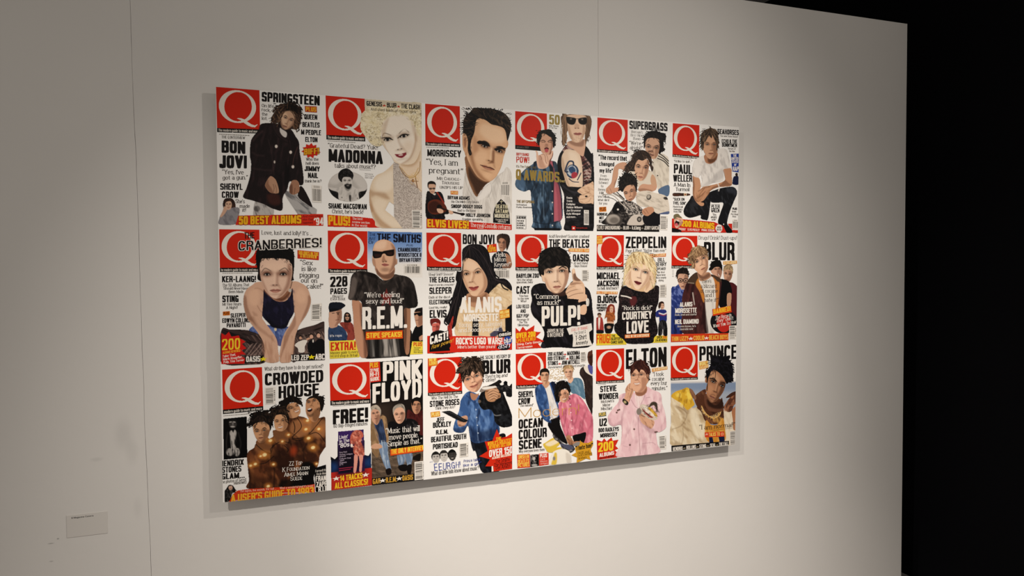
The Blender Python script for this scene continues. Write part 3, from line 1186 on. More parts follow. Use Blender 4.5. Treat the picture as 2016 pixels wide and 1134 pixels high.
poly('d42410', '50,982 300,1000 410,1012 470,1086 54,1077')
T('PLUS!', 58, 1064, 232, 1072, 76, 'f2b820', 'h')
T('The best', 250, 1022, 332, 1026, 20, 'f2ece4', 's')
T('review section', 248, 1048, 388, 1056, 18, 'f2ece4', 's')
T('in the world', 246, 1072, 366, 1080, 18, 'f2ece4', 's')
F = Fig('portrait', 'pale person with blonde curls')
F.m('cfc6b4', '!346,58 800,92 806,150 800,260 790,400 560,430 400,400 350,360 356,300 330,330 312,290 320,180 348,150')
F.m('ddc9ae', '600,545 560,590 500,640 440,668 405,720 386,790 384,880 398,960 425,1030 470,1086 806,1092 806,420 740,440')
F.p('a67c54', '384,780 400,840 440,830 520,860 545,850 500,800 430,800', 16, .6)
F.p('b48a62', '390,900 420,1000 480,1080 560,1086 480,1020 430,940', 14, .7)
F.p('b08660', '385,780 378,880 400,960 420,940 400,860', 10, .7)
F.p('eee2d0', '440,700 520,650 570,640 570,760 500,800 430,770', 24, .8)
F.p('eadac4', '440,860 520,880 500,950 560,1000 650,1070 560,1070 460,990 420,920', 18, .7)
F.cut('!512,945 545,880 582,905 582,1002 550,975')
# halter dress
F.p('a89d94', '!575,550 620,580 700,700 806,760 806,1092 650,1092 580,1000 578,860 575,700', 3)
for sd in (1, 2):
    F.n('d8cec6', '!575,550 620,580 700,700 806,770 806,1092 650,1092 580,1000 578,860', 30, .25, .2, 3, .8, .45, .7, sd)
F.n('786c66', '!575,550 620,580 700,700 806,770 806,1092 650,1092 580,1000 578,860', 60, .22, .2, 3, .6, .5, .75, 5)
F.p('e2cbb0', '622,588 700,600 806,540 806,790 760,750 700,680', 8)
F.p('c2a07c', '640,590 720,600 770,560 790,480 750,500 700,560', 14, .8)
F.l('a27a3c', '625,600 660,660 720,690 780,640 790,560', 6, 2)
F.l('c49a50', '640,610 690,670 740,670 775,610', 5, 2)
F.l('8a6030', '650,640 700,720 770,770 806,800', 4, 2, .6)
F.l('8a5a2c', '752,680 758,720 768,764', 7, 2)
F.l('8a5a2c', '742,716 774,716', 5, 2)
F.e('8a4a30', 732, 712, 11, 14, 0, 3)
F.n('d8b060', '700,670 780,640 780,700 720,740', 20, .2, .2, 4, .7)
# hair
F.m('e6d4bc', '480,380 500,440 560,520 600,570 740,570 800,420 800,300 600,200')
F.m('e6d4bc', '470,380 480,250 560,180 660,170 740,220 800,300 800,420 700,400 560,400')
hair = '330,330 312,285 322,190 350,150 360,80 420,66 560,75 700,85 800,100 803,280 790,360 760,300 700,210 600,170 520,200 480,260 478,340 490,420 450,440 400,420 360,370'
F.m('e0d4b0', hair)
F.n('f2e8ca', hair, 40, .07, .05, 6, .9, .4, .65, 2)
F.n('a8945c', hair, 120, .06, .05, 6, .4, .55, .8, 6)
F.n('6a5430', '350,320 420,300 480,340 490,430 440,440 390,400', 70, .1, .06, 6, .6)
F.n('7a6438', '700,130 800,150 800,330 760,300 720,230', 70, .1, .04, 6, .7)
F.p('c6bca8', '!346,58 800,92 806,150 760,130 560,110 420,110 352,130', 16, .8)
# face
F.m('f0e6d8', '482,380 476,320 500,240 560,200 640,185 710,215 755,300 765,380 752,460 725,530 680,568 640,574 600,556 560,515 510,440', 5)
F.p('b0885e', '752,330 762,400 745,480 715,540 670,572 640,576 700,530 735,450 748,380', 12, .75)
F.p('c4a07a', '482,380 500,430 540,490 520,450 495,380', 8, .6)
F.e('d8bfa4', 690, 440, 40, 50, 20, 30, .5)
F.face((530, 384), (660, 356), (626, 458), (640, 508), 84, 'f0e6d8', 'a88a70', lip='a83040', brow='523822', iris='4a4a4c', bw=.05, side=1, eye=1.15, arch=.16, sock=.6, hl='f8f0e6')
top_ = '472,340 490,250 540,205 600,190 680,200 740,260 764,350 800,300 800,140 620,110 470,170 440,300'
F.p('dccfa8', top_, 14, .55)
F.n('f4ecd2', top_, 60, .06, .03, 10, .8, .4, .65, 21)
F.n('9a8450', top_, 100, .06, .03, 10, .55, .52, .75, 23)
F.p('f0e6d8', '505,300 520,250 580,215 650,208 710,250 735,290 690,308 600,318 540,325', 14, .8)
cl_ = '330,330 312,285 322,190 350,150 420,150 600,130 760,140 800,200 800,330 760,300 700,215 600,185 520,205 480,260 478,340 490,420 450,440 400,420 360,370'
F.p('b89a78', '480,330 495,260 540,215 520,300 505,370', 12, .55)
F.p('b08c68', '720,240 765,330 762,400 735,340', 14, .5)
F.curls('470,320 485,240 540,195 620,170 700,180 760,240 800,330 800,170 700,125 560,125 450,190', ('f4ead0', 'e6d8b2', 'b09c6a'), 70, 22, 6, 9, .5)
F.curls(cl_, ('8a7444', 'a08a58', '6e5a34'), 70, 20, 4, 3, .5)
F.curls(cl_, ('fbf4dc', 'f2e6c2', 'eadcb0'), 130, 20, 5, 4, .75)
F.l('140c0a', '488,372 520,368 572,386', 7, 3)
F.l('140c0a', '612,372 650,344 700,345', 7, 3)
F.p('a02c3c', '586,502 615,500 634,504 655,492 680,487 668,512 645,530 615,524', 3)
F.p('e6d8d0', '618,507 650,502 648,510 624,513', 2, .8)
F.done()
B('cover_line')
T('GENESIS', 362, 113, 486, 122, 38, font='b')
T('*', 492, 126, 518, 128, 30, 'c02818')
T('BLUR', 524, 126, 600, 131, 38, font='b')
T('*', 606, 134, 632, 136, 30, 'c02818')
T('THE CLASH', 638, 134, 788, 145, 38, font='b')
T("And shed-loads of rockin' rock", 396, 152, 758, 176, 22, '4a4038', 's')
bars(722, 944, 806, 946, 800, 1090, 728, 1086, True, 12)


cover(2, 0, (830, 198, 1020, 462), 816, 'cover with a close-up of a person with a dark quiff and sideburns in a white shirt')
Q(30, 26, 323, 48, 326, 364, 32, 350, 30)
issue_line(40, 396, 236, 404)
F = Fig('portrait', 'close-up of a person with a dark quiff')
sh_ = '375,560 390,640 420,720 462,812 520,740 580,690 640,630 690,600 720,560 756,600 764,700 760,1060 560,1035 500,1000 420,960 360,880 345,800 355,700'
F.m('e4e0da', sh_)
F.n('a8a29c', sh_, 75, .05, .010, 6, .5, .5, .75, 4)
F.n('c4beb8', sh_, 100, .15, .006, 6, .6, .4, .7, 9)
F.l('908a86', '462,815 500,790 540,740 580,700 590,760 560,820', 5, 3, .7)
F.l('a09a96', '690,600 640,650 600,700', 6, 6, .6)
F.l('8a8480', '360,640 400,760 460,850', 5, 5, .5)
F.p('f0ece8', '540,720 580,695 585,760 520,830 470,830', 6, .8)
F.m('d0a27a', '372,420 450,300 700,300 690,500 640,630 560,700 500,720 420,640')
F.m('9a6a48', '372,470 372,560 388,650 420,740 462,812 500,765 560,690 600,640 480,560')
F.p('3a1e10', '400,560 460,640 520,680 570,690 520,740 470,800 430,720 395,640', 16, .8)
F.m('cf9f76', '385,250 440,140 600,140 705,190 726,300 722,400 600,420 420,420 388,330')
F.m('c8946c', '345,290 368,276 400,300 420,420 400,470 372,470 362,436 346,390')
F.m('d4a078', '345,290 368,276 388,320 390,400 382,436 362,436 346,390')
F.p('9a5e40', '358,320 372,310 378,360 368,400 358,370', 6, .8)
F.m('dcae86', '440,290 450,190 500,150 600,180 690,228 716,300 716,400 694,480 664,560 640,620 602,662 562,684 520,676 470,640 425,570 384,480 395,420')
F.p('a06a44', '400,440 430,560 475,640 525,680 570,684 520,640 460,560 430,440', 16, .75)
F.p('b8805a', '440,300 430,400 450,470 480,420 470,330', 20, .6)
F.p('ecc8a4', '520,200 620,220 690,260 700,340 620,360 540,320 490,260', 24, .8)
F.p('eac09a', '460,440 530,430 560,480 500,540 450,500', 22, .6)
F.e('e8bc94', 560, 630, 34, 26, 10, 16, .6)
hair = '350,235 358,150 420,85 440,60 520,62 610,70 700,105 748,165 758,225 742,300 725,340 712,270 690,232 640,212 590,200 540,165 490,150 460,175 445,270 420,335 412,400 424,450 405,462 390,410 392,345 375,285 352,275'
F.m('1e1511', hair)
F.n('54402f', hair, 35, .09, .02, 6, .6, .5, .75, 2)
F.n('6c5440', '560,80 700,120 745,200 740,280 690,225 600,180', 60, .1, .03, 6, .6, .5, .75, 8)
F.n('30221a', '420,330 420,460 395,460 392,350', 80, .15, .05, 4, .6)
F.hairs('350,235 358,150 420,85 440,60 520,62 610,70 700,105 748,165 758,225 742,300 722,280 690,225 590,190 490,140 455,175 440,270 400,330 375,285', (560, 190), ('140d0a', '2a1d16', '4c3828', '6a5240'), 90, 70, 4, .2, 5, .7, .12, ((575, 395), 172, 250, .1))
F.face((532, 386), (656, 428), (582, 508), (560, 566), 118, 'dcae86', '8a5434', lip='b06a52', brow='140c09', iris='2a2420', bw=.15, side=1, eye=.95, arch=.02, sock=.75, hl='f0cfac')
F.p('120b08', '468,352 490,338 530,350 576,378 570,390 520,372 480,368', 4)
F.p('120b08', '614,408 650,398 706,400 704,412 660,414 630,424', 4)
F.p('8a5636', '600,430 618,440 612,520 590,532 560,530 595,505', 8, .7)
F.l('4a2418', '496,544 540,560 580,566 612,582', 5, 3)
F.done()
B('headline')
T('MORRISSEY', 48, 470, 334, 480, 58, font='b')
B('cover_line')
T('“Yes, I am', 38, 540, 306, 552, 50, '3c3834', 's')
T('pregnant”', 62, 612, 352, 624, 48, '3c3834', 's')
T('Mr Chuckle-', 130, 670, 332, 678, 27, '5a544e', 's', .8)
T('Trousers', 170, 706, 318, 712, 27, '5a544e', 's', .8)
T('UNZIPS HIS LIP', 155, 744, 348, 748, 22, '5a544e', 's')
B('flash')
quad('e0701c', '245,763 308,765 308,795 246,793')
T('PLUS', 250, 788, 304, 790, 20, 'f4d890', 'b')
B('cover_line')
T('BRYAN ADAMS', 220, 834, 406, 840, 30)
T('Ho Chi Minh City blues', 252, 864, 484, 868, 20, '4a4440', 's')
T('SNOOP DOGGY DOGG', 250, 908, 512, 914, 30)
T('Bad to the bone', 304, 938, 458, 941, 20, '4a4440', 's')
T('HOLLY JOHNSON', 374, 982, 580, 988, 30)
T('Frankie speaking', 345, 1012, 516, 1014, 20, '4a4440', 's')
F = Fig('inset_portrait', 'small inset of a person in glasses playing a brown guitar')
F.m('16131a', '40,790 70,765 120,770 165,775 190,830 200,900 235,935 225,960 195,965 192,1004 44,1000')
F.n('3a343c', '40,790 165,775 190,830 200,900 192,1004 44,1000', 70, .08, .03, 5, .6)
F.m('281c16', '48,710 60,684 95,680 118,696 120,728 110,740 60,745')
F.m('d0a488', '60,712 84,706 114,712 118,740 108,778 92,788 72,775 60,745')
F.l('0c0808', '58,742 114,742', 5, 2)
F.e('1a1412', 76, 746, 12, 9, 0, 2, .7)
F.e('1a1412', 104, 744, 12, 9, 0, 2, .7)
F.l('8a4a40', '78,772 100,772', 4, 2)
F.m('e0dad2', '95,790 118,786 112,800')
F.m('7a3018', '70,850 120,835 165,850 200,880 215,920 190,945 140,960 90,960 56,930 52,880')
F.p('2a120c', '60,880 110,850 160,880 180,930 120,950 70,940', 8, .6)
F.e('180c08', 150, 900, 22, 20, 20, 4)
F.l('3a1c10', '150,905 240,935 330,958', 12, 2, 1, 1)
F.m('241410', '330,950 364,952 362,970 332,972')
F.l('b0301c', '130,775 165,830 190,870', 12, 2)
F.m('d8ac90', '130,915 160,915 182,930 178,950 150,952 134,938')
F.m('d8ac90', '230,925 258,935 268,955 250,962 232,950')
F.done()
bars(668, 688, 742, 684, 740, 812, 672, 806, False, 13)
B('flash')
poly('0e0c10', '604,1032 606,960 616,910 638,868 670,832 704,862 730,910 742,960 748,1044')
T('DEATH!', 626, 912, 728, 916, 34, 'd8d0b0', 'b')
T('SATAN!', 622, 948, 732, 954, 32, 'd8d0b0', 'b')
T('MURDER!', 616, 990, 738, 996, 34, 'e2dcc4', 'b')
T("Europe's Metal", 626, 1012, 730, 1016, 13, 'e8e2d8', 'd')
T('nightmare', 644, 1028, 712, 1032, 13, 'e8e2d8', 'd')
quad('d8d0b0', '671,842 675,842 675,872 671,872')
quad('d8d0b0', '660,852 688,852 688,856 660,856')
B('banner')
poly('d22a18', '42,998 200,1008 400,1025 762,1050 762,1095 42,1078')
T('ELVIS LIVES!', 48, 1068, 398, 1084, 66, 'f6c020', 'h', grow=.05, gcol='b01c10')
T('The', 412, 1066, 462, 1070, 33, 'f4eee6', 's')
T('real', 470, 1070, 524, 1072, 33, 'f4eee6', 's')
quad('f4eee6', '470,1077 522,1080 522,1083 470,1080')
T('Costello returns', 532, 1074, 752, 1088, 33, 'f4eee6', 's')


cover(3, 0, (1008, 212, 1180, 464), 774, 'cover of two people, one in a denim jacket making a hand sign, one in sunglasses with a tattoo')
Q(28, 30, 309, 52, 312, 352, 28, 330, 36, None)
T('january 2001', 40, 356, 148, 362, 18, '6a6460', 'd')
B('headline')
T('50', 328, 148, 424, 154, 88, 'a08c4c', 'b')
B('cover_line')
T('Best Albums', 328, 166, 412, 172, 14, '5a544e', 'd')
T('Of The Year', 328, 184, 400, 189, 14, '5a544e', 'd')
T('BIFF! BANG!', 38, 424, 150, 430, 26, 'c83828', 'b')
T('POW!', 38, 486, 152, 490, 54, 'c82818', 'n')
F = Fig('portrait', 'person in sunglasses, dark vest and patterned scarf with a tattooed upper arm')
F.m('15131a', '640,330 700,400 722,460 720,1092 475,1092 470,1000 455,880 460,780 430,700 410,640 395,540 410,440 440,380 500,320')
F.n('3a3840', '460,690 600,740 720,760 720,1090 475,1090 455,900', 20, .05, .02, 6, .7)
F.l('4c4a54', '450,690 520,740 620,760', 10, 8, .7)
F.l('45424c', '460,760 540,830 600,850', 10, 8, .6)
F.p('b09088', '450,375 500,325 560,330 600,380 640,430 700,520 690,640 640,690 625,560 600,440 540,370 470,390', 4)
F.n('6a2a28', '450,375 500,325 560,330 600,380 640,430 700,520 690,640 640,690 625,560 600,440 540,370', 55, .10, .01, 3, .9, .4, .55, 2)
F.n('241c22', '600,440 640,430 700,520 690,640 640,690', -30, .09, .01, 3, .8, .45, .6, 7)
for k in range(4):
    F.l('d8ccc0', f'640,{560 + k * 28} 665,{552 + k * 28} 700,{556 + k * 28}', 6, 2, .6)
F.m('dcc2a8', '455,400 480,370 540,375 590,400 615,470 625,580 625,690 600,702 540,700 490,690 465,620 440,520 440,440')
F.p('b08e72', '440,440 445,540 468,620 492,690 510,690 480,600 460,480', 10, .7)
F.p('eedcc6', '500,400 570,410 600,500 605,640 560,680 540,560', 22, .6)
# emblem inked on the arm
F.e('2c4c74', 535, 565, 55, 62, 0, 3)
F.e('c4ccd4', 530, 560, 42, 48, 0, 3)
F.p('385e90', '500,540 530,520 560,540 560,570 520,580', 4)
F.n('2c4c74', '490,520 580,520 580,610 490,610', 45, .2, .2, 2, .8)
F.p('c03848', '525,590 550,570 578,580 570,615 535,625', 4)
F.l('2c4468', '470,560 490,500 510,475 540,480 545,510', 14, 2)
F.l('2c3c60', '580,640 600,600 610,580', 10, 2)
F.l('2c3c60', '505,630 540,655 590,660', 8, 2)
F.l('2c3c60', '470,560 478,570 495,568', 12, 2)
# hand
F.m('dcb898', '580,740 620,705 690,670 722,668 722,840 700,846 640,850 600,840 590,810 600,780 620,770')
F.n('a87c5c', '580,740 690,670 722,668 722,840 640,850 600,840', 30, .07, .02, 5, .6)
F.l('7a5038', '622,772 660,760 690,740', 4, 3, .7)
F.l('7a5038', '600,812 650,806 690,780', 4, 3, .7)
F.l('7a5038', '640,848 680,830 700,800', 4, 3, .6)
F.e('24201e', 658, 786, 12, 8, 0, 2)
# head
F.m('7a5a42', '448,66 690,76 688,240 672,270 650,340 640,300 640,200 500,200 490,280 470,320 446,330 442,250 446,160')
F.n('b48c68', '448,66 530,70 500,200 490,290 446,330 442,250', 88, .1, .01, 4, .8)
F.n('4a3424', '640,80 690,76 688,240 660,310 640,250', 88, .1, .01, 4, .8)
F.m('d2a68a', '496,300 500,340 560,380 620,430 640,400 640,280')
F.p('8a5e48', '500,270 540,300 600,305 640,270 630,340 560,340 505,310', 10, .7)
F.m('e2bfa2', '500,66 650,74 655,150 648,220 630,275 590,306 550,302 515,270 495,200 492,120')
F.p('b08668', '495,160 505,250 550,302 530,240 510,170', 10, .7)
F.p('a87c60', '640,160 640,240 595,304 620,240 630,160', 8, .6)
F.hairs('448,66 490,70 492,200 480,300 450,320 442,200', (500, -200), ('b89470', '4a3626', '8a6a4a'), 40, 80, 3, .1, 3, .7, .3, ((568, 190), 76, 125, 0))
F.hairs('650,76 690,76 688,240 660,310 645,250', (620, -200), ('6a4c34', '3a281c', '8a6a4a'), 30, 80, 3, .1, 4, .7, .3, ((568, 190), 76, 125, 0))
F.p('16120f', '482,84 530,86 565,96 562,130 545,150 510,148 488,130', 3)
F.p('16120f', '588,100 620,88 660,90 662,130 645,150 610,148 590,130', 3)
F.l('1c1814', '482,86 560,98 590,98 662,90', 5, 2)
F.e('8a7a6c', 522, 100, 9, 7, 0, 4, .8)
F.e('8a7a6c', 622, 104, 9, 7, 0, 4, .8)
F.p('b4886c', '560,140 552,175 560,186 590,182 592,150', 6, .5)
F.e('5a3828', 562, 182, 7, 4, 0, 3, .8)
F.e('5a3828', 588, 182, 7, 4, 0, 3, .8)
F.p('b86a60', '546,230 565,220 580,224 600,220 618,230 600,243 565,243', 3)
F.l('5a2420', '546,231 580,233 618,231', 4, 2)
F.n('9a7a64', '510,240 640,240 600,304 550,304', 45, .2, .2, 6, .5)
F.done()
F = Fig('portrait', 'person in a blue denim jacket and pink shirt')
dn = '215,470 180,500 120,540 70,590 34,640 28,690 55,725 110,745 160,735 170,840 185,1000 190,1070 425,1090 430,1010 450,960 445,800 430,700 410,600 400,500 360,470'
F.m('2c4864', dn)
F.n('6a8cac', dn, 80, .05, .012, 6, .7, .48, .75, 2)
F.n('16283c', dn, 100, .05, .014, 6, .8, .5, .75, 6)
F.p('141c2a', '330,500 400,480 430,620 445,800 440,980 425,1000 420,900 400,700 370,660', 10, .6)
F.l('18283c', '165,740 190,700 200,640', 8, 6, .8)
F.l('8aa4bc', '190,560 260,560 330,600', 5, 4, .5)
F.l('7c98b4', '280,680 275,800 285,990', 5, 4, .5)
F.l('122032', '185,1010 300,1030 425,1005', 6, 3, .8)
F.m('10131c', '!190,1065 425,1068 428,1090 200,1088')
F.p('c06070', '!330,480 356,470 370,560 375,660 368,760 372,1010 415,1000 442,990 430,800 410,690 385,640 372,540', 5)
F.p('9c4658', '380,660 420,700 440,900 435,990 410,1000 400,800', 8, .6)
F.l('8a3a4c', '372,660 370,1010', 5, 3, .7)
for by in (740, 840, 940, 1044):
    F.e('c8c4c0', 358, by, 6, 7, 0, 2)
F.l('16202e', '330,500 350,560 365,640 366,1015', 6, 3, .8)
F.l('1c2c40', '70,600 110,650 180,640', 6, 6, .6)
F.p('6488b0', '30,650 70,600 110,650 110,730 60,720', 12, .5)
# face and hair
F.m('cf9c80', '240,300 250,240 300,215 355,235 372,300 362,330 300,340')
F.m('cf9c80', '245,300 260,260 300,240 350,250 366,300 362,360 340,400 320,440 290,420 258,390 246,350')
F.p('8a5a44', '340,280 366,290 360,370 330,410 345,340', 8, .6)
F.m('17120f', '220,300 218,250 245,210 290,194 340,200 375,230 388,270 385,320 372,360 362,340 356,270 330,255 300,235 265,230 260,270 245,300 240,345')
F.n('453a32', '220,300 218,250 245,210 290,194 340,200 375,230 388,270 372,360 356,270 300,235', 75, .1, .03, 4, .5)
F.hairs('220,300 218,250 245,210 290,194 340,200 375,230 388,270 380,330 362,300 330,250 300,232 265,230 250,290 232,320', (305, 205), ('120e0c', '2c241e', '40342c'), 60, 40, 4, .2, 3, keep=((305, 320), 52, 72, 0))
F.l('2c1610', '258,296 275,288 296,300', 6, 2)
F.l('2c1610', '318,300 338,288 352,296', 6, 2)
F.l('1c0e0a', '262,306 280,304 292,308', 4, 2)
F.l('1c0e0a', '322,308 336,304 350,308', 4, 2)
F.e('9a6a52', 306, 330, 14, 10, 0, 5, .7)
F.l('8a4a3c', '290,340 304,346 320,340', 4, 2, .8)
F.e('5a1c18', 306, 364, 20, 13, 0, 3)
F.e('c8525a', 306, 380, 17, 17, 0, 3)
F.m('8a4a3c', '338,400 362,380 365,420 345,470 325,520 318,460')
# raised hand making horns
F.m('e0b49a', '215,440 214,400 206,388 215,378 228,392 236,420 262,408 290,404 320,420 342,410 352,384 364,380 362,400 350,440 330,470 318,520 280,540 235,535 220,490')
F.p('a8745c', '236,425 262,440 285,500 300,530 270,538 240,520', 10, .5)
F.l('7a4632', '245,420 262,445 258,460', 4, 2, .8)
F.l('7a4632', '262,412 290,420 300,480 312,500', 4, 2, .8)
F.l('7a4632', '300,410 315,440 320,480', 4, 2, .7)
F.l('f0cab2', '280,470 300,500 315,500', 8, 5, .7)
F.done()
B('cover_line')
T("It's The Fightin-est", 38, 530, 214, 540, 22, '6a5a34', 'd')
B('headline')
T('Q AWARDS', 34, 636, 420, 662, 92, '9c8440', 'b')
B('cover_line')
T('Ever!', 424, 660, 468, 663, 24, 'b09a5c', 'b')
T('THE OFFSPRING', 40, 842, 198, 848, 24, '8a7648', 'b')
T('Unfinished', 38, 866, 130, 869, 14, '4a4440', 'd')
T('Punky Business', 38, 888, 174, 890, 14, '4a4440', 'd')
B('cover_line')
for k, s in enumerate(('Oasis', 'Travis', 'Coldplay', 'Robbie Williams', 'Joe Strummer', 'Kylie Minogue', 'and more...')):
    T(s, 482, 806 + 28.5 * k, 482 + (52, 52, 78, 142, 128, 124, 90)[k], 808 + 28 * k, 18, 'f0ece8', 'd')
B('flash')
for a in ('38,955 124,957 124,959 38,957', '38,1070 124,1074 124,1076 38,1072', '38,955 40,955 40,1072 38,1072', '122,957 124,957 124,1076 122,1076'):
    quad('4a4440', a)
T('Q REVIEW', 44, 984, 120, 986, 22, '2a2624', 'b')
for k, s in enumerate(('150 NEW', 'ALBUMS', 'REVIEWED', '& RATED')):
    T(s, 44, 1008 + 20 * k, 44 + (62, 56, 70, 56)[k], 1010 + 20 * k, 13, '3a3634', 'n')
bars(636, 906, 680, 908, 680, 1040, 636, 1038, False, 14)
B('flash')
quad('c8281c', '528,1048 562,1050 562,1086 528,1084')
burst('f0e8e0', 545, 1067, 9, 9, 12, .95)
T('www.qonline.com', 568, 1070, 666, 1072, 12, 'b03028', 'd')


cover(4, 0, (1166, 226, 1326, 464), 762, 'cover of three people in white leaning over a motorcycle')
Q(48, 25, 333, 48, 331, 340, 44, 322, 28)
B('headline')
T('SUPERGRASS', 348, 132, 706, 156, 78, font='h')
B('cover_line')
T("Britain's", 366, 170, 476, 178, 24, '5a544e', 's', .8)
T('Best New', 360, 202, 474, 208, 24, '5a544e', 's', .8)
T('Band', 384, 234, 452, 238, 24, '5a544e', 's', .8)
T("“We're", 346, 280, 456, 286, 34, '4a4440', 's')
T('alright!”', 352, 324, 476, 328, 34, '4a4440', 's')
B('headline')
T('“The record that', 58, 418, 326, 432, 44, font='b')
T('changed', 64, 478, 206, 484, 40, font='b')
T('my life”', 68, 540, 194, 545, 40, font='b')
B('cover_line')
for k, s in enumerate((('From', 78, 134), ('Brinsley', 66, 156), ('Schwarz', 60, 150), ('to', 82, 104), ('Benny', 56, 122), ('Hill,', 66, 112), ('you tell us', 54, 160), ('what did it', 52, 160), ('for you', 62, 140))):
    T(s[0], s[1], 582 + 32.3 * k, s[2], 584 + 32.3 * k, 23, '5a544e', 's')
F = Fig('portrait', 'person at the back in a white track top with dark stripes')
F.m('d6cec0', '560,440 600,390 640,360 690,380 718,430 718,690 700,760 640,740 600,660 570,560')
F.n('a89e90', '560,440 640,360 718,430 718,690 600,660', 70, .05, .015, 6, .6)
for k in range(3):
    F.l('1a1614', f'{628 - 8 * k},{364 + 22 * k} 670,{392 + 22 * k} 716,{436 + 24 * k}', 9, 2)
F.e('3a342e', 612, 570, 7, 6, 0, 2)
F.m('5a7498', '620,700 718,660 715,760 640,752')
F.m('c89c80', '500,230 520,210 620,210 640,270 622,360 590,410 556,412 510,360 495,310')
F.p('8a5c44', '600,300 640,270 622,360 590,410 585,360', 8, .6)
F.m('120e0c', '482,310 482,220 500,180 540,152 600,150 650,170 686,195 690,235 668,250 672,320 650,352 622,366 632,300 626,240 600,222 550,216 515,225 500,250 492,310')
F.n('3c322c', '482,250 482,220 500,180 540,152 600,150 650,170 686,195 690,235 650,250 626,240 600,222 550,216 515,225 500,240', 40, .1, .04, 4, .5)
F.l('120e0c', '640,170 680,180 690,210', 8, 3, 1, 1)
F.l('120e0c', '660,300 675,330 655,345', 8, 3, 1, 1)
F.l('120e0c', '490,200 480,190', 6, 3, 1, 1)
F.hairs('482,260 482,220 500,180 540,152 600,150 650,170 680,195 680,240 660,320 640,340 632,270 600,215 550,210 515,225', (570, 180), ('0e0b0a', '1c1614', '342a26'), 70, 42, 4, .3, 3)
F.face((528, 302), (598, 312), (552, 342), (560, 376), 44, 'c89c80', '7a4c38', lip='8a4a40', side=1, bw=.1, sock=.6)
F.e('8a5a46', 545, 345, 30, 14, 20, 8, .5)
F.done()
F = Fig('portrait', 'long-haired person in a white vest leaning on the handlebar')
F.m('d2c8b8', '330,500 400,500 540,520 600,600 600,660 560,700 440,680 400,640')
F.m('c8977a', '320,450 250,452 205,490 190,560 175,640 130,690 130,730 170,745 200,720 215,660 240,580 250,510 300,525 330,540')
F.p('8a5c44', '205,640 240,580 250,515 300,525 250,600 215,690', 8, .6)
F.m('c8977a', '200,690 240,680 260,700 240,718 180,740 150,735')
F.l('7a4c36', '140,705 160,740', 4, 2, .6)
F.l('7a4c36', '165,690 185,735', 4, 2, .6)
F.m('c8977a', '430,690 470,650 540,655 600,640 600,700 540,725 470,722 435,715')
F.p('8a5c44', '430,700 480,690 560,710 540,725 460,722', 8, .6)
F.m('c49a7c', '560,560 590,590 600,660 560,660 545,610')
F.m('d0a486', '398,450 430,420 500,410 532,440 530,510 505,580 470,616 440,618 410,580 395,520')
F.p('905e48', '500,450 532,440 530,510 505,580 470,616 490,540', 10, .6)
F.m('3a2a22', '300,520 320,470 360,430 380,370 420,340 480,330 530,360 556,410 560,470 575,500 560,535 545,500 532,440 510,412 470,430 430,420 408,450 395,500 400,530 350,530 330,550')
F.n('7a5c48', '300,520 320,470 380,370 480,330 530,360 556,410 560,470 545,490 530,430 510,405 470,425 430,415 395,490 350,530', 50, .1, .03, 4, .6)
F.hairs('300,520 320,470 360,430 380,370 420,340 480,330 530,360 556,410 565,490 545,490 530,430 500,408 430,418 398,470 385,525 340,540', (470, 350), ('2a1e18', '4e3a2e', '6e5444', '3a2a22'), 90, 55, 4, .2, 6)
F.face((432, 490), (500, 498), (456, 546), (452, 582), 48, 'd0a486', '8a5844', lip='a85a50', side=1, bw=.12)
F.done()
F = Fig('motorcycle', 'chrome and black motorcycle')
F.m('241f1f', '120,1030 130,960 180,890 220,820 280,810 350,800 470,880 480,960 620,940 626,1034')
F.n('77706c', '120,1030 220,820 470,880 626,1034', 30, .09, .05, 3, .6)
F.e('4e4844', 200, 985, 82, 60, 0, 4)
F.e('a49c94', 195, 980, 62, 46, 0, 8)
F.e('5c544e', 205, 990, 44, 30, 0, 12, .7)
F.m('c4bab0', '330,1010 370,950 420,935 460,940 485,985 470,1034 340,1034')
F.e('3c3634', 440, 980, 22, 26, 0, 3)
F.e('8a837c', 440, 980, 12, 14, 0, 3)
F.p('141112', '210,830 270,810 290,870 260,900 220,930 190,900', 6)
F.l('c0b6ac', '95,755 150,745 210,765 270,830 330,880', 8, 2, 1, 1)
F.l('5a524e', '120,770 200,790 270,850', 5, 2, 1, 1)
F.l('989088', '200,735 260,770 320,830 360,880', 14, 3, 1, 1)
F.l('3a3432', '230,725 300,790', 8, 2, 1, 1)
F.l('a8a098', '390,830 440,920 500,1030', 9, 2, 1, 1)
F.l('6a625e', '340,840 420,850 470,890', 16, 4)
F.n('d8d0c8', '300,810 470,850 470,930 330,930', 20, .14, .1, 3, .7)
F.e('e8e0d8', 240, 888, 9, 9, 0, 4, .9)
F.m('1c1a22', '480,940 620,900 626,1034 500,1034')
F.done()
F = Fig('portrait', 'dark-haired person in front wearing a cream printed jacket')
F.m('d4cabc', '415,740 440,720 520,710 590,730 690,760 718,830 716,925 620,930 575,905 560,870 480,865 430,850 410,800')
F.n('9a9082', '415,740 590,730 718,830 716,925 560,870 430,850', 20, .06, .02, 5, .6)
F.e('4a4440', 530, 772, 22, 26, 20, 3)
F.e('a8a094', 528, 768, 14, 18, 20, 4)
F.e('4a4440', 690, 783, 24, 14, 10, 3)
F.m('c08a6a', '470,890 500,870 560,865 580,900 560,925 520,950 480,940 465,915')
F.l('6a4030', '478,900 500,930', 4, 2, .7)
F.l('6a4030', '500,885 525,925', 4, 2, .7)
F.m('5a6a94', '620,930 716,905 714,932')
F.m('cc9c7e', '290,690 320,660 390,655 418,690 410,760 380,800 350,812 315,790 295,740')
F.p('8a5a44', '385,680 415,690 405,770 370,808 380,750', 10, .6)
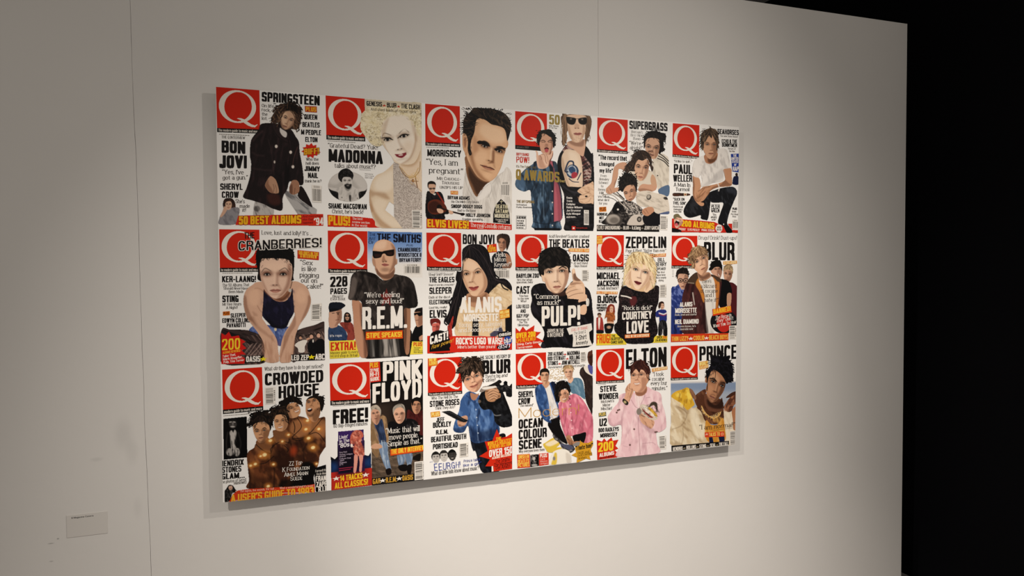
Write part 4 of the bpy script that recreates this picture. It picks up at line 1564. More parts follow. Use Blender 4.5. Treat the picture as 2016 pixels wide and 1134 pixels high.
F.m('15100e', '250,700 250,640 264,590 300,555 350,548 400,580 422,630 420,700 410,720 398,670 370,655 320,668 296,700 285,725 268,715')
F.n('4a3c34', '250,680 264,590 300,555 350,548 400,580 422,630 418,680 370,650 296,690', 60, .12, .05, 3, .5)
for a in ('262,600 255,580 270,590', '300,560 300,545 320,552', '350,550 360,540 370,556', '400,580 415,575 412,600', '255,690 245,710 262,705'):
    F.l('15100e', a, 8, 3, 1, 1)
F.hairs('250,690 250,640 264,590 300,555 350,548 400,580 422,630 418,690 395,665 340,652 296,690 270,715', (330, 590), ('0e0b0a', '1c1512', '3a302a'), 80, 40, 4, .2, 8)
F.face((318, 738), (370, 718), (352, 762), (356, 792), 40, 'cc9c7e', '845440', lip='9a544a', side=1, bw=.13, eye=.9)
F.done()
B('flash')
quad('e08020', '64,866 130,862 132,906 66,910')
T('PLUS', 70, 902, 126, 898, 32, '5a2410', 'b')
B('cover_line')
T('RADIOHEAD', 38, 944, 140, 946, 26)
T('MEET', 66, 978, 110, 980, 26)
T('R.E.M.', 62, 1012, 112, 1014, 26)
B('banner')
poly('14110f', '34,1032 628,1040 628,1098 34,1094')
T('VELVET UNDERGROUND', 36, 1074, 260, 1075, 34, 'eee8e0', 'n')
T('*', 264, 1074, 284, 1074, 26, '8a8478')
T('BLUR', 290, 1075, 342, 1075, 32, 'eee8e0', 'n')
T('*', 346, 1075, 366, 1075, 26, '8a8478')
T('k.d.lang', 372, 1075, 452, 1076, 34, 'eee8e0', 'n')
T('*', 460, 1076, 480, 1076, 26, '8a8478')
T('JERRY GARCIA', 486, 1076, 624, 1077, 34, 'eee8e0', 'n')
bars(634, 944, 708, 948, 704, 1082, 636, 1080, True, 15)


cover(5, 0, (1314, 236, 1466, 464), 756, 'cover of a crouching person in a white T-shirt and dark jeans')
Q(50, 32, 313, 52, 310, 357, 47, 336, 26, "The World's Greatest Music Magazine")
issue_line(62, 380, 240, 388, 4)
B('cover_line')
T('SEAHORSES', 490, 138, 698, 150, 50, font='b')
T('The new Stone Roses!', 516, 165, 688, 174, 18, '5a544e', 's')
T('ECHO & THE', 532, 226, 682, 230, 38, font='b')
T('BUNNYMEN', 534, 262, 680, 268, 36, font='b')
T('Return of', 594, 290, 668, 292, 17, '5a544e', 's')
T('the Mac', 604, 314, 662, 316, 17, '5a544e', 's')
B('flash')
quad('24409c', '620,334 698,330 698,515 634,505')
for k, (s, a, b, h) in enumerate((('THE', 642, 676, 24), ('UNITED', 626, 692, 26), ('STATES', 630, 692, 26), ('OF', 652, 676, 22), ('RAP', 638, 696, 42))):
    y = (362, 392, 422, 452, 500)[k]
    T(s, a, y, b, y - 1, h, 'f0ece8', 'b')
F = Fig('inset_portrait', 'small inset of a person in dark blue')
F.m('1e2a5c', '636,600 645,560 664,548 690,548 696,570 696,632 640,632')
F.e('3c2a24', 676, 535, 14, 18, 0, 3, 1, 1)
F.done()
B('cover_line')
T("“I'd like to quit...”", 62, 414, 242, 420, 22, '5a544e', 's')
B('headline')
T('PAUL', 62, 522, 240, 534, 92, font='b')
T('WELLER', 56, 604, 242, 606, 66, font='b')
B('cover_line')
T('A Man In', 62, 650, 222, 656, 36, '3a3632', 's')
T('Turmoil', 80, 696, 214, 698, 34, '3a3632', 's')
F = Fig('cigar', 'fat brown cigar')
F.m('4a2a1e', '50,722 70,714 150,716 216,722 216,740 150,746 70,748 52,742')
F.n('7a4a34', '50,722 216,722 216,740 52,742', 0, .1, .03, 4, .7)
F.p('d8c8a0', '!160,716 186,718 186,744 160,745', 2)
F.e('a02c20', 173, 731, 8, 8, 0, 2)
F.done()
B('cover_line')
T('“SUCK ON', 54, 790, 166, 792, 28, font='n')
T('THIS, SON”', 54, 828, 182, 832, 30, font='n')
T("Rock'n'roll", 56, 858, 148, 862, 19, '5a544e', 's')
T('managers', 60, 882, 146, 886, 19, '5a544e', 's')
T('from Hell', 60, 906, 134, 908, 19, '5a544e', 's')
F = Fig('portrait', 'crouching person in a white short-sleeved shirt')
F.m('1e1f24', '245,740 330,760 420,720 400,960 360,978 325,965 322,935 270,950 210,958 165,930 158,880 180,830 215,780')
F.n('44464e', '245,740 420,720 400,960 210,958 165,930', 60, .05, .02, 6, .5)
F.m('1c1e26', '400,720 480,680 560,660 640,655 676,685 680,730 650,800 610,900 585,1000 600,1040 635,1085 632,1104 590,1104 548,1040 500,1020 495,980 520,900 545,815 480,812 420,800')
F.n('474c58', '480,680 640,655 676,685 650,800 585,1000 545,815 420,800', 70, .05, .02, 6, .55)
F.e('3a404c', 620, 690, 50, 30, 10, 16, .7)
F.m('111114', '500,990 548,1030 590,1040 632,1080 634,1104 575,1104 540,1040 500,1018')
F.e('d8d4d0', 549, 1022, 5, 7, 0, 2)
F.m('c4906c', '250,540 300,560 330,620 320,680 300,740 320,800 355,815 350,840 320,840 285,810 260,770 246,720 248,640')
F.p('83563e', '250,560 265,640 262,740 300,800 270,790 247,720', 8, .7)
F.m('c28c68', '545,485 590,465 625,480 630,560 628,640 560,655 500,660 430,690 390,740 350,790 310,800 290,780 300,720 340,660 420,640 500,620 560,590 556,540')
F.p('85563c', '560,590 600,620 628,640 520,655 430,690 400,720 440,660 520,632', 8, .7)
F.n('94643f', '290,680 420,640 400,740 330,800 290,790', 125, .09, .02, 4, .6)
F.l('6b3f2c', '300,700 350,670 390,660', 5, 3, .7)
F.l('6b3f2c', '285,770 330,740 370,700', 5, 3, .7)
F.l('d8d0c8', '490,620 505,660 500,695', 10, 3)
tee = '500,285 560,280 590,310 605,380 622,462 585,475 545,490 552,570 530,600 440,620 400,640 330,652 330,590 325,540 300,565 250,545 243,480 255,420 280,380 340,350 370,345'
F.m('e0dcd8', tee)
F.n('a8a4a2', tee, 80, .04, .016, 8, .6, .5, .75, 3)
F.p('b0acaa', '540,480 550,560 440,620 340,650 440,560 500,500', 16, .6)
F.l('9a9694', '430,440 425,500 430,560', 4, 4, .5)
F.l('8a8684', '365,375 375,425 400,440 440,425', 5, 3, .5)
F.cut('!330,540 338,600 328,640 318,590')
F.m('b57c5a', '365,340 480,320 485,370 460,410 420,430 385,425 365,400')
F.p('60341e', '400,370 450,380 485,350 470,400 425,425 395,410', 12, .8)
F.m('cc9a78', '345,200 380,150 450,150 490,200 492,270 480,330 455,370 425,385 395,372 360,320 345,270')
F.p('7c4c34', '440,250 490,230 485,320 440,384 420,384 450,330', 9, .65)
F.m('463629', '328,260 322,190 335,130 370,95 420,82 460,92 490,130 502,190 496,270 478,300 480,230 466,190 440,150 430,180 400,150 380,190 360,220 350,290 335,290')
F.n('8a7058', '328,260 335,130 420,82 490,130 502,190 478,300 466,190 440,150 380,190 350,290', 80, .1, .02, 4, .6)
F.l('4a3628', '400,150 380,190 368,215', 8, 3)
F.l('4a3628', '445,150 462,190 478,220', 10, 3)
F.hairs('328,260 322,190 335,130 370,95 420,82 460,92 490,130 502,190 492,280 470,200 440,145 420,160 390,160 365,220 348,290', (420, 90), ('3a2c22', '2a1f18', '7a6048', '94785c'), 90, 60, 3, .12, 3, .8, .4)
F.face((390, 242), (456, 242), (428, 296), (426, 328), 54, 'cc9a78', '7c4c34', lip='9a5a4a', iris='5a6a70', side=1, bw=.09, eye=.95)
F.done()
B('cover_line')
T('PETER', 430, 866, 510, 866, 38, font='n')
T('GREEN', 428, 902, 508, 906, 38, font='n')
T("“I'm", 440, 936, 476, 938, 20, '5a544e', 's')
T('alright', 424, 960, 482, 962, 20, '5a544e', 's')
T('now”', 432, 984, 478, 986, 20, '5a544e', 's')
T('PLUS', 636, 880, 680, 882, 22, font='b')
T('Bowie', 632, 904, 674, 906, 16, '5a544e', 's')
T('Pet Shop', 622, 930, 690, 932, 16, '5a544e', 's')
T('Boys', 636, 952, 672, 954, 16, '5a544e', 's')
bars(638, 974, 690, 978, 688, 1068, 636, 1066, False, 16)
B('banner')
poly('d02818', '36,965 300,985 460,1000 500,1020 545,1040 575,1104 36,1098')
B('banner')
poly('d02818', '592,1015 632,1016 632,1078 690,1080 690,1106 634,1104 632,1080 600,1040')
T('200 ALBUMS', 134, 1044, 458, 1072, 62, 'f2bc20', 'h', grow=.04, gcol='a01c10')
T('PRODIGY', 108, 1080, 176, 1084, 22, 'f0e8e0', 'n')
T('*', 178, 1085, 192, 1085, 18, '6a1410')
T('ELVIS PRESLEY', 196, 1084, 312, 1090, 22, 'f0e8e0', 'n')
T('*', 314, 1090, 328, 1090, 18, '6a1410')
T('PRIMAL SCREAM', 332, 1089, 458, 1095, 22, 'f0e8e0', 'n')
burst('f2eee8', 503, 1064, 36, 42, 16, .86, 0, 4)
T('OVER', 484, 1062, 524, 1062, 18, '3a3230', 'b')
T('RATED!', 480, 1084, 526, 1084, 18, '3a3230', 'b')
F = Fig('inset_portrait', 'shouting person poking out a tongue')
F.m('1a1614', '36,1060 80,1062 132,1080 128,1098 36,1098')
F.m('d8a890', '62,1000 66,960 90,940 125,942 148,970 146,1010 125,1040 95,1062 72,1050')
F.m('7a7050', '58,945 66,925 100,918 120,935 140,960 120,960 90,955 66,975')
F.e('3a0c0c', 92, 1010, 22, 30, 25, 3)
F.e('d86068', 86, 1026, 14, 16, 0, 3)
F.e('f0e8e0', 100, 988, 14, 5, 25, 2)
F.l('2c1a14', '80,970 95,966', 4, 2)
F.l('2c1a14', '118,978 130,986', 4, 2)
F.p('9a6450', '120,1000 146,1000 125,1040 100,1060', 8, .6)
F.done()


# middle row
cover(0, 1, (424, 446, 648, 722), 920, 'cover of a person with cropped black hair in a navy halter top and denim shorts')
Q(30, 20, 356, 22, 358, 332, 36, 334, 34, 'he modern guide to music and more')
issue_line(58, 380, 308, 378)
B('cover_line')
T('Love, lust and lolly! It’s ...'.replace('’', "'"), 374, 65, 784, 72, 34, '4a4440', 's')
B('headline')
T('KER-LAANG!', 54, 450, 328, 448, 50, font='b')
B('headline')
T('STING', 56, 612, 188, 610, 54, font='h')
B('cover_line')
T('The 50 Albums That', 58, 486, 274, 482, 24, '4a4440', 's')
T('Should', 66, 510, 142, 510, 22, '4a4440', 's')
T('Never', 148, 510, 204, 510, 22, '4a4440', 'i')
T('Have', 210, 510, 268, 510, 22, '4a4440', 's')
T('Been Made', 108, 538, 228, 536, 22, '4a4440', 's')
T('Mr Five Hours', 58, 640, 210, 637, 24, '4a4440', 's')
T('A Night!', 88, 667, 180, 664, 22, '4a4440', 's')
B('flash')
quad('e07818', '60,688 116,684 118,716 62,720')
T('PLUS', 64, 714, 112, 710, 22, '5a2810', 'b')
B('cover_line')
T('SLEEPER', 124, 736, 242, 732, 34)
T('EDWYN COLLINS', 56, 778, 278, 774, 36)
T('PAVAROTTI', 92, 816, 244, 812, 34)
B('flash')
quad('c83014', '664,190 838,206 836,272 664,258')
T('DOLORES IN THE', 674, 224, 832, 238, 28, 'f0c030', 'b')
T('Q INTERVIEW', 686, 250, 820, 260, 28, 'f0c030', 'b')
B('cover_line')
for s, a, y, b, yb in (('“Sex', 684, 306, 786, 312), ('is like', 698, 358, 816, 360), ('pigging', 682, 408, 836, 412), ('out on', 692, 452, 822, 454), ('cake!”', 738, 500, 872, 500)):
    T(s, a, y, b, yb, 37, '4a4440', 's')
bars(778, 626, 860, 618, 858, 756, 776, 756, True, 21)
F = Fig('portrait', 'seated person with cropped hair leaning on both arms')
# tights
F.m('4c3a38', '48,838 120,832 200,832 280,840 340,860 400,900 400,1100 48,1100')
F.n('8a7068', '180,930 400,880 400,1100 200,1100', 50, .12, .01, 4, .7)
F.n('171214', '48,838 280,840 400,900 330,960 150,900', 20, .08, .01, 6, .8)
F.n('b89a90', '200,1000 360,940 400,1060 300,1090', 130, .14, .008, 3, .5)
F.m('564340', '620,880 680,830 800,795 888,774 888,930 860,1000 700,1060 620,1090')
F.n('17100f', '620,880 680,830 888,774 888,870 700,900', -20, .08, .01, 6, .85)
F.n('a88c80', '640,900 888,850 888,930 700,1060 640,1050', 60, .12, .008, 4, .6)
# shorts
F.m('4a62a8', '272,838 310,800 380,790 560,810 640,800 640,860 600,900 560,960 505,960 480,900 380,880 330,860')
F.n('7a90c8', '272,838 380,790 640,800 600,900 480,900', 60, .06, .03, 5, .7)
F.l('2a3a70', '490,830 490,880 510,950', 5, 3, .8)
F.e('d8c8a0', 486, 830, 10, 14, 0, 2)
# torso skin and arms
sk = '360,445 300,470 250,510 228,570 228,640 255,740 300,800 345,860 385,930 398,1000 405,1092 512,1092 508,1000 494,910 450,840 400,770 384,720 500,640 636,690 610,780 560,862 532,950 520,1092 612,1092 632,990 645,890 680,800 740,710 772,620 768,560 740,490 690,455 620,440'
F.m('cfa48a', sk)
F.p('8a5a42', '340,720 300,690 350,800 420,860 480,930 440,900 340,830 270,740', 12, .35)
F.p('8c5a42', '640,690 620,780 570,860 545,960 528,1060 600,880 650,790', 8, .5)
F.p('8a5a42', '228,560 228,640 255,740 300,770 330,800 290,720 260,640 250,570', 10, .6)
F.p('8a5a42', '770,570 765,630 735,710 690,770 720,690 745,620 750,560', 10, .6)
F.n('a87456', '385,900 500,900 512,1092 400,1092', 85, .05, .01, 8, .5)
F.n('a87456', '525,900 640,900 612,1092 520,1092', 95, .05, .01, 8, .5)
F.p('e2b698', '270,540 330,500 360,560 330,640 280,620', 20, .6)
F.p('e2b698', '680,500 730,530 730,600 680,620 650,560', 20, .6)
F.l('7a4a34', '370,690 350,660 340,640', 5, 4, .5)
F.l('8a5a40', '385,520 350,500 320,500', 6, 6, .4)
F.m('1f1d3c', '392,510 420,540 470,590 520,608 570,600 605,560 622,500 630,600 636,690 600,760 565,820 470,816 430,780 384,730 380,690 388,600')
F.n('33305a', '392,510 622,500 636,690 565,820 470,816 384,730', 70, .05, .02, 8, .6)
F.p('0f0e20', '390,690 430,780 470,816 565,820 620,720 560,790 480,790', 12, .7)
F.p('9a6448', '395,520 430,500 580,520 605,545 570,590 520,606 470,588', 8)
F.p('6a3c2a', '400,525 470,575 540,600 590,560 600,530 540,580 470,560', 8, .7)
# head
F.m('15110f', '330,300 328,220 345,185 420,165 520,160 600,170 632,200 640,280 630,400 612,440 360,440 345,360')
F.n('3c322e', '328,220 420,165 600,170 640,280 600,290 360,290', 85, .1, .03, 6, .5)
F.m('dcb8a2', '360,350 370,270 420,258 560,262 610,290 622,360 610,440 590,500 550,555 500,582 455,570 405,520 375,450')
F.p('94624c', '585,300 622,350 610,440 590,500 545,556 500,580 550,510 580,430', 14, .7)
F.p('a87862', '362,350 375,450 405,520 440,560 415,500 385,430', 10, .6)
F.p('e8c4aa', '410,300 540,300 560,350 490,370 420,360', 24, .6)
F.n('15110f', '330,180 640,180 625,300 590,280 540,250 500,275 460,250 420,270 380,250 355,330', 88, .12, .015, 6, 1, .25, .5)
F.p('15110f', '335,180 635,180 630,240 560,250 480,245 400,250 345,250', 8)
F.hairs('330,300 328,220 345,185 420,165 520,160 600,170 632,200 640,280 630,350 615,280 560,245 500,260 420,250 362,290 345,340', (480, 170), ('0e0b0a', '1a1412', '342a26'), 70, 42, 4, .12, 3, .85, .15)
F.face((418, 388), (548, 386), (482, 470), (486, 516), 88, 'dab096', '8c5a46', lip='b06a5c', brow='1a1210', iris='46484a', bw=.04, side=1, arch=.14, eye=.95, sock=.85, hl='e8c4aa')
F.e('b8b0a8', 604, 516, 12, 14, 0, 3, 1, 1)
F.l('2a1a14', '622,440 612,480 604,500', 5, 2)
F.done()
F = Fig('inset_portrait', 'three people standing, one in white, two in black')
F.m('ded8d0', '640,960 670,930 720,915 745,925 725,970 720,1015 675,1018 665,985')
F.m('c8967a', '735,905 770,890 775,905 740,920')
F.e('241a16', 688, 895, 16, 20, 0, 2, 1, 1)
F.e('c8967a', 688, 904, 12, 15, 0, 3)
F.m('15151a', '748,940 790,905 805,920 810,970 805,1020 752,1018')
F.e('2a201c', 776, 884, 24, 22, 0, 2, 1, 1)
F.e('d0a088', 776, 892, 15, 18, 0, 3)
F.m('131318', '800,960 815,920 850,905 882,925 886,1018 800,1022')
F.e('1a1412', 834, 876, 20, 24, 0, 2, 1, 1)
F.e('d0a088', 834, 884, 15, 20, 0, 3)
F.e('d8d0c8', 790, 925, 6, 12, 0, 3)
F.done()
B('burst')
poly('d01c14', '48,860 80,880 110,850 130,890 190,880 200,905 245,930 215,950 252,985 210,1000 248,1035 190,1035 240,1065 235,1108 50,1112')
T('200', 54, 1000, 200, 990, 90, 'f2d030', 'n')
T('ALBUMS REVIEWED', 60, 1030, 202, 1012, 20, 'f2a830', 'b')
T('Take That,', 58, 1060, 166, 1042, 20, 'f4ece4', 'd')
T('Mark Knopfler,', 62, 1084, 220, 1062, 20, 'f4ece4', 'd')
T('Pulp, Tina Turner', 66, 1106, 232, 1086, 19, 'f4ece4', 'd')
B('banner')
quad('100d0c', '240,1046 392,1042 392,1098 238,1104')
T('OASIS', 248, 1096, 364, 1092, 46, 'f2eee8', 'b')
T('*', 368, 1096, 412, 1094, 52, 'f0e018')
B('banner')
quad('100d0c', '612,1034 888,1018 888,1078 612,1088')
T('LED ZEP', 614, 1082, 756, 1078, 44, 'f2eee8', 'b')
T('*', 758, 1080, 802, 1078, 52, 'f0e018')
T('ABC', 806, 1076, 884, 1074, 46, 'f2eee8', 'b')
B('headline')
T('THE', 232, 98, 316, 94, 50, '14100f', 'd')
T('CRANBERRIES!', 186, 196, 858, 168, 78, '14100f', 'd', grow=.05)


cover(1, 1, (636, 450, 842, 712), 892, 'cover of a shaven-headed person in sunglasses and a dark T-shirt against a blue sky')
F = Fig('sky_background', 'blue printed sky')
F.m('5a86cc', '!378,22 848,32 852,330 852,420 380,420')
F.p('86a8dc', '!300,120 900,120 900,240 300,240', 50, .8)
F.p('c4d0e4', '!300,190 900,200 900,300 300,300', 45, .9)
F.p('efece8', '!300,270 900,280 900,560 300,560', 40)
F.done()
Q(40, 16, 378, 23, 378, 346, 44, 342, 35)
issue_line(62, 392, 226, 394)
B('cover_line')
T('The', 392, 62, 450, 64, 28, '1e2c58', 's', .8)
T('Art', 390, 98, 448, 98, 28, '1e2c58', 's', .8)
T('Of', 388, 130, 436, 130, 28, '1e2c58', 's', .8)
B('headline')
T('THE SMITHS', 460, 112, 834, 122, 72, '0e1222', 'b')
B('cover_line')
T('PLUS', 712, 150, 766, 152, 16, '2c3a60', 's')
T('CRANBERRIES', 638, 198, 830, 198, 34, '141624', 'b')
T('WOODSTOCK II', 640, 242, 838, 242, 34, '141624', 'b')
T('BRYAN FERRY', 650, 286, 834, 284, 34, '141624', 'b')
bars(690, 304, 832, 304, 830, 386, 690, 384, False, 22)
B('headline')
T('228', 60, 498, 208, 492, 88, font='b')
T('PAGES', 62, 560, 204, 556, 50, font='b')
B('cover_line')
T('Biggest', 82, 588, 174, 586, 22, '5a544e', 's', .8)
T('Ever Issue', 64, 612, 190, 610, 24, '5a544e', 's', .8)
F = Fig('inset_portrait', 'person in a dark blue cap and blue T-shirt')
F.m('34507e', '52,830 120,820 180,850 204,900 204,952 52,955')
F.n('20345a', '52,830 204,900 204,952 52,955', 70, .06, .03, 5, .6)
F.m('c89a80', '52,690 70,680 150,680 160,700 158,780 130,815 110,840 52,835')
F.p('84523c', '120,690 160,700 158,780 130,815 100,830 120,780', 8, .6)
F.m('1c2438', '52,640 90,626 150,628 185,645 190,660 165,680 150,688 100,690 52,700')
F.p('0e1424', '52,690 100,680 150,688 165,680 120,700 52,712', 4)
F.l('2a1610', '112,718 140,716', 5, 2)
F.l('2a1610', '78,722 96,720', 5, 2)
F.e('1a0e0a', 128, 728, 8, 5, 0, 2)
F.l('7a3c30', '108,780 136,776', 5, 2)
F.l('84523c', '132,730 142,758 124,764', 4, 3, .8)
F.done()
B('inset_lettering')
T("b's rops", 58, 924, 160, 920, 20, 'd8d8dc', 'd')
F = Fig('inset_portrait', 'long-haired person in a red shirt and dark glasses')
F.m('a84438', '140,810 180,795 240,800 262,840 270,940 205,952 204,890')
F.n('742a24', '140,810 240,800 270,940 205,952', 80, .07, .03, 4, .6)
F.m('2a1a16', '176,790 178,740 190,716 215,714 234,735 240,790 222,800 190,800')
F.e('b88a70', 206, 755, 17, 28, 0, 3)
F.e('140e0c', 197, 746, 9, 7, 0, 2)
F.e('140e0c', 217, 746, 9, 7, 0, 2)
F.l('6a2c24', '198,768 214,768', 4, 2)
F.done()
F = Fig('inset_portrait', 'person in dark glasses and a black shirt')
F.m('131216', '745,940 765,880 790,830 830,815 858,812 858,960 760,962')
F.m('c08e72', '775,720 800,690 850,690 856,800 830,830 800,835 785,790')
F.p('7a4a38', '820,720 856,730 856,800 820,830 810,800', 8, .6)
F.m('2a1c18', '780,710 790,685 820,675 858,680 858,770 846,740 830,710')
F.p('120d0c', '774,722 850,712 846,738 818,746 800,732 778,742', 3)
F.l('6a2c24', '788,782 812,780', 4, 2)
F.m('c08e72', '820,925 856,905 858,940 825,955')
F.done()
B('banner')
quad('ecd848', '52,958 310,950 310,1096 58,1110')
B('banner')
quad('ecd848', '735,962 858,962 858,1068 735,1074')
B('banner_lettering')
T('EXTRA!', 64, 1042, 278, 1034, 72, 'd0301c', 'b')
T('Massive guide to every', 62, 1072, 300, 1062, 24, '2a241c', 's')
T('record shop in Britain', 60, 1098, 298, 1090, 24, '2a241c', 's')
T('PLUS', 770, 1004, 844, 1002, 34, 'd0301c', 'b')
for k, s in enumerate((('The best', 832), ('review', 818), ('section in', 852), ('the world', 850))):
    T(s[0], 772, 1020 + 13.5 * k, s[1], 1020 + 13 * k, 10, '2a241c', 'd')
F = Fig('portrait', 'shaven-headed person in sunglasses and a dark T-shirt')
F.m('24201e', '330,860 480,880 740,850 740,1080 690,1088 330,1096')
F.p('8a8682', '!405,880 430,870 440,1092 420,1092', 10, .8)
F.p('a09a94', '!480,870 600,860 640,1090 480,1092', 14)
F.n('4a4644', '400,870 650,870 650,1092 400,1092', 85, .06, .004, 5, .9)
F.p('15110f', '440,900 480,880 520,1000 500,1092 450,1092', 10, .8)
F.m('c08a6c', '250,600 330,640 330,760 345,900 370,1000 375,1090 320,1096 290,1020 272,940 262,860 256,740')
F.p('6e4232', '315,640 345,760 360,900 380,1000 375,1090 350,1090 340,900 320,780', 12, .75)
F.m('a87658', '690,680 742,670 745,850 740,960 735,1050 715,1076 700,1050 690,960')
F.p('5a3628', '690,680 712,680 712,900 700,1050 690,960', 8, .7)
ts = '240,410 275,370 330,358 400,372 450,390 520,440 600,390 650,395 720,410 765,450 790,520 806,655 740,680 690,690 690,860 600,880 400,880 330,850 330,640 270,612 216,600 225,520'
F.m('38302e', ts)
F.n('5e5450', ts, 70, .04, .014, 8, .6, .5, .75, 4)
F.n('15100f', ts, 110, .04, .012, 8, .6, .5, .75, 7)
F.p('766a64', '250,420 290,440 270,560 235,600 218,598 228,520', 12, .8)
F.p('1a1413', '300,370 400,372 460,400 500,440 430,420 360,400', 10, .8)
F.p('120e0d', '690,500 790,540 800,655 740,672 700,640', 14, .6)
F.l('6a605a', '360,400 400,560 390,700', 14, 10, .5)
F.l('15100f', '640,420 660,560 640,800', 14, 10, .5)
F.l('4a423e', '460,400 520,470 600,400', 12, 4, .9)
F.p('a02a24', '!540,510 556,560 600,560 566,600 580,660 540,625 500,660 515,600 480,560 525,560', 5, .75)
F.m('c49476', '450,310 600,320 606,390 570,430 520,440 480,410 455,380')
F.p('6a3e2c', '455,340 500,390 560,385 604,350 606,400 560,430 500,420 458,385', 10, .75)
F.m('d8aa8a', '420,230 424,170 445,120 490,95 540,95 590,120 618,170 622,250 634,262 632,300 615,312 600,350 570,378 520,385 480,370 450,322 432,320 418,280')
F.p('8a5a44', '580,130 618,170 622,250 630,300 600,350 560,380 590,300 600,210', 12, .7)
F.p('ecc8ac', '440,140 490,105 540,110 520,170 450,175', 16, .7)
F.p('965f48', '418,262 440,260 450,320 434,320', 6, .5)
F.p('1a0f0c', '416,200 428,190 500,196 520,190 600,178 606,190 604,225 580,236 545,232 525,214 505,220 490,246 440,254 424,236', 3)
F.p('5a2c20', '440,220 490,220 480,240 450,244', 8, .6)
F.p('5a2c20', '545,205 590,200 585,224 555,222', 8, .5)
F.p('8a5840', '520,230 530,262 545,280 510,284 500,276 508,240', 6, .6)
F.e('3a1c14', 512, 284, 7, 4, 0, 3, .8)
F.e('3a1c14', 536, 282, 7, 4, 0, 3, .8)
F.p('b86a60', '500,306 522,296 552,304 560,312 530,322 512,318', 3)
F.l('5a2420', '500,308 530,310 560,310', 4, 2, .8)
F.e('8a6450', 530, 350, 36, 18, 0, 12, .6)
F.done()
B('cover_line')
T('“We’re feeling'.replace('’', "'"), 350, 588, 652, 582, 44, 'f4f0ea', 's')
T('sexy and loud!”', 364, 640, 690, 636, 42, 'f4f0ea', 's')
B('headline')
T('R.E.M.', 332, 860, 716, 846, 190, 'f6f2ec', 'b')
B('flash')
quad('dc4c14', '364,880 678,866 680,936 362,948')
T('STIPE SPEAKS!', 370, 934, 670, 922, 44, 'f4d040', 'b')


cover(2, 1, (832, 452, 1018, 702), 844, 'cover of a smiling person with very long dark hair in a pale top')
Q(33, 27, 344, 30, 346, 333, 38, 331, 34)
issue_line(54, 381, 296, 376)
B('headline')
T('BON JOVI', 358, 130, 642, 134, 88, font='b')
B('cover_line')
T('Shag! Sniff! Snooze!', 54, 412, 272, 408, 22, '5a544e', 's')
T('THE EAGLES', 58, 472, 284, 470, 50)
T('Shape of your lips, young lady?', 54, 502, 282, 498, 15, '5a544e', 's')
T('SLEEPER', 60, 576, 258, 572, 58, font='b')
T('Dads at the disco!', 56, 616, 244, 612, 22, '5a544e', 's')
T('ELECTRONIC', 60, 668, 246, 664, 40)
T('Live! No, really!', 58, 708, 216, 702, 20, '5a544e', 's')
T('ELVIS', 62, 788, 214, 784, 70, font='b')
F = Fig('inset_portrait', 'brown-haired person in a dark vest showing a bare arm')
F.m('2a2c36', '620,240 660,200 700,190 760,200 790,260 785,340 640,345 622,300')
F.m('b07a5c', '740,215 780,240 795,290 785,345 720,345 715,320 750,300')
F.p('6a4030', '720,320 770,300 785,345 720,345', 6, .7)
F.m('c08a6c', '672,90 690,60 740,60 755,100 750,150 730,185 700,195 680,160')
F.p('74483a', '725,90 752,100 750,150 725,188 715,150', 7, .7)
F.m('3a2820', '665,110 662,60 690,38 730,36 770,50 782,100 770,150 750,190 745,120 735,90 700,75 680,90 676,120')
F.n('6a4c3a', '665,110 662,60 730,36 782,100 750,190 745,120 700,75', 70, .1, .03, 4, .6)
F.face((686, 118), (722, 120), (702, 142), (702, 160), 26, 'c08a6c', '74483a', lip='8a4c40', side=1, bw=.13)
F.done()
B('flash')
quad('d83418', '574,138 658,126 664,200 580,208')
T('BE A', 594, 158, 626, 154, 18, 'f0c030', 'b')
T('STADIUM', 584, 180, 650, 173, 20, 'f0c030', 'b')
T('NEAR YOU', 584, 202, 656, 194, 20, 'f0c030', 'b')
B('cover_line')
T('“Hello,', 638, 244, 748, 240, 38, 'f2eee8', 's')
T('Milton', 640, 286, 744, 284, 38, 'f2eee8', 's')
T('Keynes!”', 640, 330, 788, 326, 36, 'f2eee8', 's')
bars(636, 348, 776, 344, 776, 434, 638, 436, False, 23)
F = Fig('portrait', 'smiling person with very long dark hair')
F.m('d8bc94', '320,720 400,620 560,600 600,520 700,470 760,500 798,560 798,960 620,960 500,950 300,950 300,800')
F.n('b49468', '320,720 560,600 700,470 798,560 798,960 300,950', 60, .04, .02, 8, .6)
F.n('e8d2ae', '600,520 700,470 798,560 798,700 640,640', 40, .05, .03, 8, .7)
F.l('a8885c', '640,560 720,600 796,650', 6, 6, .6)
F.l('a8885c', '660,500 720,540 790,560', 5, 5, .5)
F.p('1b1a20', '!735,740 760,690 798,665 798,952 740,952', 4)
F.p('1c1c24', '!445,800 500,790 500,950 440,950', 6)
F.p('2c3a64', '!600,930 700,860 720,910 640,962 605,962', 6, .9)
hair = '352,200 370,160 420,132 500,130 550,150 590,200 610,280 640,360 660,430 740,440 790,490 796,545 740,510 690,480 640,520 600,560 560,600 420,620 380,590 360,640 330,700 310,780 290,860 240,860 200,810 230,740 250,660 275,560 300,480 312,400 305,370 350,360'
F.m('17141a', hair)
F.n('3a3236', hair, 75, .1, .012, 6, .5, .5, .75, 3)
F.n('3c3438', '590,300 660,430 790,490 690,480 600,560', 40, .08, .02, 5, .6)
F.m('bb8a68', '410,570 560,560 600,600 620,640 540,700 420,680 390,620')
F.p('80543c', '420,590 520,600 570,560 560,620 480,650 410,640', 12, .7)
F.m('e0b896', '352,330 362,280 390,255 430,262 480,290 520,340 560,400 580,470 560,540 520,580 470,595 430,580 390,520 365,460 352,400')
F.p('a87456', '520,350 570,430 578,500 540,565 490,590 540,510 540,420', 12, .7)
F.p('b88462', '352,400 368,465 400,535 430,580 410,510 380,440', 8, .5)
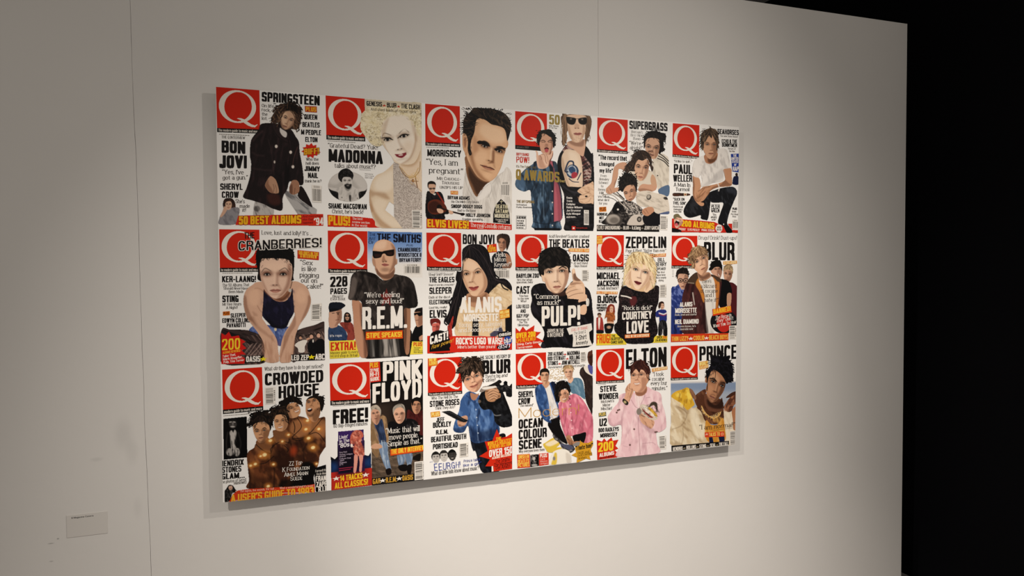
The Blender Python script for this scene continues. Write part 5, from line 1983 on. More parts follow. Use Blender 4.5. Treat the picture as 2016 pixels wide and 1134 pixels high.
F.p('f0d0b2', '400,280 470,300 500,360 430,370 385,340', 18, .6)
F.n('17141a', '352,330 350,260 420,225 400,262 370,300 362,380 366,440 350,400', 85, .1, .02, 5, .9, .2, .5)
F.l('6a5c58', '412,150 420,200 425,250', 4, 3, .6)
for k, a in enumerate(('418,150 380,190 356,260 345,380 320,480 280,600 250,720', '416,160 395,200 366,270 352,400 340,500 310,620 280,760', '412,150 370,180 350,240 318,420 290,560 240,700',
                       '420,150 470,200 540,300 590,420 600,520', '424,145 500,190 570,290 620,400 660,450 740,470', '430,140 520,170 590,260 640,400 700,450 780,500', '425,160 470,230 530,340 575,440 580,540',
                       '300,600 260,700 230,800', '320,640 290,740 270,840', '600,400 620,480 600,560')):
    F.l(('3e363c', '57494c', '2c262c')[k % 3], a, 4, 3, .8)
for a in ('312,380 300,440 316,470', '262,610 240,650 250,690', '205,790 195,830 215,850', '250,850 262,880 290,850', '640,380 655,410 680,430', '700,480 720,520 760,540', '620,300 632,330 630,370'):
    F.l('17141a', a, 12, 3, 1, 1)
F.face((392, 398), (492, 382), (432, 465), (456, 522), 86, 'e0b896', '9a6448', lip='b04a44', brow='1c1412', iris='2c1c14', bw=.06, side=1, smile=.8, arch=.1, hl='f4d8bc')
F.p('b84c48', '414,514 440,510 462,514 500,508 490,530 460,546 432,540', 3, .85)
F.l('5a1c1c', '414,515 456,522 500,509', 4, 2)
F.done()
F = Fig('inset_portrait', 'red-tinted person with raised gloved hand')
F.m('8a2420', '66,830 70,800 100,792 140,795 160,820 158,850 150,860 120,830 90,840 80,865')
F.m('d8685c', '85,850 100,835 140,835 152,855 150,890 128,922 95,920 84,890')
F.p('8a2c28', '120,850 150,860 148,890 126,920 118,890', 6, .6)
F.l('3a1010', '96,868 112,866', 4, 2)
F.l('3a1010', '124,868 140,870', 4, 2)
F.l('5a1414', '108,902 126,902', 4, 2)
F.m('1c1214', '70,940 120,905 170,900 220,930 300,1050 300,1098 60,1098')
F.m('c83c30', '235,960 220,870 240,840 265,780 276,772 272,830 262,880 266,950 255,990')
F.n('7a1814', '220,870 270,780 266,950 240,960', 85, .1, .03, 4, .7)
F.done()
B('banner')
poly('d42818', '250,1040 240,960 270,950 640,955 798,970 798,1072 500,1088 250,1098 240,1060')
B('banner')
poly('d42818', '42,950 66,950 60,1104 42,1106')
quad('d42818', '42,1094 260,1080 260,1098 44,1106')
T('Raw power!', 78, 1068, 274, 1002, 36, 'd8a838', 'i')
T('ROCK’S LOGO WARS!'.replace('’', "'"), 296, 1026, 712, 1024, 62, 'f6f2ec', 'b')
T("Mine's better than yours!", 312, 1062, 648, 1058, 28, 'f2ece4', 's')
B('headline')
T('CAST!', 64, 1028, 228, 976, 72, 'f6f2ec', 'h', grow=.07, gcol='141012')
B('headline')
T('ALANIS', 332, 746, 706, 738, 140, 'f6f2ec', 'b')
T('MORISSETTE', 366, 822, 676, 816, 66, 'f6f2ec', 'b')
B('cover_line')
T('Young, sexy, talented', 320, 872, 706, 860, 40, 'f2ece4', 's')
T('and', 318, 918, 392, 915, 38, 'f2ece4', 's')
T('bloody', 402, 914, 526, 910, 38, 'f2ece4', 'i')
T('popular”', 536, 910, 706, 902, 38, 'f2ece4', 's')
B('flash')
quad('e08a1c', '684,722 774,708 778,784 690,800')
T('MILLION', 690, 754, 770, 744, 26, 'f6e080', 'b')
T('SELLER!', 694, 790, 772, 778, 28, 'f6e080', 'b')
B('badge')
poly('121014', '672,918 790,900 794,954 676,966')
T('oasis', 682, 956, 788, 942, 36, 'f4f0ea', 'd')
burst('24409c', 760, 990, 40, 38, 20, .99)
T('blur', 724, 1018, 798, 1002, 44, 'f4f0ea', 'd', grow=.03, gcol='121432')
burst('14121a', 722, 1050, 60, 26, 24, .98)
T('ash', 672, 1066, 776, 1052, 52, 'e8e4f0', 'i')


cover(3, 1, (1008, 454, 1176, 694), 794, 'cover of a black-haired person in a black polo neck pointing a finger at the viewer')
Q(28, 34, 329, 36, 328, 338, 32, 338, 33)
issue_line(40, 384, 250, 384, 4)
B('cover_line')
T('Acid! Revolver! Scooter crashes!', 344, 66, 718, 68, 28, '5a544e', 's')
B('headline')
T('THE BEATLES', 344, 160, 718, 160, 80, font='b')
B('flash')
quad('e8801c', '526,164 718,168 718,202 526,196')
T('THEIR WILDEST YEAR', 530, 192, 714, 197, 25, 'f6e0a0', 'b')
B('headline')
T('OASIS', 566, 286, 714, 286, 66, font='b')
B('cover_line')
T('At last! Band', 574, 314, 704, 312, 22, '5a544e', 's')
T('Slays States!', 578, 340, 698, 340, 22, '5a544e', 's')
bars(652, 366, 712, 366, 712, 470, 652, 470, True, 24)
B('cover_line')
T('BABYLON ZOO', 40, 440, 250, 438, 40, font='b')
T("He's the urban", 48, 468, 188, 466, 20, '5a544e', 's')
T('spaceman, baby', 42, 490, 194, 488, 20, '5a544e', 's')
T('CAST', 40, 588, 164, 586, 70, font='b')
T('You-hoo', 66, 616, 150, 616, 20, '5a544e', 's')
T('to the new', 54, 642, 156, 640, 20, '5a544e', 's')
T('Who!', 80, 666, 132, 666, 20, '5a544e', 's')
T('LOU REED', 40, 722, 158, 720, 34, font='n')
T('AND', 78, 764, 128, 764, 34, font='n')
T('IGGY POP', 42, 810, 156, 808, 34, font='n')
T('Revenge Of', 46, 838, 158, 836, 20, '5a544e', 's')
T("The '70s", 66, 862, 142, 862, 20, '5a544e', 's')
T('Slimebags', 52, 888, 158, 886, 20, '5a544e', 's')
F = Fig('portrait', 'black-haired person in a black polo neck pointing')
b_ = '300,490 220,500 185,530 175,580 185,640 172,700 180,760 200,800 240,840 280,900 300,960 280,1030 272,1090 400,1085 748,1062 746,700 738,620 720,560 680,520 620,500 560,470 480,540'
F.m('17141a', b_)
F.n('3c3844', b_, 60, .04, .015, 8, .5, .5, .75, 3)
F.l('3e3a46', '200,560 260,640 300,760', 10, 10, .5)
F.l('34303c', '300,510 360,570 440,590 500,560', 8, 6, .6)
F.m('17120f', '250,400 246,280 270,200 330,160 400,150 470,165 520,210 546,280 540,350 528,420 510,460 490,480 300,440')
F.m('e6c2a4', '270,400 290,420 300,395 298,350 380,330 460,330 520,340 532,380 524,450 500,520 460,570 410,584 375,575 330,540 305,480 284,470')
F.p('986650', '480,370 530,380 524,450 500,520 460,570 420,584 470,520 490,440', 10, .75)
F.p('f0d4ba', '320,370 420,360 440,440 400,500 340,450', 20, .6)
F.p('b07c60', '300,440 320,510 370,570 400,582 350,520 320,450', 8, .5)
F.p('14100f', '246,330 260,230 320,180 400,160 480,175 530,250 540,340 528,400 515,345 480,330 430,325 380,348 330,350 300,370 290,410 262,400', 4)
F.n('4c423c', '246,330 260,230 400,160 530,250 540,340 480,330 380,348 290,410', 55, .09, .02, 5, .5, .5, .8, 4)
F.hairs('246,330 260,230 320,180 400,160 480,175 530,250 540,340 528,380 505,330 430,325 380,345 300,365 275,400', (400, 175), ('0e0b0a', '1e1814', '3c322c'), 80, 60, 4, .12, 3, .8, .2)
F.face((348, 386), (464, 376), (408, 470), (418, 522), 76, 'e6c2a4', '8c5a44', lip='b0695c', brow='1a120e', iris='5a605c', bw=.07, side=1, eye=1.0, arch=.1, hl='f6dcc4')
F.l('1a120e', '440,352 465,336 506,350', 9, 3)
F.p('6a4434', '360,560 420,585 480,560 500,600 400,610', 8, .5)
F.done()
F = Fig('pointing_hand', 'hand pointing at the viewer with a dark wristband')
F.m('dcb394', '620,640 680,590 700,620 690,680 640,690 618,670')
F.p('17141a', '620,670 690,655 694,690 624,700', 3)
F.m('e0b898', '640,700 690,690 696,740 680,780 640,780 620,750')
F.m('e0b898', '556,370 568,352 582,356 590,390 604,430 640,460 670,500 682,560 676,610 640,640 600,640 560,636 516,632 512,610 500,590 498,560 520,520 540,490 566,470 560,430')
F.p('6a4030', '570,400 590,400 604,430 640,465 600,470 570,450', 8, .8)
F.p('8a5a42', '540,490 600,480 650,490 600,500 550,510', 5, .6)
F.l('6a4230', '500,592 540,565 600,548 640,545', 5, 3, .8)
F.l('6a4230', '512,625 560,600 610,585 660,580', 5, 3, .8)
F.l('7a5038', '498,560 530,535 580,515', 4, 3, .7)
F.p('f2d2b4', '560,365 575,358 580,390 570,400', 4, .9)
F.p('f0ceb2', '600,500 650,520 660,560 600,540', 8, .6)
F.m('e8e4dc', '690,640 706,628 718,650 716,690 704,706 690,690')
F.l('3a3634', '700,640 712,665 704,695', 3, 2)
F.done()
B('cover_line')
T('“Common', 200, 636, 432, 634, 46, 'f2eee6', 's')
T('as muck!”', 232, 690, 452, 688, 44, 'f2eee6', 's')
B('headline')
T('PULP!', 274, 892, 634, 880, 186, 'f4f0e8', 'b')
B('cover_line')
T('JARVIS IN THE', 324, 950, 480, 946, 36, 'e8e2da', 'n')
T('Q INTERVIEW', 328, 990, 476, 984, 36, 'e8e2da', 'n')
B('shirt_shape')
poly('ece8e2', '508,910 560,890 600,892 660,878 738,862 746,920 716,945 722,1010 748,1066 620,1078 562,1082 568,1000 562,962 532,970')
T('(CALL OF SHAME)', 552, 938, 704, 914, 26, 'd0382c', 's')
T('The Great Q', 576, 972, 684, 952, 30, '1c1816', 'r')
T('T-Shirt', 588, 1026, 692, 1008, 46, '1c1816', 'd')
T('Amnesty', 592, 1066, 704, 1050, 34, '1c1816', 'd')
B('burst')
poly('d42c14', '32,902 70,940 100,892 130,930 208,880 200,940 268,944 222,990 296,1028 240,1050 272,1090 36,1104')
T('OVER 200', 38, 1004, 218, 984, 50, 'f4c824', 'h')
T('LPS REVIEWED', 40, 1044, 218, 1018, 34, 'f4b820', 'n')
T('Sting, Carly Simon,', 46, 1070, 270, 1042, 20, 'f6ece0', 'd')
T('Terrorvision', 46, 1100, 188, 1084, 20, 'f6ece0', 'd')


cover(4, 1, (1166, 454, 1326, 684), 789, 'cover of a blonde person with dark lips holding their head in black lace sleeves')
Q(34, 44, 308, 44, 304, 347, 36, 348, 30)
issue_line(44, 392, 250, 390, 4)
B('flash')
quad('e07c1c', '34,52 98,46 102,128 40,134')
T('OTTB', 40, 76, 92, 70, 20, 'f4c860', 'b')
T('YOUR', 44, 100, 94, 96, 20, 'f4c860', 'b')
T('NEWS!', 46, 126, 98, 122, 20, 'f4c860', 'b')
B('headline')
T('ZEPPELIN', 324, 172, 718, 170, 112, font='b')
B('cover_line')
T('Page & Plant: “Better than ever”', 326, 210, 718, 208, 30, '5a544e', 's')
B('flash')
quad('dc6c24', '548,230 716,220 714,252 548,260')
T('R.E.M. EXCLUSIVE', 554, 254, 710, 246, 24, 'f4e0b0', 'b')
B('cover_line')
T('BILL', 636, 300, 704, 298, 36, '2a2624', 'n')
T('BERRY', 618, 348, 720, 346, 40, '2a2624', 'n')
T('SPEAKS!', 626, 384, 712, 382, 26, '2a2624', 'n')
T('His first', 632, 414, 704, 412, 19, '6a645e', 's')
T('interview', 628, 440, 710, 438, 19, '6a645e', 's')
T('since nearly', 614, 466, 718, 464, 19, '6a645e', 's')
T('dying', 642, 492, 692, 490, 19, '6a645e', 's')
bars(656, 524, 720, 520, 718, 648, 656, 648, True, 25)
B('headline')
T('MICHAEL', 44, 472, 268, 472, 66, font='b')
T('JACKSON', 46, 542, 256, 538, 56, font='b')
B('cover_line')
T('To hell. And back?', 46, 574, 256, 570, 28, '5a544e', 's')
B('flash')
quad('e07820', '34,588 246,592 244,618 36,614')
T('FULL STORY & REVIEW', 40, 612, 242, 614, 22, 'f6e0b0', 'b')
B('headline')
T('BJÖRK', 50, 704, 238, 704, 72, font='b')
B('cover_line')
T('PINK FLOYD', 44, 734, 138, 732, 20, '2a2624', 'b')
T('SUPERGRASS', 42, 760, 142, 758, 20, '2a2624', 'b')
T('THERAPY?', 52, 784, 128, 782, 20, '2a2624', 'b')
B('banner')
quad('ecd440', '36,1000 330,1000 330,1106 36,1114')
B('banner')
quad('ecd440', '578,1020 728,1018 728,1084 578,1090')
B('banner_lettering')
T('FRUG!', 38, 1096, 176, 1092, 90, 'dc5418', 'b')
T('THE', 184, 1034, 222, 1034, 24, '2a2418', 'b')
T('BLUFFER’S'.replace('’', "'"), 182, 1066, 286, 1062, 28, '2a2418', 'b')
T('DANCE GUIDE', 182, 1098, 300, 1094, 28, '2a2418', 'b')
T('OVER', 626, 1050, 676, 1048, 26, '2a2418', 'b')
T('200', 680, 1048, 722, 1046, 26, 'dc5418', 'b')
T('LPs REVIEWED', 612, 1078, 722, 1074, 24, '2a2418', 'b')
F = Fig('inset_portrait', 'small person in a red jacket')
F.m('b83a34', '36,860 50,840 90,840 104,880 112,960 104,975 36,970')
F.m('e4dcd4', '60,840 76,842 74,900 64,960 56,900')
F.m('242028', '38,968 104,968 106,996 40,996')
F.m('a87c60', '54,830 50,808 64,798 84,804 86,830 72,846 58,842')
F.m('5a3a2c', '50,820 52,800 72,796 88,806 86,820 70,812')
F.done()
F = Fig('inset_portrait', 'small red-haired person in an orange cropped top')
F.m('9c3420', '130,800 140,750 160,718 190,712 214,730 220,790 210,810 150,812')
F.m('b8622c', '132,800 160,785 205,790 222,840 216,880 205,860 205,890 145,884 140,840 118,860')
F.n('7a3818', '132,800 205,790 216,880 145,884', 60, .12, .06, 3, .6)
F.m('d8aa8c', '148,884 204,888 206,910 146,906')
F.m('d8aa8c', '172,740 190,732 202,750 198,786 182,796 168,780')
F.l('2a1410', '174,758 184,757', 3, 2)
F.l('2a1410', '190,758 198,760', 3, 2)
F.l('a03028', '180,780 192,780', 4, 2)
F.m('18161a', '120,905 206,905 204,940 190,985 170,998 130,995 118,960')
F.e('d8aa8c', 160, 938, 20, 14, 0, 6, .7)
F.done()
F = Fig('inset_portrait', 'small person in a blue striped football top')
F.m('2c3a9c', '610,800 640,770 700,765 722,790 720,880 690,892 650,884 648,840 620,840')
F.l('e8e4e0', '648,800 690,812 720,800', 10, 2)
F.l('c03430', '648,812 690,824 720,812', 6, 2)
F.m('1a181c', '650,884 716,884 728,1014 690,1016 684,940 676,1010 640,1012')
F.n('5a565a', '650,884 716,884 728,1014 640,1012', 80, .1, .02, 3, .7)
F.m('d0a286', '660,735 664,700 690,696 700,740 682,766 668,760')
F.m('4a2c20', '640,740 645,700 670,685 694,695 698,735 690,710 668,710 660,745 648,760')
F.e('1a0e0a', 670, 724, 4, 3)
F.e('1a0e0a', 686, 726, 4, 3)
F.l('8a3a34', '672,748 684,748', 4, 2)
F.done()
F = Fig('portrait', 'blonde person with dark lips holding their head')
bl = '300,540 270,580 255,640 258,700 245,790 240,880 215,910 212,960 240,1010 300,1060 340,1095 440,1100 580,1090 600,1040 632,1000 634,940 615,850 620,760 640,700 648,600 640,535 560,540 500,580 440,575 380,540'
F.m('1a1418', bl)
F.n('4c3c42', bl, 30, .14, .1, 4, .6, .5, .7, 3)
F.n('6a4a48', '270,600 350,560 400,640 380,740 280,760', 40, .16, .12, 4, .45)
F.p('7a3034', '370,650 420,640 430,690 390,740 365,700', 8, .9)
F.l('ece6de', '300,520 340,536 376,556', 13, 3)
F.l('ece6de', '280,632 330,640 376,656', 11, 3)
F.n('3a2c32', '560,560 640,560 620,760 560,740', 60, .14, .1, 4, .7)
hair = '300,520 305,430 320,330 345,260 400,215 480,210 550,235 600,290 622,370 615,470 600,540 550,550 520,470 540,400 500,330 420,320 380,360 350,440 340,520'
F.m('dcc08a', hair)
F.m('d8b48c', '310,500 325,400 370,330 430,290 520,300 600,380 600,540 520,590 420,580 340,540')
F.p('dcc08a', '300,520 305,430 320,330 345,260 400,215 480,210 550,235 600,290 622,370 615,470 600,540 560,540 570,420 540,340 500,310 420,310 380,340 350,420 330,520', 4)
F.n('8a6a40', hair, 80, .1, .02, 4, .75, .5, .7, 2)
F.n('f6e6bc', hair, 70, .09, .02, 4, .8, .48, .7, 7)
F.m('e8c8a8', '318,440 340,410 372,370 388,400 372,460 378,520 366,556 330,535 312,500')
F.p('b88a68', '350,420 385,390 372,470 376,530 350,520', 8, .6)
F.l('a8785a', '345,430 335,480 340,520', 4, 3, .5)
F.m('e8c8a8', '560,400 590,430 600,500 570,560 530,600 500,580 530,520')
F.p('b88a68', '540,470 570,440 560,520 520,580 520,540', 8, .6)
F.m('efd2b6', '378,390 392,350 440,325 500,335 545,370 556,420 545,480 510,530 470,562 440,572 415,560 390,510 376,450')
F.p('b48668', '520,380 556,420 545,480 505,535 455,570 500,500 525,440', 10, .65)
F.n('e4cc96', '390,360 440,320 540,350 520,400 440,350 400,390', 80, .12, .02, 4, .9, .4, .6, 9)
F.hairs('300,520 305,430 320,330 345,260 400,215 480,210 550,235 600,290 622,370 615,470 600,540 565,500 565,420 535,340 480,300 420,310 375,350 345,430 325,500', (470, 220), ('f8ecc8', 'e8d4a0', 'a88a58', '7a6038'), 130, 70, 3, .15, 3, .8, .4)
F.face((420, 378), (512, 406), (452, 455), (440, 505), 66, 'efd2b6', '9a6c58', lip='8c2832', brow='8a6440', iris='6a7c80', bw=.045, side=1, eye=1.1, arch=.1, hl='f8e2cc')
F.p('8a2630', '404,490 430,488 446,494 478,506 462,524 440,526 418,512', 3, .9)
F.l('2a0a0e', '406,492 440,508 476,508', 4, 2)
F.done()
B('cover_line')
T('“Rock is dick!”', 288, 772, 582, 768, 42, 'f0ece6', 's')
B('headline')
T('COURTNEY', 288, 866, 578, 852, 76, 'f4f0ea', 'b')
T('LOVE', 330, 1000, 546, 986, 118, 'f4f0ea', 'b')
B('flash')
quad('e06c24', '314,1010 556,996 556,1034 314,1046')
T('HOLE IN THE Q INTERVIEW', 322, 1040, 548, 1028, 26, 'f6e4c0', 'b')


cover(5, 1, (1312, 456, 1464, 682), 763, 'cover of four people, the front one fair-haired in an open brown jacket')
Q(45, 40, 306, 42, 304, 333, 44, 334, 30)
B('cover_line')
T('Drugs! Drink! Dust-ups!', 318, 78, 696, 80, 36, '4a4440', 's')
B('headline')
T('BLUR', 370, 282, 674, 286, 180, font='b')
B('flash')
quad('dc9430', '560,294 696,286 698,318 562,328')
T('Q EXCLUSIVE', 568, 322, 692, 314, 24, 'f4e6b8', 'b')
B('cover_line')
for k in range(6):
    quad('8a8680', f'56,{378 + 13 * k} 74,{378 + 13 * k} 74,{381 + 13 * k} 56,{381 + 13 * k}')
F = Fig('portrait', 'fair person at the right in a dark red top')
F.m('6a2028', '560,520 640,500 690,530 698,570 698,910 640,900 600,760')
F.m('c49478', '562,400 570,360 600,345 640,360 652,420 640,470 610,505 580,490 566,450')
F.p('7a4c3a', '610,390 652,400 640,470 600,505 590,470 620,440', 8, .6)
F.m('8a7050', '560,390 568,345 600,324 640,335 658,370 654,420 640,385 600,372 574,385')
F.n('c0a478', '560,390 600,324 658,370 654,420 600,372', 60, .12, .04, 3, .6)
F.hairs('562,380 572,345 600,326 640,337 656,370 650,400 600,365', (605, 335), ('a88c64', 'd0b488', '5a4430'), 40, 26, 3, .2, 3)
F.face((586, 416), (624, 424), (600, 448), (600, 474), 30, 'c49478', '7a4c3a', lip='9a5a4c', side=1, bw=.13)
F.done()
F = Fig('portrait', 'dark-haired person behind in a black T-shirt')
F.m('141216', '520,480 570,470 625,500 650,590 640,610 600,620 600,730 525,745 510,600')
F.m('c09274', '600,620 640,612 642,680 630,740 600,735')
F.m('ca9a80', '436,380 450,340 520,345 550,380 545,430 520,475 480,440 445,410')
F.p('84543f', '500,360 545,370 545,430 522,475 505,440', 8, .6)
F.m('15110f', '434,380 434,320 460,290 500,280 535,295 552,340 550,395 540,370 520,350 480,352 450,378')
F.hairs('434,370 436,320 460,292 500,282 535,297 550,340 548,385 520,345 470,352', (495, 290), ('0c0a09', '1e1814', '342a24'), 40, 36, 3, .2, 3)
F.face((486, 374), (526, 370), (508, 396), (512, 420), 26, 'ca9a80', '84543f', lip='9a5a50', side=1, bw=.12)
F.l('e8e0d4', '512,420 522,440', 5, 2)
F.done()
F = Fig('portrait', 'person in glasses and a shiny blue jacket')
F.m('2c429a', '42,590 90,540 130,520 180,580 220,600 170,700 160,1005 42,1008')
F.n('7488cc', '42,590 130,520 180,580 160,740 42,760', 60, .06, .03, 5, .8)
F.n('121c54', '42,700 170,680 160,1005 42,1008', 80, .05, .02, 8, .8)
F.m('cc9e84', '105,440 120,410 200,415 218,460 200,520 175,565 150,570 125,530 108,480')
F.p('84543f', '180,430 218,450 200,520 165,570 170,510', 8, .6)
F.m('2a1e18', '98,450 96,400 120,368 165,355 205,368 222,410 218,455 204,425 150,415 118,425 108,470')
F.hairs('98,440 96,400 120,368 165,355 205,368 222,410 215,425 160,410 110,425', (160, 365), ('1a120e', '3c2c24', '50403a'), 40, 32, 3, .2, 3)
F.face((138, 486), (188, 482), (164, 508), (160, 540), 32, 'cc9e84', '84543f', lip='8a4c44', side=1, bw=.1)
for gx in (138, 190):
    F.e('181416', gx, 482, 27, 22, 0, 2)
    F.e('b08872', gx, 482, 21, 16, 0, 3, .9)
    F.e('1a100e', gx, 484, 7, 6, 0, 2)
F.done()
F = Fig('portrait', 'fair-haired person in front in an open brown jacket')
F.m('5c2c2c', '200,500 240,440 300,400 340,440 430,420 500,440 545,480 540,560 520,720 470,1000 420,1004 160,1006 160,760 150,680 170,580')
F.n('7c4440', '200,500 300,420 340,600 400,800 420,1004 160,1006 150,680', 75, .04, .015, 8, .5)
F.n('2c1416', '200,500 300,420 340,600 400,800 420,1004 160,1006 150,680', 100, .04, .012, 8, .6, .5, .75, 6)
F.p('5a4230', '195,500 240,430 300,400 330,440 310,480 280,520 230,512', 5)
F.p('5a4230', '410,410 470,430 530,460 545,490 500,500 450,450', 5)
F.p('c87c2c', '300,480 330,460 350,560 380,660 365,700 330,600 290,530', 5)
F.p('c4742c', '455,450 500,490 525,520 512,700 500,790 480,700 480,560', 5)
F.p('dcd8d2', '325,470 430,440 470,480 485,600 485,740 470,1000 400,1000 385,760 375,620 345,540', 4)
F.n('a8a4a0', '340,520 480,520 470,1000 400,1000 380,700', 85, .05, .01, 6, .6)
F.p('3a1c1c', '370,700 390,800 415,1000 385,1004 350,860', 8, .8)
F.l('c8c0b8', '260,605 266,650 276,720', 10, 3)
F.l('8a8078', '262,605 276,730', 4, 2)
F.l('b8a894', '215,505 270,510', 6, 3, .7)
F.m('bb8a6a', '305,400 330,410 420,400 440,440 400,475 350,490 320,470')
F.p('6a4030', '310,410 360,440 415,410 430,440 380,470 330,460', 10, .7)
F.m('dcac8a', '262,330 270,260 330,220 400,240 414,300 410,370 380,415 345,430 310,405 280,375')
F.p('8c5c44', '375,260 412,290 410,370 375,418 350,430 380,370 385,310', 10, .65)
F.p('f0c8a8', '290,300 340,280 360,330 330,370 300,350', 14, .5)
F.m('8a6648', '225,290 218,250 240,190 290,155 345,145 390,175 410,220 412,270 395,235 370,225 340,240 300,260 280,300 285,345 270,370 250,335')
F.n('d0a878', '225,290 240,190 345,145 410,220 370,225 300,260 285,345 250,335', 60, .12, .03, 4, .7)
F.n('3e2a1c', '225,290 240,190 290,155 280,300 270,370', 70, .12, .03, 4, .8)
F.n('6a4c34', '280,240 400,200 395,260 340,270 300,300', 70, .14, .03, 4, .6)
F.hairs('225,290 218,250 240,190 290,155 345,145 390,175 410,220 410,260 370,222 320,245 285,285 270,350 245,330', (320, 155), ('c09a6c', '6a4c34', 'd8b484', '4a3424'), 110, 55, 3, .15, 3, .8, .4)
F.face((302, 300), (368, 262), (342, 328), (362, 366), 50, 'dcac8a', '84543c', lip='a8604e', brow='4a3020', iris='4a5a64', side=1, bw=.09, eye=.95)
F.done()
B('cover_line')
for s, a, y, b in (('“There’s', 334, 508, 444), ('a blizzard', 338, 556, 494), ('of cocaine', 336, 604, 506), ('and I', 382, 646, 466), ('hate it!”', 372, 694, 516)):
    T(s.replace('’', "'"), a, y, b, y - 2, 36, '4a4038', 's')
B('headline')
T('ALANIS', 132, 744, 256, 738, 46, 'f2eee8', 'b')
T('MORISSETTE', 86, 806, 298, 800, 48, 'f2eee8', 'b')
T('Rude, lewd and clueful!', 84, 832, 296, 826, 20, 'e0dad4', 's')
T('NEIL DIAMOND', 84, 914, 318, 908, 46, 'f2eee8', 'b')
T("Heaven knows, he's", 108, 946, 290, 942, 20, 'e0dad4', 's')
T('miserable now', 132, 974, 262, 970, 20, 'e0dad4', 's')
B('record')
burst('121014', 566, 890, 132, 118, 40, .998)
burst('c02820', 566, 905, 72, 90, 30, .998)
burst('e8e0d8', 572, 912, 8, 9, 12, .99)
T('The Records', 484, 866, 642, 838, 32, 'f0ece4', 's')
T('“They” Didn’t'.replace('’', "'"), 480, 902, 660, 868, 32, 'f0ece4', 's')
T('Want You To Hear', 460, 950, 690, 904, 32, 'f0ece4', 's')
B('flash')
quad('d83c14', '452,766 636,732 644,796 458,834')
T('BANNED!', 462, 818, 634, 784, 50, 'f2b830', 'h')
B('banner')
quad('d03c18', '42,1014 612,1002 612,1072 42,1092')
T('THIN LIZZY', 50, 1082, 216, 1076, 46, 'f2b848', 'b')
T('*', 222, 1080, 262, 1078, 48, 'f4eee6')
T('COOLIO', 266, 1074, 374, 1070, 46, 'f2b848', 'b')
T('*', 378, 1074, 416, 1072, 46, 'f4eee6')
T('BEACH BOYS', 420, 1068, 608, 1062, 46, 'f2b848', 'b')
bars(618, 930, 690, 926, 688, 1062, 620, 1064, True, 26)


# bottom row
cover(0, 2, (430, 706, 652, 1000), 856, 'cover of four laughing bare-shouldered people wrapped in a string of lights')
Q(28, 84, 331, 64, 340, 360, 34, 388, 34, 'modern guide to music and more')
issue_line(38, 438, 240, 420)
B('cover_line')
T('What', 350, 92, 410, 88, 30, '4a4440', 's')
T('do', 418, 87, 450, 86, 30, '4a4440', 'i')
T('they have to do to get noticed?', 458, 86, 796, 70, 28, '4a4440', 's')
B('headline')
T('CROWDED', 352, 204, 796, 176, 92, font='b')
T('HOUSE', 456, 302, 764, 278, 92, font='b')
bars(352, 220, 432, 214, 434, 344, 356, 350, True, 31)
F = Fig('inset_photograph', 'black and white photograph of a person in a dark jacket and pale frilled shirt')
F.m('0a0909', '!35,456 216,438 221,750 40,768')
F.e('4a4644', 110, 490, 30, 40, 0, 5)
F.p('1a1817', '78,470 90,455 130,455 142,480 140,500 130,476 90,476', 5)
F.l('d0ccc8', '86,482 98,480', 5, 3, .8)
F.l('d0ccc8', '114,480 126,482', 5, 3, .8)
F.e('b0aca8', 108, 516, 16, 6, 0, 3, .9)
F.e('8a8684', 110, 492, 6, 14, 0, 4, .7)
F.p('b4b0ac', '86,560 100,545 112,560 124,540 136,560 130,600 120,640 135,680 125,720 100,720 95,650 90,600', 5)
F.n('4a4846', '86,560 136,560 125,720 100,720', 85, .16, .03, 3, .8)
F.p('a09c98', '60,700 85,680 110,700 100,735 75,735 62,722', 5)
F.p('a8a4a0', '125,690 150,680 162,710 150,738 130,735', 5)
F.n('2a2826', '60,690 162,690 160,738 60,738', 90, .2, .04, 3, .8)
F.l('5a5654', '70,560 60,640 66,700', 6, 6, .5)
F.l('5a5654', '150,560 170,640 160,700', 6, 6, .4)
F.done()
B('headline')
T('HENDRIX', 12, 820, 192, 806, 44, font='b')
T('STONES', 28, 868, 174, 856, 44, font='b')
T('GLAM...', 24, 918, 200, 904, 44, font='b')
B('cover_line')
T('the photos of Gered', 20, 948, 210, 926, 22, '5a544e', 's')
T('Mankowitz', 118, 956, 214, 946, 22, '5a544e', 's')
F = Fig('portrait', 'four laughing people wrapped in lights')
sk = '215,735 232,700 270,675 290,640 400,600 430,560 530,440 640,440 690,460 760,450 818,455 822,640 800,690 770,740 760,800 724,900 728,960 640,965 240,990 232,920 222,820'
F.m('6a3a20', sk)
F.p('5a2c18', '400,680 440,640 520,650 550,700 580,800 560,960 440,970 420,860 400,760', 14, .9)
F.p('8a4a26', '230,720 290,670 380,680 400,780 420,900 420,980 250,990 240,850', 18, .7)
F.p('4a2414', '600,620 740,620 740,780 640,800 580,720', 20, .8)
F.n('b06a38', sk, 60, .03, .015, 12, .55, .5, .8, 2)
F.n('38190e', sk, 80, .03, .02, 12, .6, .5, .8, 5)
F.p('120b08', '640,790 720,800 740,860 725,960 620,965 560,960 600,900', 10, .9)
F.p('3a1c10', '232,760 240,860 250,985 234,988 222,830', 10, .7)
F.p('b87848', '560,480 640,460 700,480 690,560 600,600 545,560', 14, .7)
F.p('b87a4a', '690,470 760,460 815,480 810,580 740,600 690,560', 16, .6)
F.p('a86a3c', '290,660 380,640 400,690 330,720 280,700', 12, .6)
F.p('b07040', '430,540 520,545 530,620 440,620', 12, .6)
F.l('2a130a', '415,660 400,720 405,790 425,850 420,980', 8, 6, .8)
F.l('2a130a', '530,600 560,680 565,780 580,860', 8, 6, .8)
F.l('2a130a', '545,560 600,600 640,680 650,780', 8, 6, .6)
F.l('2a130a', '690,560 680,620 640,700', 8, 6, .6)
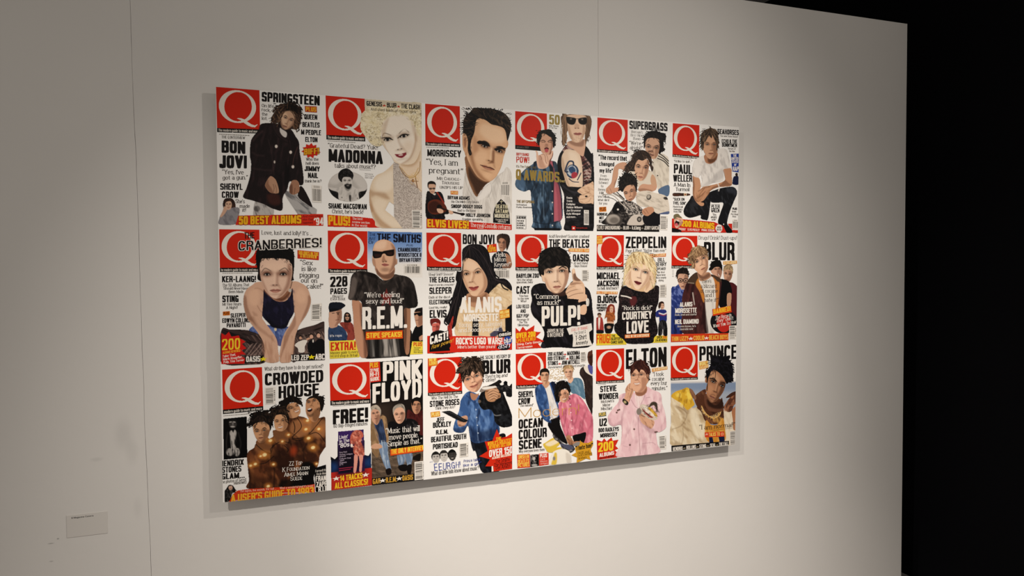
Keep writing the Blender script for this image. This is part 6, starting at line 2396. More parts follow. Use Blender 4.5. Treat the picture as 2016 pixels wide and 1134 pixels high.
F.p('3a1c0e', '430,700 540,690 560,800 520,850 430,830 405,760', 18, .7)
F.p('2a140a', '240,860 300,900 420,900 420,985 240,990', 20, .5)
F.p('0e0906', '470,930 560,900 640,800 735,800 740,960 600,972 470,980', 16, .85)
F.e('a8683a', 470, 590, 40, 26, 0, 16, .6)
# heads, back pair first
F.m('1c120d', '466,360 480,320 520,296 580,288 620,320 632,350 600,345 560,330 530,350 520,400 500,390')
F.m('c8936a', '520,370 540,340 590,335 620,370 622,410 600,440 560,452 535,440 520,410')
F.p('7a4a30', '520,370 540,350 545,400 560,450 535,440', 8, .6)
F.m('20170f', '662,320 690,288 740,278 785,290 804,320 798,370 780,400 772,350 760,320 720,300 680,320')
F.m('c08a62', '662,340 680,310 730,300 765,330 775,380 770,430 740,480 700,470 675,440 662,400')
F.p('744628', '720,400 770,370 770,430 740,480 715,460', 10, .7)
F.n('1c120d', '466,360 520,290 632,350 560,330 520,400', 30, .1, .04, 4, .6)
F.hairs('466,360 480,320 520,296 580,288 620,320 628,345 570,322 525,350 495,390', (560, 300), ('140d0a', '2a1c14', '44301f'), 50, 42, 4, .2, 3)
F.face((556, 376), (600, 358), (580, 382), (596, 398), 44, 'c8936a', '7a4a30', lip='8a4434', brow='22140c', side=-1, smile=1, teeth=1, bw=.12, eye=.8)
F.hairs('662,320 690,288 740,278 785,290 804,320 798,380 780,390 765,320 710,297', (745, 290), ('1a120c', '2c2018'), 40, 30, 4, .2, 6)
F.face((686, 332), (728, 320), (702, 356), (690, 378), 42, 'c08a62', '744628', lip='8a4434', brow='1c120c', side=1, opn=.55, teeth=1, bw=.14, eye=1.0)
F.p('4a3020', '672,400 690,424 720,412 716,436 694,444 676,428', 6, .6)
F.m('8a5632', '412,560 430,540 520,545 524,640 440,640')
F.m('20140d', '380,440 400,390 440,362 490,362 520,400 538,450 524,490 505,440 470,425 430,440 415,490 420,530 400,500 384,470')
F.n('6a4a34', '380,440 440,362 520,400 538,450 505,440 430,440 415,490', 50, .1, .04, 4, .6)
F.m('cf9a70', '422,470 440,430 500,428 524,470 520,520 490,548 455,548 430,530')
F.p('84502f', '490,470 524,470 520,520 490,548 495,510', 8, .6)
F.hairs('380,440 400,390 440,362 490,362 520,400 538,450 520,470 500,430 440,425 415,480 400,500', (455, 380), ('160e0a', '2e2018', '4c382a'), 70, 48, 4, .25, 4)
F.face((446, 478), (490, 470), (462, 500), (470, 520), 46, 'cf9a70', '84502f', lip='94483a', brow='20140d', side=1, smile=1, teeth=1, bw=.12, eye=.8)
F.m('8a5632', '290,620 380,600 400,690 300,690')
F.m('1a110c', '230,500 245,450 270,410 320,412 350,400 376,394 384,440 400,480 404,520 385,560 378,500 350,480 300,490 275,510 265,540 255,510')
F.n('5a4030', '230,500 270,410 376,394 404,520 350,480 275,510', 60, .1, .04, 4, .6)
F.m('cc966c', '262,530 275,495 340,480 378,500 390,540 380,590 350,630 315,640 288,610 270,570')
F.p('7a4828', '340,560 385,540 380,595 350,632 320,640 340,600', 8, .7)
F.p('6a4026', '290,600 320,625 360,615 345,640 315,644', 8, .5)
F.hairs('230,500 245,450 270,410 320,412 350,400 376,394 388,440 404,510 378,490 330,478 285,500 262,530', (320, 430), ('120c09', '261a14', '44322a'), 80, 50, 4, .25, 5)
F.face((294, 552), (348, 544), (318, 574), (322, 600), 40, 'cc966c', '7a4828', lip='94503e', brow='1a100c', side=1, bw=.13, eye=.9)
for a in ('232,490 222,500', '250,440 238,430 262,425', '300,412 305,398 325,408', '350,402 372,392', '400,395 392,380 418,378', '470,362 500,352', '520,392 536,400', '600,300 628,305', '632,345 636,360', '470,345 462,330 482,325'):
    F.l('1a110c', a, 9, 3, 1, 1)
# cable and lights
F.l('1a0e0a', '275,640 330,690 395,720 400,680 470,630 540,640', 5, 2)
F.l('1a0e0a', '240,800 300,800 360,790 420,740', 5, 2)
F.l('1a0e0a', '600,450 630,520 560,600 640,600 700,560 790,450', 5, 2)
F.l('1a0e0a', '560,610 620,620 740,560 815,640', 5, 2)
F.l('1a0e0a', '570,480 580,520 575,560', 6, 2)
F.l('1a0e0a', '500,660 530,690 520,710', 5, 2)
for lx, ly, r in ((394, 622, 16), (350, 730, 20), (245, 812, 12), (418, 802, 11), (485, 628, 10), (532, 578, 11), (664, 536, 14), (676, 470, 14), (684, 604, 16), (762, 534, 13), (718, 675, 18), (378, 968, 14), (320, 740, 10), (745, 798, 9), (280, 800, 14)):
    F.e('e08a30', lx, ly, r * 1.9, r * 1.5, 0, r * 1.2, .6)
    F.e('fbe2a0', lx, ly, r * .8, r * .6, -20, 5)
for lx, ly in ((570, 700), (200, 3)):
    F.e('c84418', lx, ly, 24, 34, 10, 20, .7)
F.done()
F = Fig('inset_portrait', 'person in black pointing')
F.m('161415', '48,1090 46,1010 60,985 80,958 110,962 130,990 150,1010 140,1020 110,1020 95,1060 84,1082 60,1090')
F.n('6a6664', '48,1090 60,985 110,990 95,1060', 60, .12, .06, 3, .6)
F.e('c8a08c', 92, 978, 15, 20, 0, 3)
F.p('1a1410', '72,975 80,950 108,952 122,980 108,966 86,966', 4)
F.l('7a3c34', '86,988 98,988', 3, 2)
F.m('c8a08c', '128,1005 150,1000 158,1010 140,1018')
F.done()
F = Fig('inset_background', 'black patch with white names')
F.m('0e0b0a', '!725,830 826,800 826,1006 738,1012')
F.done()
B('cover_line')
T('Farewell the', 736, 862, 824, 852, 18, 'e4ded6', 's')
T('Uncle Meat', 744, 886, 824, 876, 18, 'e4ded6', 's')
T('FRANK', 738, 932, 838, 922, 40, 'f2eee8', 'b')
T('ZAPPA', 742, 976, 846, 966, 40, 'f2eee8', 'b')
T('R.I.P.', 758, 1012, 838, 1004, 38, 'f2eee8', 'b')
B('cover_line')
T('ZZ Top', 536, 812, 636, 804, 30, 'f0ebe4', 's', .8)
T('K Foundation', 486, 858, 690, 840, 30, 'f0ebe4', 's', .8)
T('Aimee Mann', 500, 894, 680, 880, 30, 'f0ebe4', 's', .8)
T('Suede', 546, 926, 636, 918, 30, 'f0ebe4', 's', .8)
B('banner')
poly('d03a18', '150,1000 240,988 640,966 730,952 732,1016 520,1034 80,1090 108,1030')
T('The sights, the sounds, the suit ...', 164, 1014, 438, 992, 16, 'f0c8b0', 's')
T('What a wonderful year it’s been!'.replace('’', "'"), 466, 990, 718, 972, 16, 'f0c8b0', 's')
T("A USER'S GUIDE TO 1993", 96, 1090, 724, 1030, 58, 'f0b430', 'b')


cover(1, 2, (642, 698, 846, 974), 838, 'black and red cover with three people in dark jackets and a cassette offer')
F = Fig('photograph', 'dark photograph of three standing people')
F.m('16120f', '!354,62 796,30 802,1016 370,1060')
F.p('4a3a30', '!362,400 560,380 560,820 362,820', 50, .8)
F.p('2c211b', '!520,300 800,300 800,600 520,600', 60, .8)
F.p('6a5848', '!362,760 800,740 800,980 368,1010', 40, .95)
F.n('8a7460', '362,800 800,780 800,980 368,1000', 10, .08, .02, 10, .6)
F.n('4a3c30', '362,780 800,760 800,990 368,1000', 30, .1, .05, 10, .6)
# rear person
F.m('6a2422', '660,450 720,480 780,450 796,470 797,640 740,640 660,600')
F.m('241a14', '690,840 760,800 760,856 735,858')
F.n('3c1010', '660,450 796,470 797,640 660,600', 80, .06, .02, 6, .7)
F.m('1c1511', '690,380 700,355 740,345 770,365 772,410 760,440 700,430')
F.m('c08a6a', '692,395 710,370 750,365 768,390 764,440 745,475 718,478 698,445')
F.p('6a4030', '735,400 768,400 762,440 742,476 728,470', 8, .6)
F.face((716, 408), (748, 404), (730, 428), (732, 446), 26, 'c08a6a', '6a4030', lip='8a4c40', side=1, bw=.12)
# left person
F.m('8c6c4a', '362,540 400,520 440,500 480,500 495,560 505,700 480,760 440,720 420,830 380,800 362,740')
F.n('b8946a', '362,540 480,500 505,700 380,800', 75, .06, .02, 8, .6)
F.m('2a3a60', '390,560 420,560 450,520 470,600 486,700 440,730 420,640')
F.n('4a6090', '390,560 450,520 486,700 440,730', 75, .08, .02, 5, .6)
F.m('7088a8', '425,730 490,710 500,800 520,900 525,935 490,930 450,840')
F.n('b4c4d4', '425,730 490,710 525,935 490,930', 80, .1, .02, 5, .7)
F.m('241510', '484,930 520,920 528,960 500,975 486,960')
F.m('c8987a', '364,740 400,720 440,728 454,750 420,762 375,760')
F.m('b0a494', '362,440 370,418 410,408 440,440 442,480 430,500 400,460 370,470 362,500')
F.n('5a4c40', '362,440 410,408 442,480 400,460', 60, .12, .05, 3, .6)
F.m('c8957a', '362,480 380,445 420,450 436,480 432,520 420,560 400,566 370,530')
F.p('70442f', '410,490 436,490 430,530 410,566 400,540', 8, .6)
F.face((384, 478), (414, 472), (404, 496), (402, 516), 26, 'c8957a', '70442f', lip='8a5040', side=-1, bw=.12)
# front person
F.m('17151a', '500,570 540,540 580,560 640,520 720,530 750,590 745,700 690,760 700,800 580,810 520,740')
F.n('4c484c', '640,520 720,530 750,590 745,700 690,720', 60, .06, .03, 6, .7)
F.m('6880a0', '580,800 690,790 690,880 660,900 640,840 620,905 590,900')
F.n('a8b8cc', '580,800 690,790 680,890 590,900', 85, .1, .02, 5, .6)
F.m('1a1210', '585,900 650,890 650,940 600,938')
F.m('1a1210', '655,900 690,890 690,940 680,968 658,960')
F.m('9c9488', '540,440 560,412 600,398 630,412 640,460 630,490 600,450 560,460 545,490')
F.n('4c443c', '540,440 600,398 640,460 600,450', 60, .12, .05, 3, .6)
F.m('d4a488', '548,470 570,435 615,430 638,470 634,520 605,556 575,552 552,510')
F.p('7c4c38', '610,470 638,475 630,525 600,556 605,520', 8, .6)
F.face((572, 486), (612, 480), (588, 508), (592, 530), 32, 'd4a488', '7c4c38', lip='9a5a4a', side=1, bw=.1)
F.done()
Q(28, 72, 351, 58, 358, 357, 34, 374, 38)
issue_line(54, 420, 250, 408)
B('flash')
quad('d42c1c', '352,62 434,56 442,216 358,226')
T('PLUS', 354, 108, 420, 102, 40, 'f2c428', 'b')
T('32 PAGE', 356, 140, 426, 132, 24, 'f4ece4', 'b')
T('HI-FI', 356, 180, 426, 172, 36, 'f4ece4', 'b')
T('GUIDE', 360, 216, 430, 206, 30, 'f4ece4', 'b')
B('headline')
T('PINK', 458, 216, 776, 196, 156, 'f4f0ea', 'b')
T('FLOYD', 374, 396, 772, 350, 158, 'f4f0ea', 'b')
F = Fig('portrait', 'dark-haired head overlapping the headline')
F.m('1c1511', '690,385 698,358 735,342 768,360 774,405 766,430 755,385 715,378 698,420')
F.done()
B('headline')
T('FREE!', 54, 566, 340, 542, 116, font='h')
B('cover_line')
T('60 flop-fringed minutes', 60, 592, 334, 570, 28, '4a4440', 's')
B('tape_panel')
F = Fig('tape_panel', 'picture of a cassette inlay on a red, blue and black panel')
F.m('0e1018', '!37,822 70,845 92,820 92,700 312,690 312,810 342,818 362,785 368,980 40,1000')
F.p('1c4c98', '!38,880 368,830 370,905 40,950', 40, .95)
F.m('d42a1c', '!40,955 370,915 372,1058 42,1100')
F.m('4a2a80', '!96,622 304,604 312,940 100,966')
F.p('2a1030', '!96,720 312,700 312,960 96,966', 50, .9)
F.p('141020', '!100,780 220,770 220,966 100,966', 30, .8)
F.m('c8604c', '200,650 225,620 260,612 290,625 300,660 280,690 295,740 310,790 300,820 240,815 220,780 230,720 205,740 195,700')
F.n('f0a890', '200,650 260,612 310,790 240,815', 60, .08, .05, 4, .7)
F.n('7a2c28', '200,650 260,612 310,790 240,815', 100, .08, .05, 4, .6)
F.m('d89080', '228,815 255,818 252,880 240,950 222,950 225,880')
F.m('d89080', '268,818 298,818 292,880 286,945 268,940 272,880')
F.m('e0a090', '205,735 222,740 225,745 210,748')
F.e('e8e0d8', 206, 735, 9, 14, 0, 3)
F.done()
B('cover_line')
T("Livin'", 106, 684, 176, 676, 30, 'f2ecf0', 'd')
T('In The', 108, 716, 188, 704, 26, 'f2ecf0', 'd')
T("'80s", 106, 756, 188, 742, 36, 'f2ecf0', 'd')
for k, s in enumerate((('Roxy Music', 62), ('Human League', 106), ('Ultravox', 50), ('Culture Club', 92), ('Japan', 38), ('Madness', 58), ('XTC', 32))):
    T(s[0], 108, 798 + 16.8 * k, 108 + s[1], 790 + 16.8 * k, 12, 'c8b8d0', 'r')
quad('a02848', '104,920 214,906 214,912 104,926')
quad('a02848', '104,936 200,922 200,928 104,942')
B('banner')
T('*', 62, 1028, 106, 1022, 50, 'f4eee6')
T('14 TRACKS', 112, 1026, 294, 1000, 46, 'f4c428', 'b')
T('*', 300, 998, 344, 992, 50, 'f4eee6')
T('ALL CLASSICS!', 70, 1086, 338, 1050, 48, 'f4c428', 'b')
B('cover_line')
T('“Music that will', 480, 640, 756, 616, 44, 'f2eee8', 's')
T('move people.', 508, 690, 746, 668, 42, 'f2eee8', 's')
T('Simple as that.”', 498, 744, 776, 714, 42, 'f2eee8', 's')
B('flash')
quad('dc5018', '518,768 796,730 797,780 520,818')
T('THE ONLY INTERVIEW', 526, 806, 794, 770, 40, 'f4d040', 'b')
B('banner')
quad('121010', '370,1000 714,962 714,1018 372,1058')
T('GAR', 376, 1048, 438, 1040, 42, 'c89838', 'b')
T('*', 440, 1042, 478, 1036, 46, 'f2ece4')
T('R.E.M.', 482, 1036, 572, 1026, 42, 'c89838', 'b')
T('*', 574, 1026, 612, 1020, 46, 'f2ece4')
T('OASIS', 616, 1020, 702, 1010, 42, 'c89838', 'b')
bars(714, 868, 794, 858, 797, 1006, 716, 1016, True, 32)


cover(2, 2, (834, 690, 1020, 954), 799, 'cover of a smiling brown-haired person in a blue shirt handling a camera')
Q(35, 64, 322, 48, 326, 340, 36, 358, 26)
issue_line(50, 390, 270, 376)
B('flash')
quad('e0781c', '38,66 114,60 120,126 42,136')
T('NEW', 46, 94, 106, 88, 28, 'f4d860', 'b')
T('LOOK!', 48, 124, 110, 118, 28, 'f4d860', 'b')
B('cover_line')
T('THE SECRET HISTORY OF', 474, 74, 738, 62, 32, '2a2624', 'n')
B('headline')
T('BLUR', 498, 202, 734, 188, 118, font='h')
B('cover_line')
T("They're big", 518, 236, 648, 226, 30, '5a544e', 's')
T('and', 656, 226, 706, 222, 30, '5a544e', 'i')
T('clever!', 526, 266, 608, 260, 30, '5a544e', 's')
T('Who The Hell Do The', 66, 416, 290, 400, 24, '5a544e', 's')
T('STONE ROSES', 52, 478, 302, 458, 50, font='b')
T('Think They Are?', 96, 500, 266, 488, 24, '5a544e', 's')
B('flash')
quad('e0921c', '58,522 136,512 140,556 62,566')
T('PLUS', 66, 558, 132, 550, 32, 'f6e490', 'b')
B('cover_line')
T('JEFF', 106, 606, 176, 600, 38, font='b')
T('BUCKLEY', 78, 654, 232, 640, 44, font='b')
T('R.E.M.', 104, 710, 208, 702, 38, font='b')
T('BEAUTIFUL SOUTH', 62, 776, 360, 746, 46, font='b')
T('PORTISHEAD', 78, 836, 288, 816, 44, font='b')
bars(302, 786, 376, 778, 376, 896, 304, 904, True, 33)
F = Fig('portrait', 'smiling brown-haired person in a blue shirt')
F.m('191c26', '380,640 420,650 460,760 600,720 680,700 690,760 640,1020 495,1030 440,860 420,850 400,790')
F.n('3a4050', '380,640 600,720 640,1020 495,1030', 70, .05, .02, 8, .5)
shirt = '330,390 360,355 400,345 480,380 560,420 600,480 612,600 640,640 640,700 600,740 470,780 400,760 375,640 340,690 280,694 250,670 260,610 300,500 310,430'
F.m('3c64a4', shirt)
F.n('6c94cc', shirt, 75, .04, .014, 8, .7, .5, .75, 3)
F.n('1e3464', shirt, 100, .04, .014, 8, .7, .5, .75, 6)
F.p('243c70', '250,660 340,650 375,620 350,690 280,694', 10, .7)
F.p('1a2a54', '380,640 470,680 620,660 640,720 470,780 400,760', 24, .7)
F.l('9ab8dc', '440,490 448,600 460,760', 5, 3, .4)
for k in range(4):
    F.e('b8c8dc', 442 + 6 * k, 500 + 66 * k, 5, 5, 0, 2)
F.l('24407c', '360,380 385,400 430,440 460,400', 6, 3, .8)
F.m('b07a5c', '395,360 440,370 470,360 450,400 430,420 405,410')
F.m('dca888', '325,240 340,190 380,160 440,150 490,180 500,240 490,290 460,340 420,352 380,335 350,300')
F.p('8a5440', '450,270 498,240 490,290 460,340 430,352 448,320', 8, .6)
F.n('f0c4a4', '340,200 480,200 460,320 370,310', 20, .04, .04, 10, .5)
hair = '300,180 285,165 310,130 330,80 370,55 410,62 440,48 470,75 500,110 504,170 500,230 485,190 460,180 440,200 410,175 390,215 360,210 345,240 335,275 318,230'
F.m('33251c', hair)
F.n('7c6250', hair, 70, .1, .03, 4, .7, .48, .7, 3)
F.n('140e0a', hair, 100, .1, .04, 4, .7, .5, .7, 8)
F.l('33251c', '380,170 400,215 420,230', 5, 2)
F.l('33251c', '290,170 275,180', 4, 2, 1, 1)
F.hairs('300,180 295,165 310,130 330,80 370,55 410,62 440,50 470,75 500,110 504,170 500,220 480,180 440,190 410,172 385,210 345,230 330,270', (410, 80), ('1c130e', '2e2018', '5a4434', '7c6250'), 130, 60, 4, .25, 3, .8, .4)
F.face((374, 244), (450, 216), (420, 264), (426, 300), 74, 'dca888', '8a5440', lip='a85a4a', brow='2c1e16', iris='4a6070', side=1, smile=.7, teeth=0, bw=.09, hl='f0c8aa')
F.m('c8987a', '285,600 310,565 360,550 372,580 350,630 300,642')
F.n('7a4c38', '285,600 360,550 350,630 300,642', 0, .14, .03, 4, .7)
F.m('232528', '150,518 180,512 232,512 330,570 372,590 345,606 290,590 170,528')
F.l('5a5c60', '160,518 240,530 340,590', 4, 3, .7)
F.done()
F = Fig('camera', 'dark sleeve and a hand holding up a large camera')
F.m('15161b', '460,430 500,330 560,300 640,300 700,420 750,560 752,630 690,650 640,640 600,600 590,540 560,500 500,500')
F.n('3c4048', '460,430 640,300 752,630 640,640', 60, .05, .03, 8, .5)
F.l('8a8c90', '580,530 610,550 650,545', 8, 4, .7)
F.m('b9865f', '520,350 540,320 580,300 620,320 650,370 640,410 600,430 550,430 525,400')
F.n('5c3822', '520,350 580,300 650,370 600,430', 0, .12, .03, 4, .8)
for k in range(4):
    F.l('d0a07c', f'{548 + 4 * k},{352 + 20 * k} {585 + 3 * k},{330 + 21 * k} {628 - 4 * k},{346 + 20 * k}', 14, 4, .8)
    F.l('4a2a18', f'{545 + 4 * k},{362 + 20 * k} {585 + 3 * k},{341 + 21 * k} {630 - 4 * k},{357 + 20 * k}', 4, 2, .8)
F.p('15161b', '600,430 640,400 660,420 640,445', 6)
F.m('8c8078', '470,345 500,305 560,296 640,292 700,300 690,312 600,312 540,330 510,345 490,352')
F.p('e0dcd6', '500,312 640,298 640,306 520,330', 4)
F.m('1b1b1f', '610,300 640,330 640,360 690,350 700,385 750,384 750,280 720,300 700,270 680,262 676,286 650,290 630,250 600,290')
F.n('5a5858', '610,300 750,280 750,384 690,350', 30, .1, .06, 4, .6)
F.e('0c0c10', 692, 274, 18, 18, 0, 3, 1, 1)
F.m('2a2420', '540,300 600,270 640,246 660,270 600,296')
F.e('6a5c50', 470, 430, 14, 14, 0, 4, 1, 1)
F.done()
F = Fig('inset_portrait', 'three black and white childrens faces')
for i_, (hx_, hy_, cc, hc) in enumerate(((102, 902, 'b8b4b0', '2a2826'), (170, 890, 'c0bcb8', '3a3634'), (240, 884, '4a4644', '141212'))):
    F.e(hc, hx_, hy_ - 6, 38, 44, 0, 2, 1, 1)
    F.e(cc, hx_ + 2, hy_ + 6, 31, 42, 0, 3, 1, 1)
    F.p(hc, f'{hx_ - 36},{hy_ - 10} {hx_ - 30},{hy_ - 40} {hx_},{hy_ - 50} {hx_ + 34},{hy_ - 36} {hx_ + 36},{hy_ - 6} {hx_ + 24},{hy_ - 22} {hx_ - 22},{hy_ - 18}', 3)
    F.face((hx_ - 12, hy_ - 2), (hx_ + 14, hy_ - 4), (hx_ + 2, hy_ + 12), (hx_ + 2, hy_ + 26), 22, cc, '6a6664' if i_ < 2 else '1c1a1a', lip='5a5654', side=1, smile=1, teeth=1, bw=.1, hl='dcd8d4' if i_ < 2 else '7a7674', brow='2a2826')
F.done()
B('handwriting')
T('“', 52, 970, 74, 966, 30, '3a4c9c', 't')
for k, ch in enumerate('EEURGH!'):
    T(ch, 92 + 36 * k, 1020 - 5.5 * k, 92 + 36 * k + (28 if ch != '!' else 4), 1017 - 5.5 * k, 62 - 2 * k, '3448a0', 'r', ital=-.1 + .05 * (k % 3))
T('Prince talks', 338, 948, 476, 930, 24, '3448a0', 'r')
T('like a girl”', 334, 984, 488, 962, 24, '3448a0', 'r')
B('cover_line')
T('What do little kids know about music?', 64, 1056, 466, 1006, 32, '3c3834', 's')
B('burst')
poly('d42c14', '618,664 650,740 700,728 748,698 748,770 750,860 756,940 748,1000 590,1022 588,980 520,980 560,920 470,894 540,850 516,770 580,764')
quad('f4f0ea', '574,978 586,976 590,1022 574,1024')
T('THE', 610, 762, 656, 754, 26, 'f2b828', 'b')
T("WORLD'S GREATEST", 540, 806, 746, 770, 32, 'f2b828', 'b')
T('REVIEWS SECTION', 552, 836, 738, 802, 30, 'f2b828', 'b')
T('OVER 150', 552, 902, 752, 866, 60, 'f6f2ec', 'b')
T('ALBUMS INCLUDING', 578, 920, 738, 888, 20, 'f6e4d0', 'b')
T('The Smiths', 606, 952, 728, 930, 30, '2a100c', 's')
T('The Monkees', 592, 984, 746, 958, 30, '2a100c', 's')
T('Del Amitri', 610, 1008, 730, 988, 30, '2a100c', 's')


cover(3, 2, (1008, 682, 1178, 932), 771, 'cover of four people with a yellow scooter, one in a pink shirt')
Q(33, 58, 304, 46, 306, 336, 36, 348, 32, "The World's Greatest Music Magazine")
issue_line(54, 390, 130, 384, 4)
B('cover_line')
T('200 ALBUMS', 320, 86, 458, 80, 36, '2a2624', 'b')
T('*', 462, 84, 488, 83, 28, 'c83428')
T('MADONNA', 492, 80, 606, 74, 36, '2a2624', 'b')
T('ROD STEWART', 318, 128, 478, 120, 36, '2a2624', 'b')
T('*', 482, 124, 508, 122, 28, 'c83428')
T('ROLLING', 512, 120, 606, 114, 36, '2a2624', 'b')
T('STONES', 320, 170, 410, 166, 36, '2a2624', 'b')
T('*', 414, 168, 438, 166, 28, 'c83428')
T('JONI MITCHELL', 442, 164, 606, 154, 36, '2a2624', 'b')
T('Reviewed and rated inside', 322, 198, 652, 178, 22, '6a645e', 's')
T('236', 336, 260, 470, 250, 56, 'd0a850', 't')
T('Pages', 336, 298, 484, 288, 32, 'd0a850', 't')
bars(612, 50, 662, 46, 662, 140, 612, 144, True, 34)
T('SHERYL', 56, 456, 192, 448, 54, font='b')
T('CROW', 56, 518, 162, 510, 54, font='b')
T('“The minxed”', 62, 540, 192, 532, 22, '5a544e', 's')
F = Fig('portrait', 'person at the right edge in a dark coat with a pale fleece collar')
F.m('3c2c28', '610,200 640,180 690,190 718,230 718,590 690,560 655,470 640,320 604,250')
F.n('5c4840', '610,200 718,230 718,590 640,320', 80, .05, .02, 6, .5)
F.m('e0d8cc', '640,185 665,170 690,200 718,250 712,262 660,230')
F.m('5a5cac', '676,165 718,170 718,245 690,230')
F.m('6a3c2c', '672,90 678,52 700,38 718,36 718,165 690,160 676,130')
F.p('2c1610', '690,90 718,80 718,165 695,160', 8, .6)
F.l('1c0e0a', '686,96 704,94', 6, 2)
F.done()
F = Fig('portrait', 'fair-haired person in a blue-grey jumper')
F.m('58809c', '490,320 530,290 580,278 625,300 645,380 652,470 600,440 540,420 500,380')
F.n('86a8bc', '490,320 580,278 652,470 540,420', 60, .06, .02, 6, .6)
F.m('dcae90', '500,290 540,270 545,300 520,330 500,315')
F.m('dcae90', '462,210 480,190 530,190 542,220 538,270 515,295 490,285 470,255')
F.p('8e5e48', '515,220 542,225 535,275 512,296 515,260', 7, .6)
F.m('b8946a', '458,220 462,185 490,168 525,168 548,190 546,230 535,205 500,198 475,205 468,240')
F.hairs('458,220 462,185 490,168 525,168 548,190 544,220 500,195 470,215', (505, 172), ('d8bc8c', 'a8845a', '7a5c3c'), 40, 28, 3, .2, 3)
F.face((484, 232), (518, 228), (502, 252), (504, 268), 28, 'dcae90', '8e5e48', lip='a86858', brow='8a6848', side=1, bw=.1)
F.done()
F = Fig('portrait', 'person in a blue denim jacket over a white T-shirt')
F.m('1a1618', '320,680 420,610 430,700 480,820 490,872 400,820 350,760')
F.m('325a9c', '205,380 240,340 290,330 340,320 380,330 400,400 410,500 420,620 345,640 330,680 270,640 240,560 215,480')
F.n('5c86c4', '205,380 290,330 345,640 330,680 240,560', 75, .05, .02, 6, .7)
F.n('1c3468', '205,380 290,330 345,640 330,680 240,560', 100, .05, .02, 6, .6)
F.p('e0dedc', '290,350 330,335 360,420 415,600 345,640 330,520 310,420', 4)
F.n('b0b0b4', '290,350 360,420 415,600 345,640', 75, .06, .02, 5, .6)
F.m('1c2a50', '345,320 385,325 410,420 420,500 390,480 370,400')
F.m('c89674', '270,330 330,310 330,345 300,372 280,352')
F.m('d4a280', '252,250 270,225 315,225 330,250 326,300 305,335 280,330 258,300')
F.p('84523a', '300,250 330,255 325,300 305,336 295,330 305,290', 7, .6)
F.m('2e2018', '246,250 252,210 285,194 315,198 334,225 330,260 318,232 290,228 265,235 256,260')
F.face((272, 260), (308, 256), (290, 282), (292, 304), 30, 'd4a280', '84523a', lip='a05c4c', side=1, bw=.12)
F.done()
F = Fig('portrait', 'smiling dark-haired person in a pink shirt')
pk = '415,510 450,480 510,440 560,420 610,450 650,500 690,570 722,640 722,820 690,860 640,870 660,780 600,820 540,800 480,810 440,700 420,600'
F.m('d87088', pk)
F.n('eea0b0', pk, 70, .05, .015, 8, .7, .48, .75, 3)
F.n('a84860', pk, 100, .05, .014, 8, .6, .5, .75, 6)
F.l('b04c66', '520,500 530,600 540,800', 6, 4, .6)
for k in range(4):
    F.e('f0d8dc', 520 + 5 * k, 520 + 70 * k, 5, 5, 0, 2)
F.m('15131a', '540,800 600,780 660,770 640,860 600,880 560,860')
F.m('b8805c', '480,810 510,790 540,830 560,870 520,885 495,860')
F.n('5a3424', '480,810 540,830 560,870 520,885', 60, .12, .03, 4, .6)
F.m('b8805c', '560,850 620,850 640,880 580,890')
F.m('d8a282', '405,420 430,390 490,385 510,420 500,470 470,500 440,495 415,465')
F.p('8a5440', '470,430 508,425 498,470 468,500 470,465', 8, .6)
F.m('17120f', '380,400 385,350 410,320 455,306 500,330 520,370 516,420 500,400 480,375 440,390 420,410 418,450 425,490 400,490 385,450')
F.n('3c322c', '380,400 455,306 520,370 440,390 400,490', 60, .1, .03, 4, .5)
F.hairs('380,400 385,350 410,320 455,306 500,330 520,370 514,410 480,370 430,388 415,450 400,485', (450, 318), ('100c0a', '221a16', '3a2e28'), 60, 42, 4, .2, 3)
F.face((432, 436), (474, 422), (452, 454), (466, 470), 46, 'd8a282', '8a5440', lip='a05044', side=1, smile=1, teeth=1, bw=.11, eye=.85)
F.l('17120f', '430,390 425,440 420,470', 8, 3)
F.done()
F = Fig('scooter', 'yellow and white scooter front')
F.m('d8b83a', '275,875 300,855 380,810 430,850 420,880 400,900 440,900 470,940 330,948 300,920')
F.p('f0e8d8', '300,870 390,830 420,850 340,890', 8, .7)
F.m('3c3a3e', '360,790 380,780 392,800 430,830 470,870 540,880 560,920 520,950 460,930 420,860 380,830')
F.n('b0acaa', '360,790 470,870 560,920 460,930', 30, .12, .05, 4, .7)
F.m('585c78', '430,870 520,880 550,910 500,920')
F.m('ece8de', '325,1056 340,990 370,940 440,915 500,930 525,970 530,1030 522,1038')
F.p('d8b83a', '395,1050 400,960 380,950 365,1000 350,1054', 6)
F.p('c8c0b4', '480,950 520,970 528,1034 490,1040', 10, .8)
F.e('8a8480', 375, 1000, 12, 18, 0, 4)
F.l('8a847c', '325,1056 330,1000 360,945', 5, 3, .7)
F.m('8a8684', '540,880 590,850 640,870 600,900')
F.done()
B('headline')
T('Modern!', 58, 640, 596, 606, 90, 'cc9a38', 't')
T('OCEAN', 58, 736, 274, 716, 82, font='b')
T('COLOUR', 58, 830, 310, 806, 84, font='b')
T('SCENE', 60, 922, 264, 902, 82, font='b')
B('cover_line')
T('Why everyone loves them', 60, 950, 290, 930, 24, '5a544e', 's')
B('flash')
quad('d8341c', '44,966 158,958 160,1078 48,1086')
B('flash')
quad('d8341c', '240,956 324,950 326,1054 240,1066')
T('UNSEEN', 54, 1006, 150, 998, 36, 'f4cc58', 'b')
T('BEATLES', 52, 1044, 152, 1036, 34, 'f4cc58', 'b')
T('PICTURES', 50, 1078, 154, 1070, 32, 'f4cc58', 'b')
T('PLUS', 248, 992, 312, 988, 32, 'f6f0e8', 'b')
T('Cure', 250, 1014, 294, 1010, 16, 'f0c8bc', 'r')
T('Massive', 250, 1034, 316, 1028, 16, 'f0c8bc', 'r')
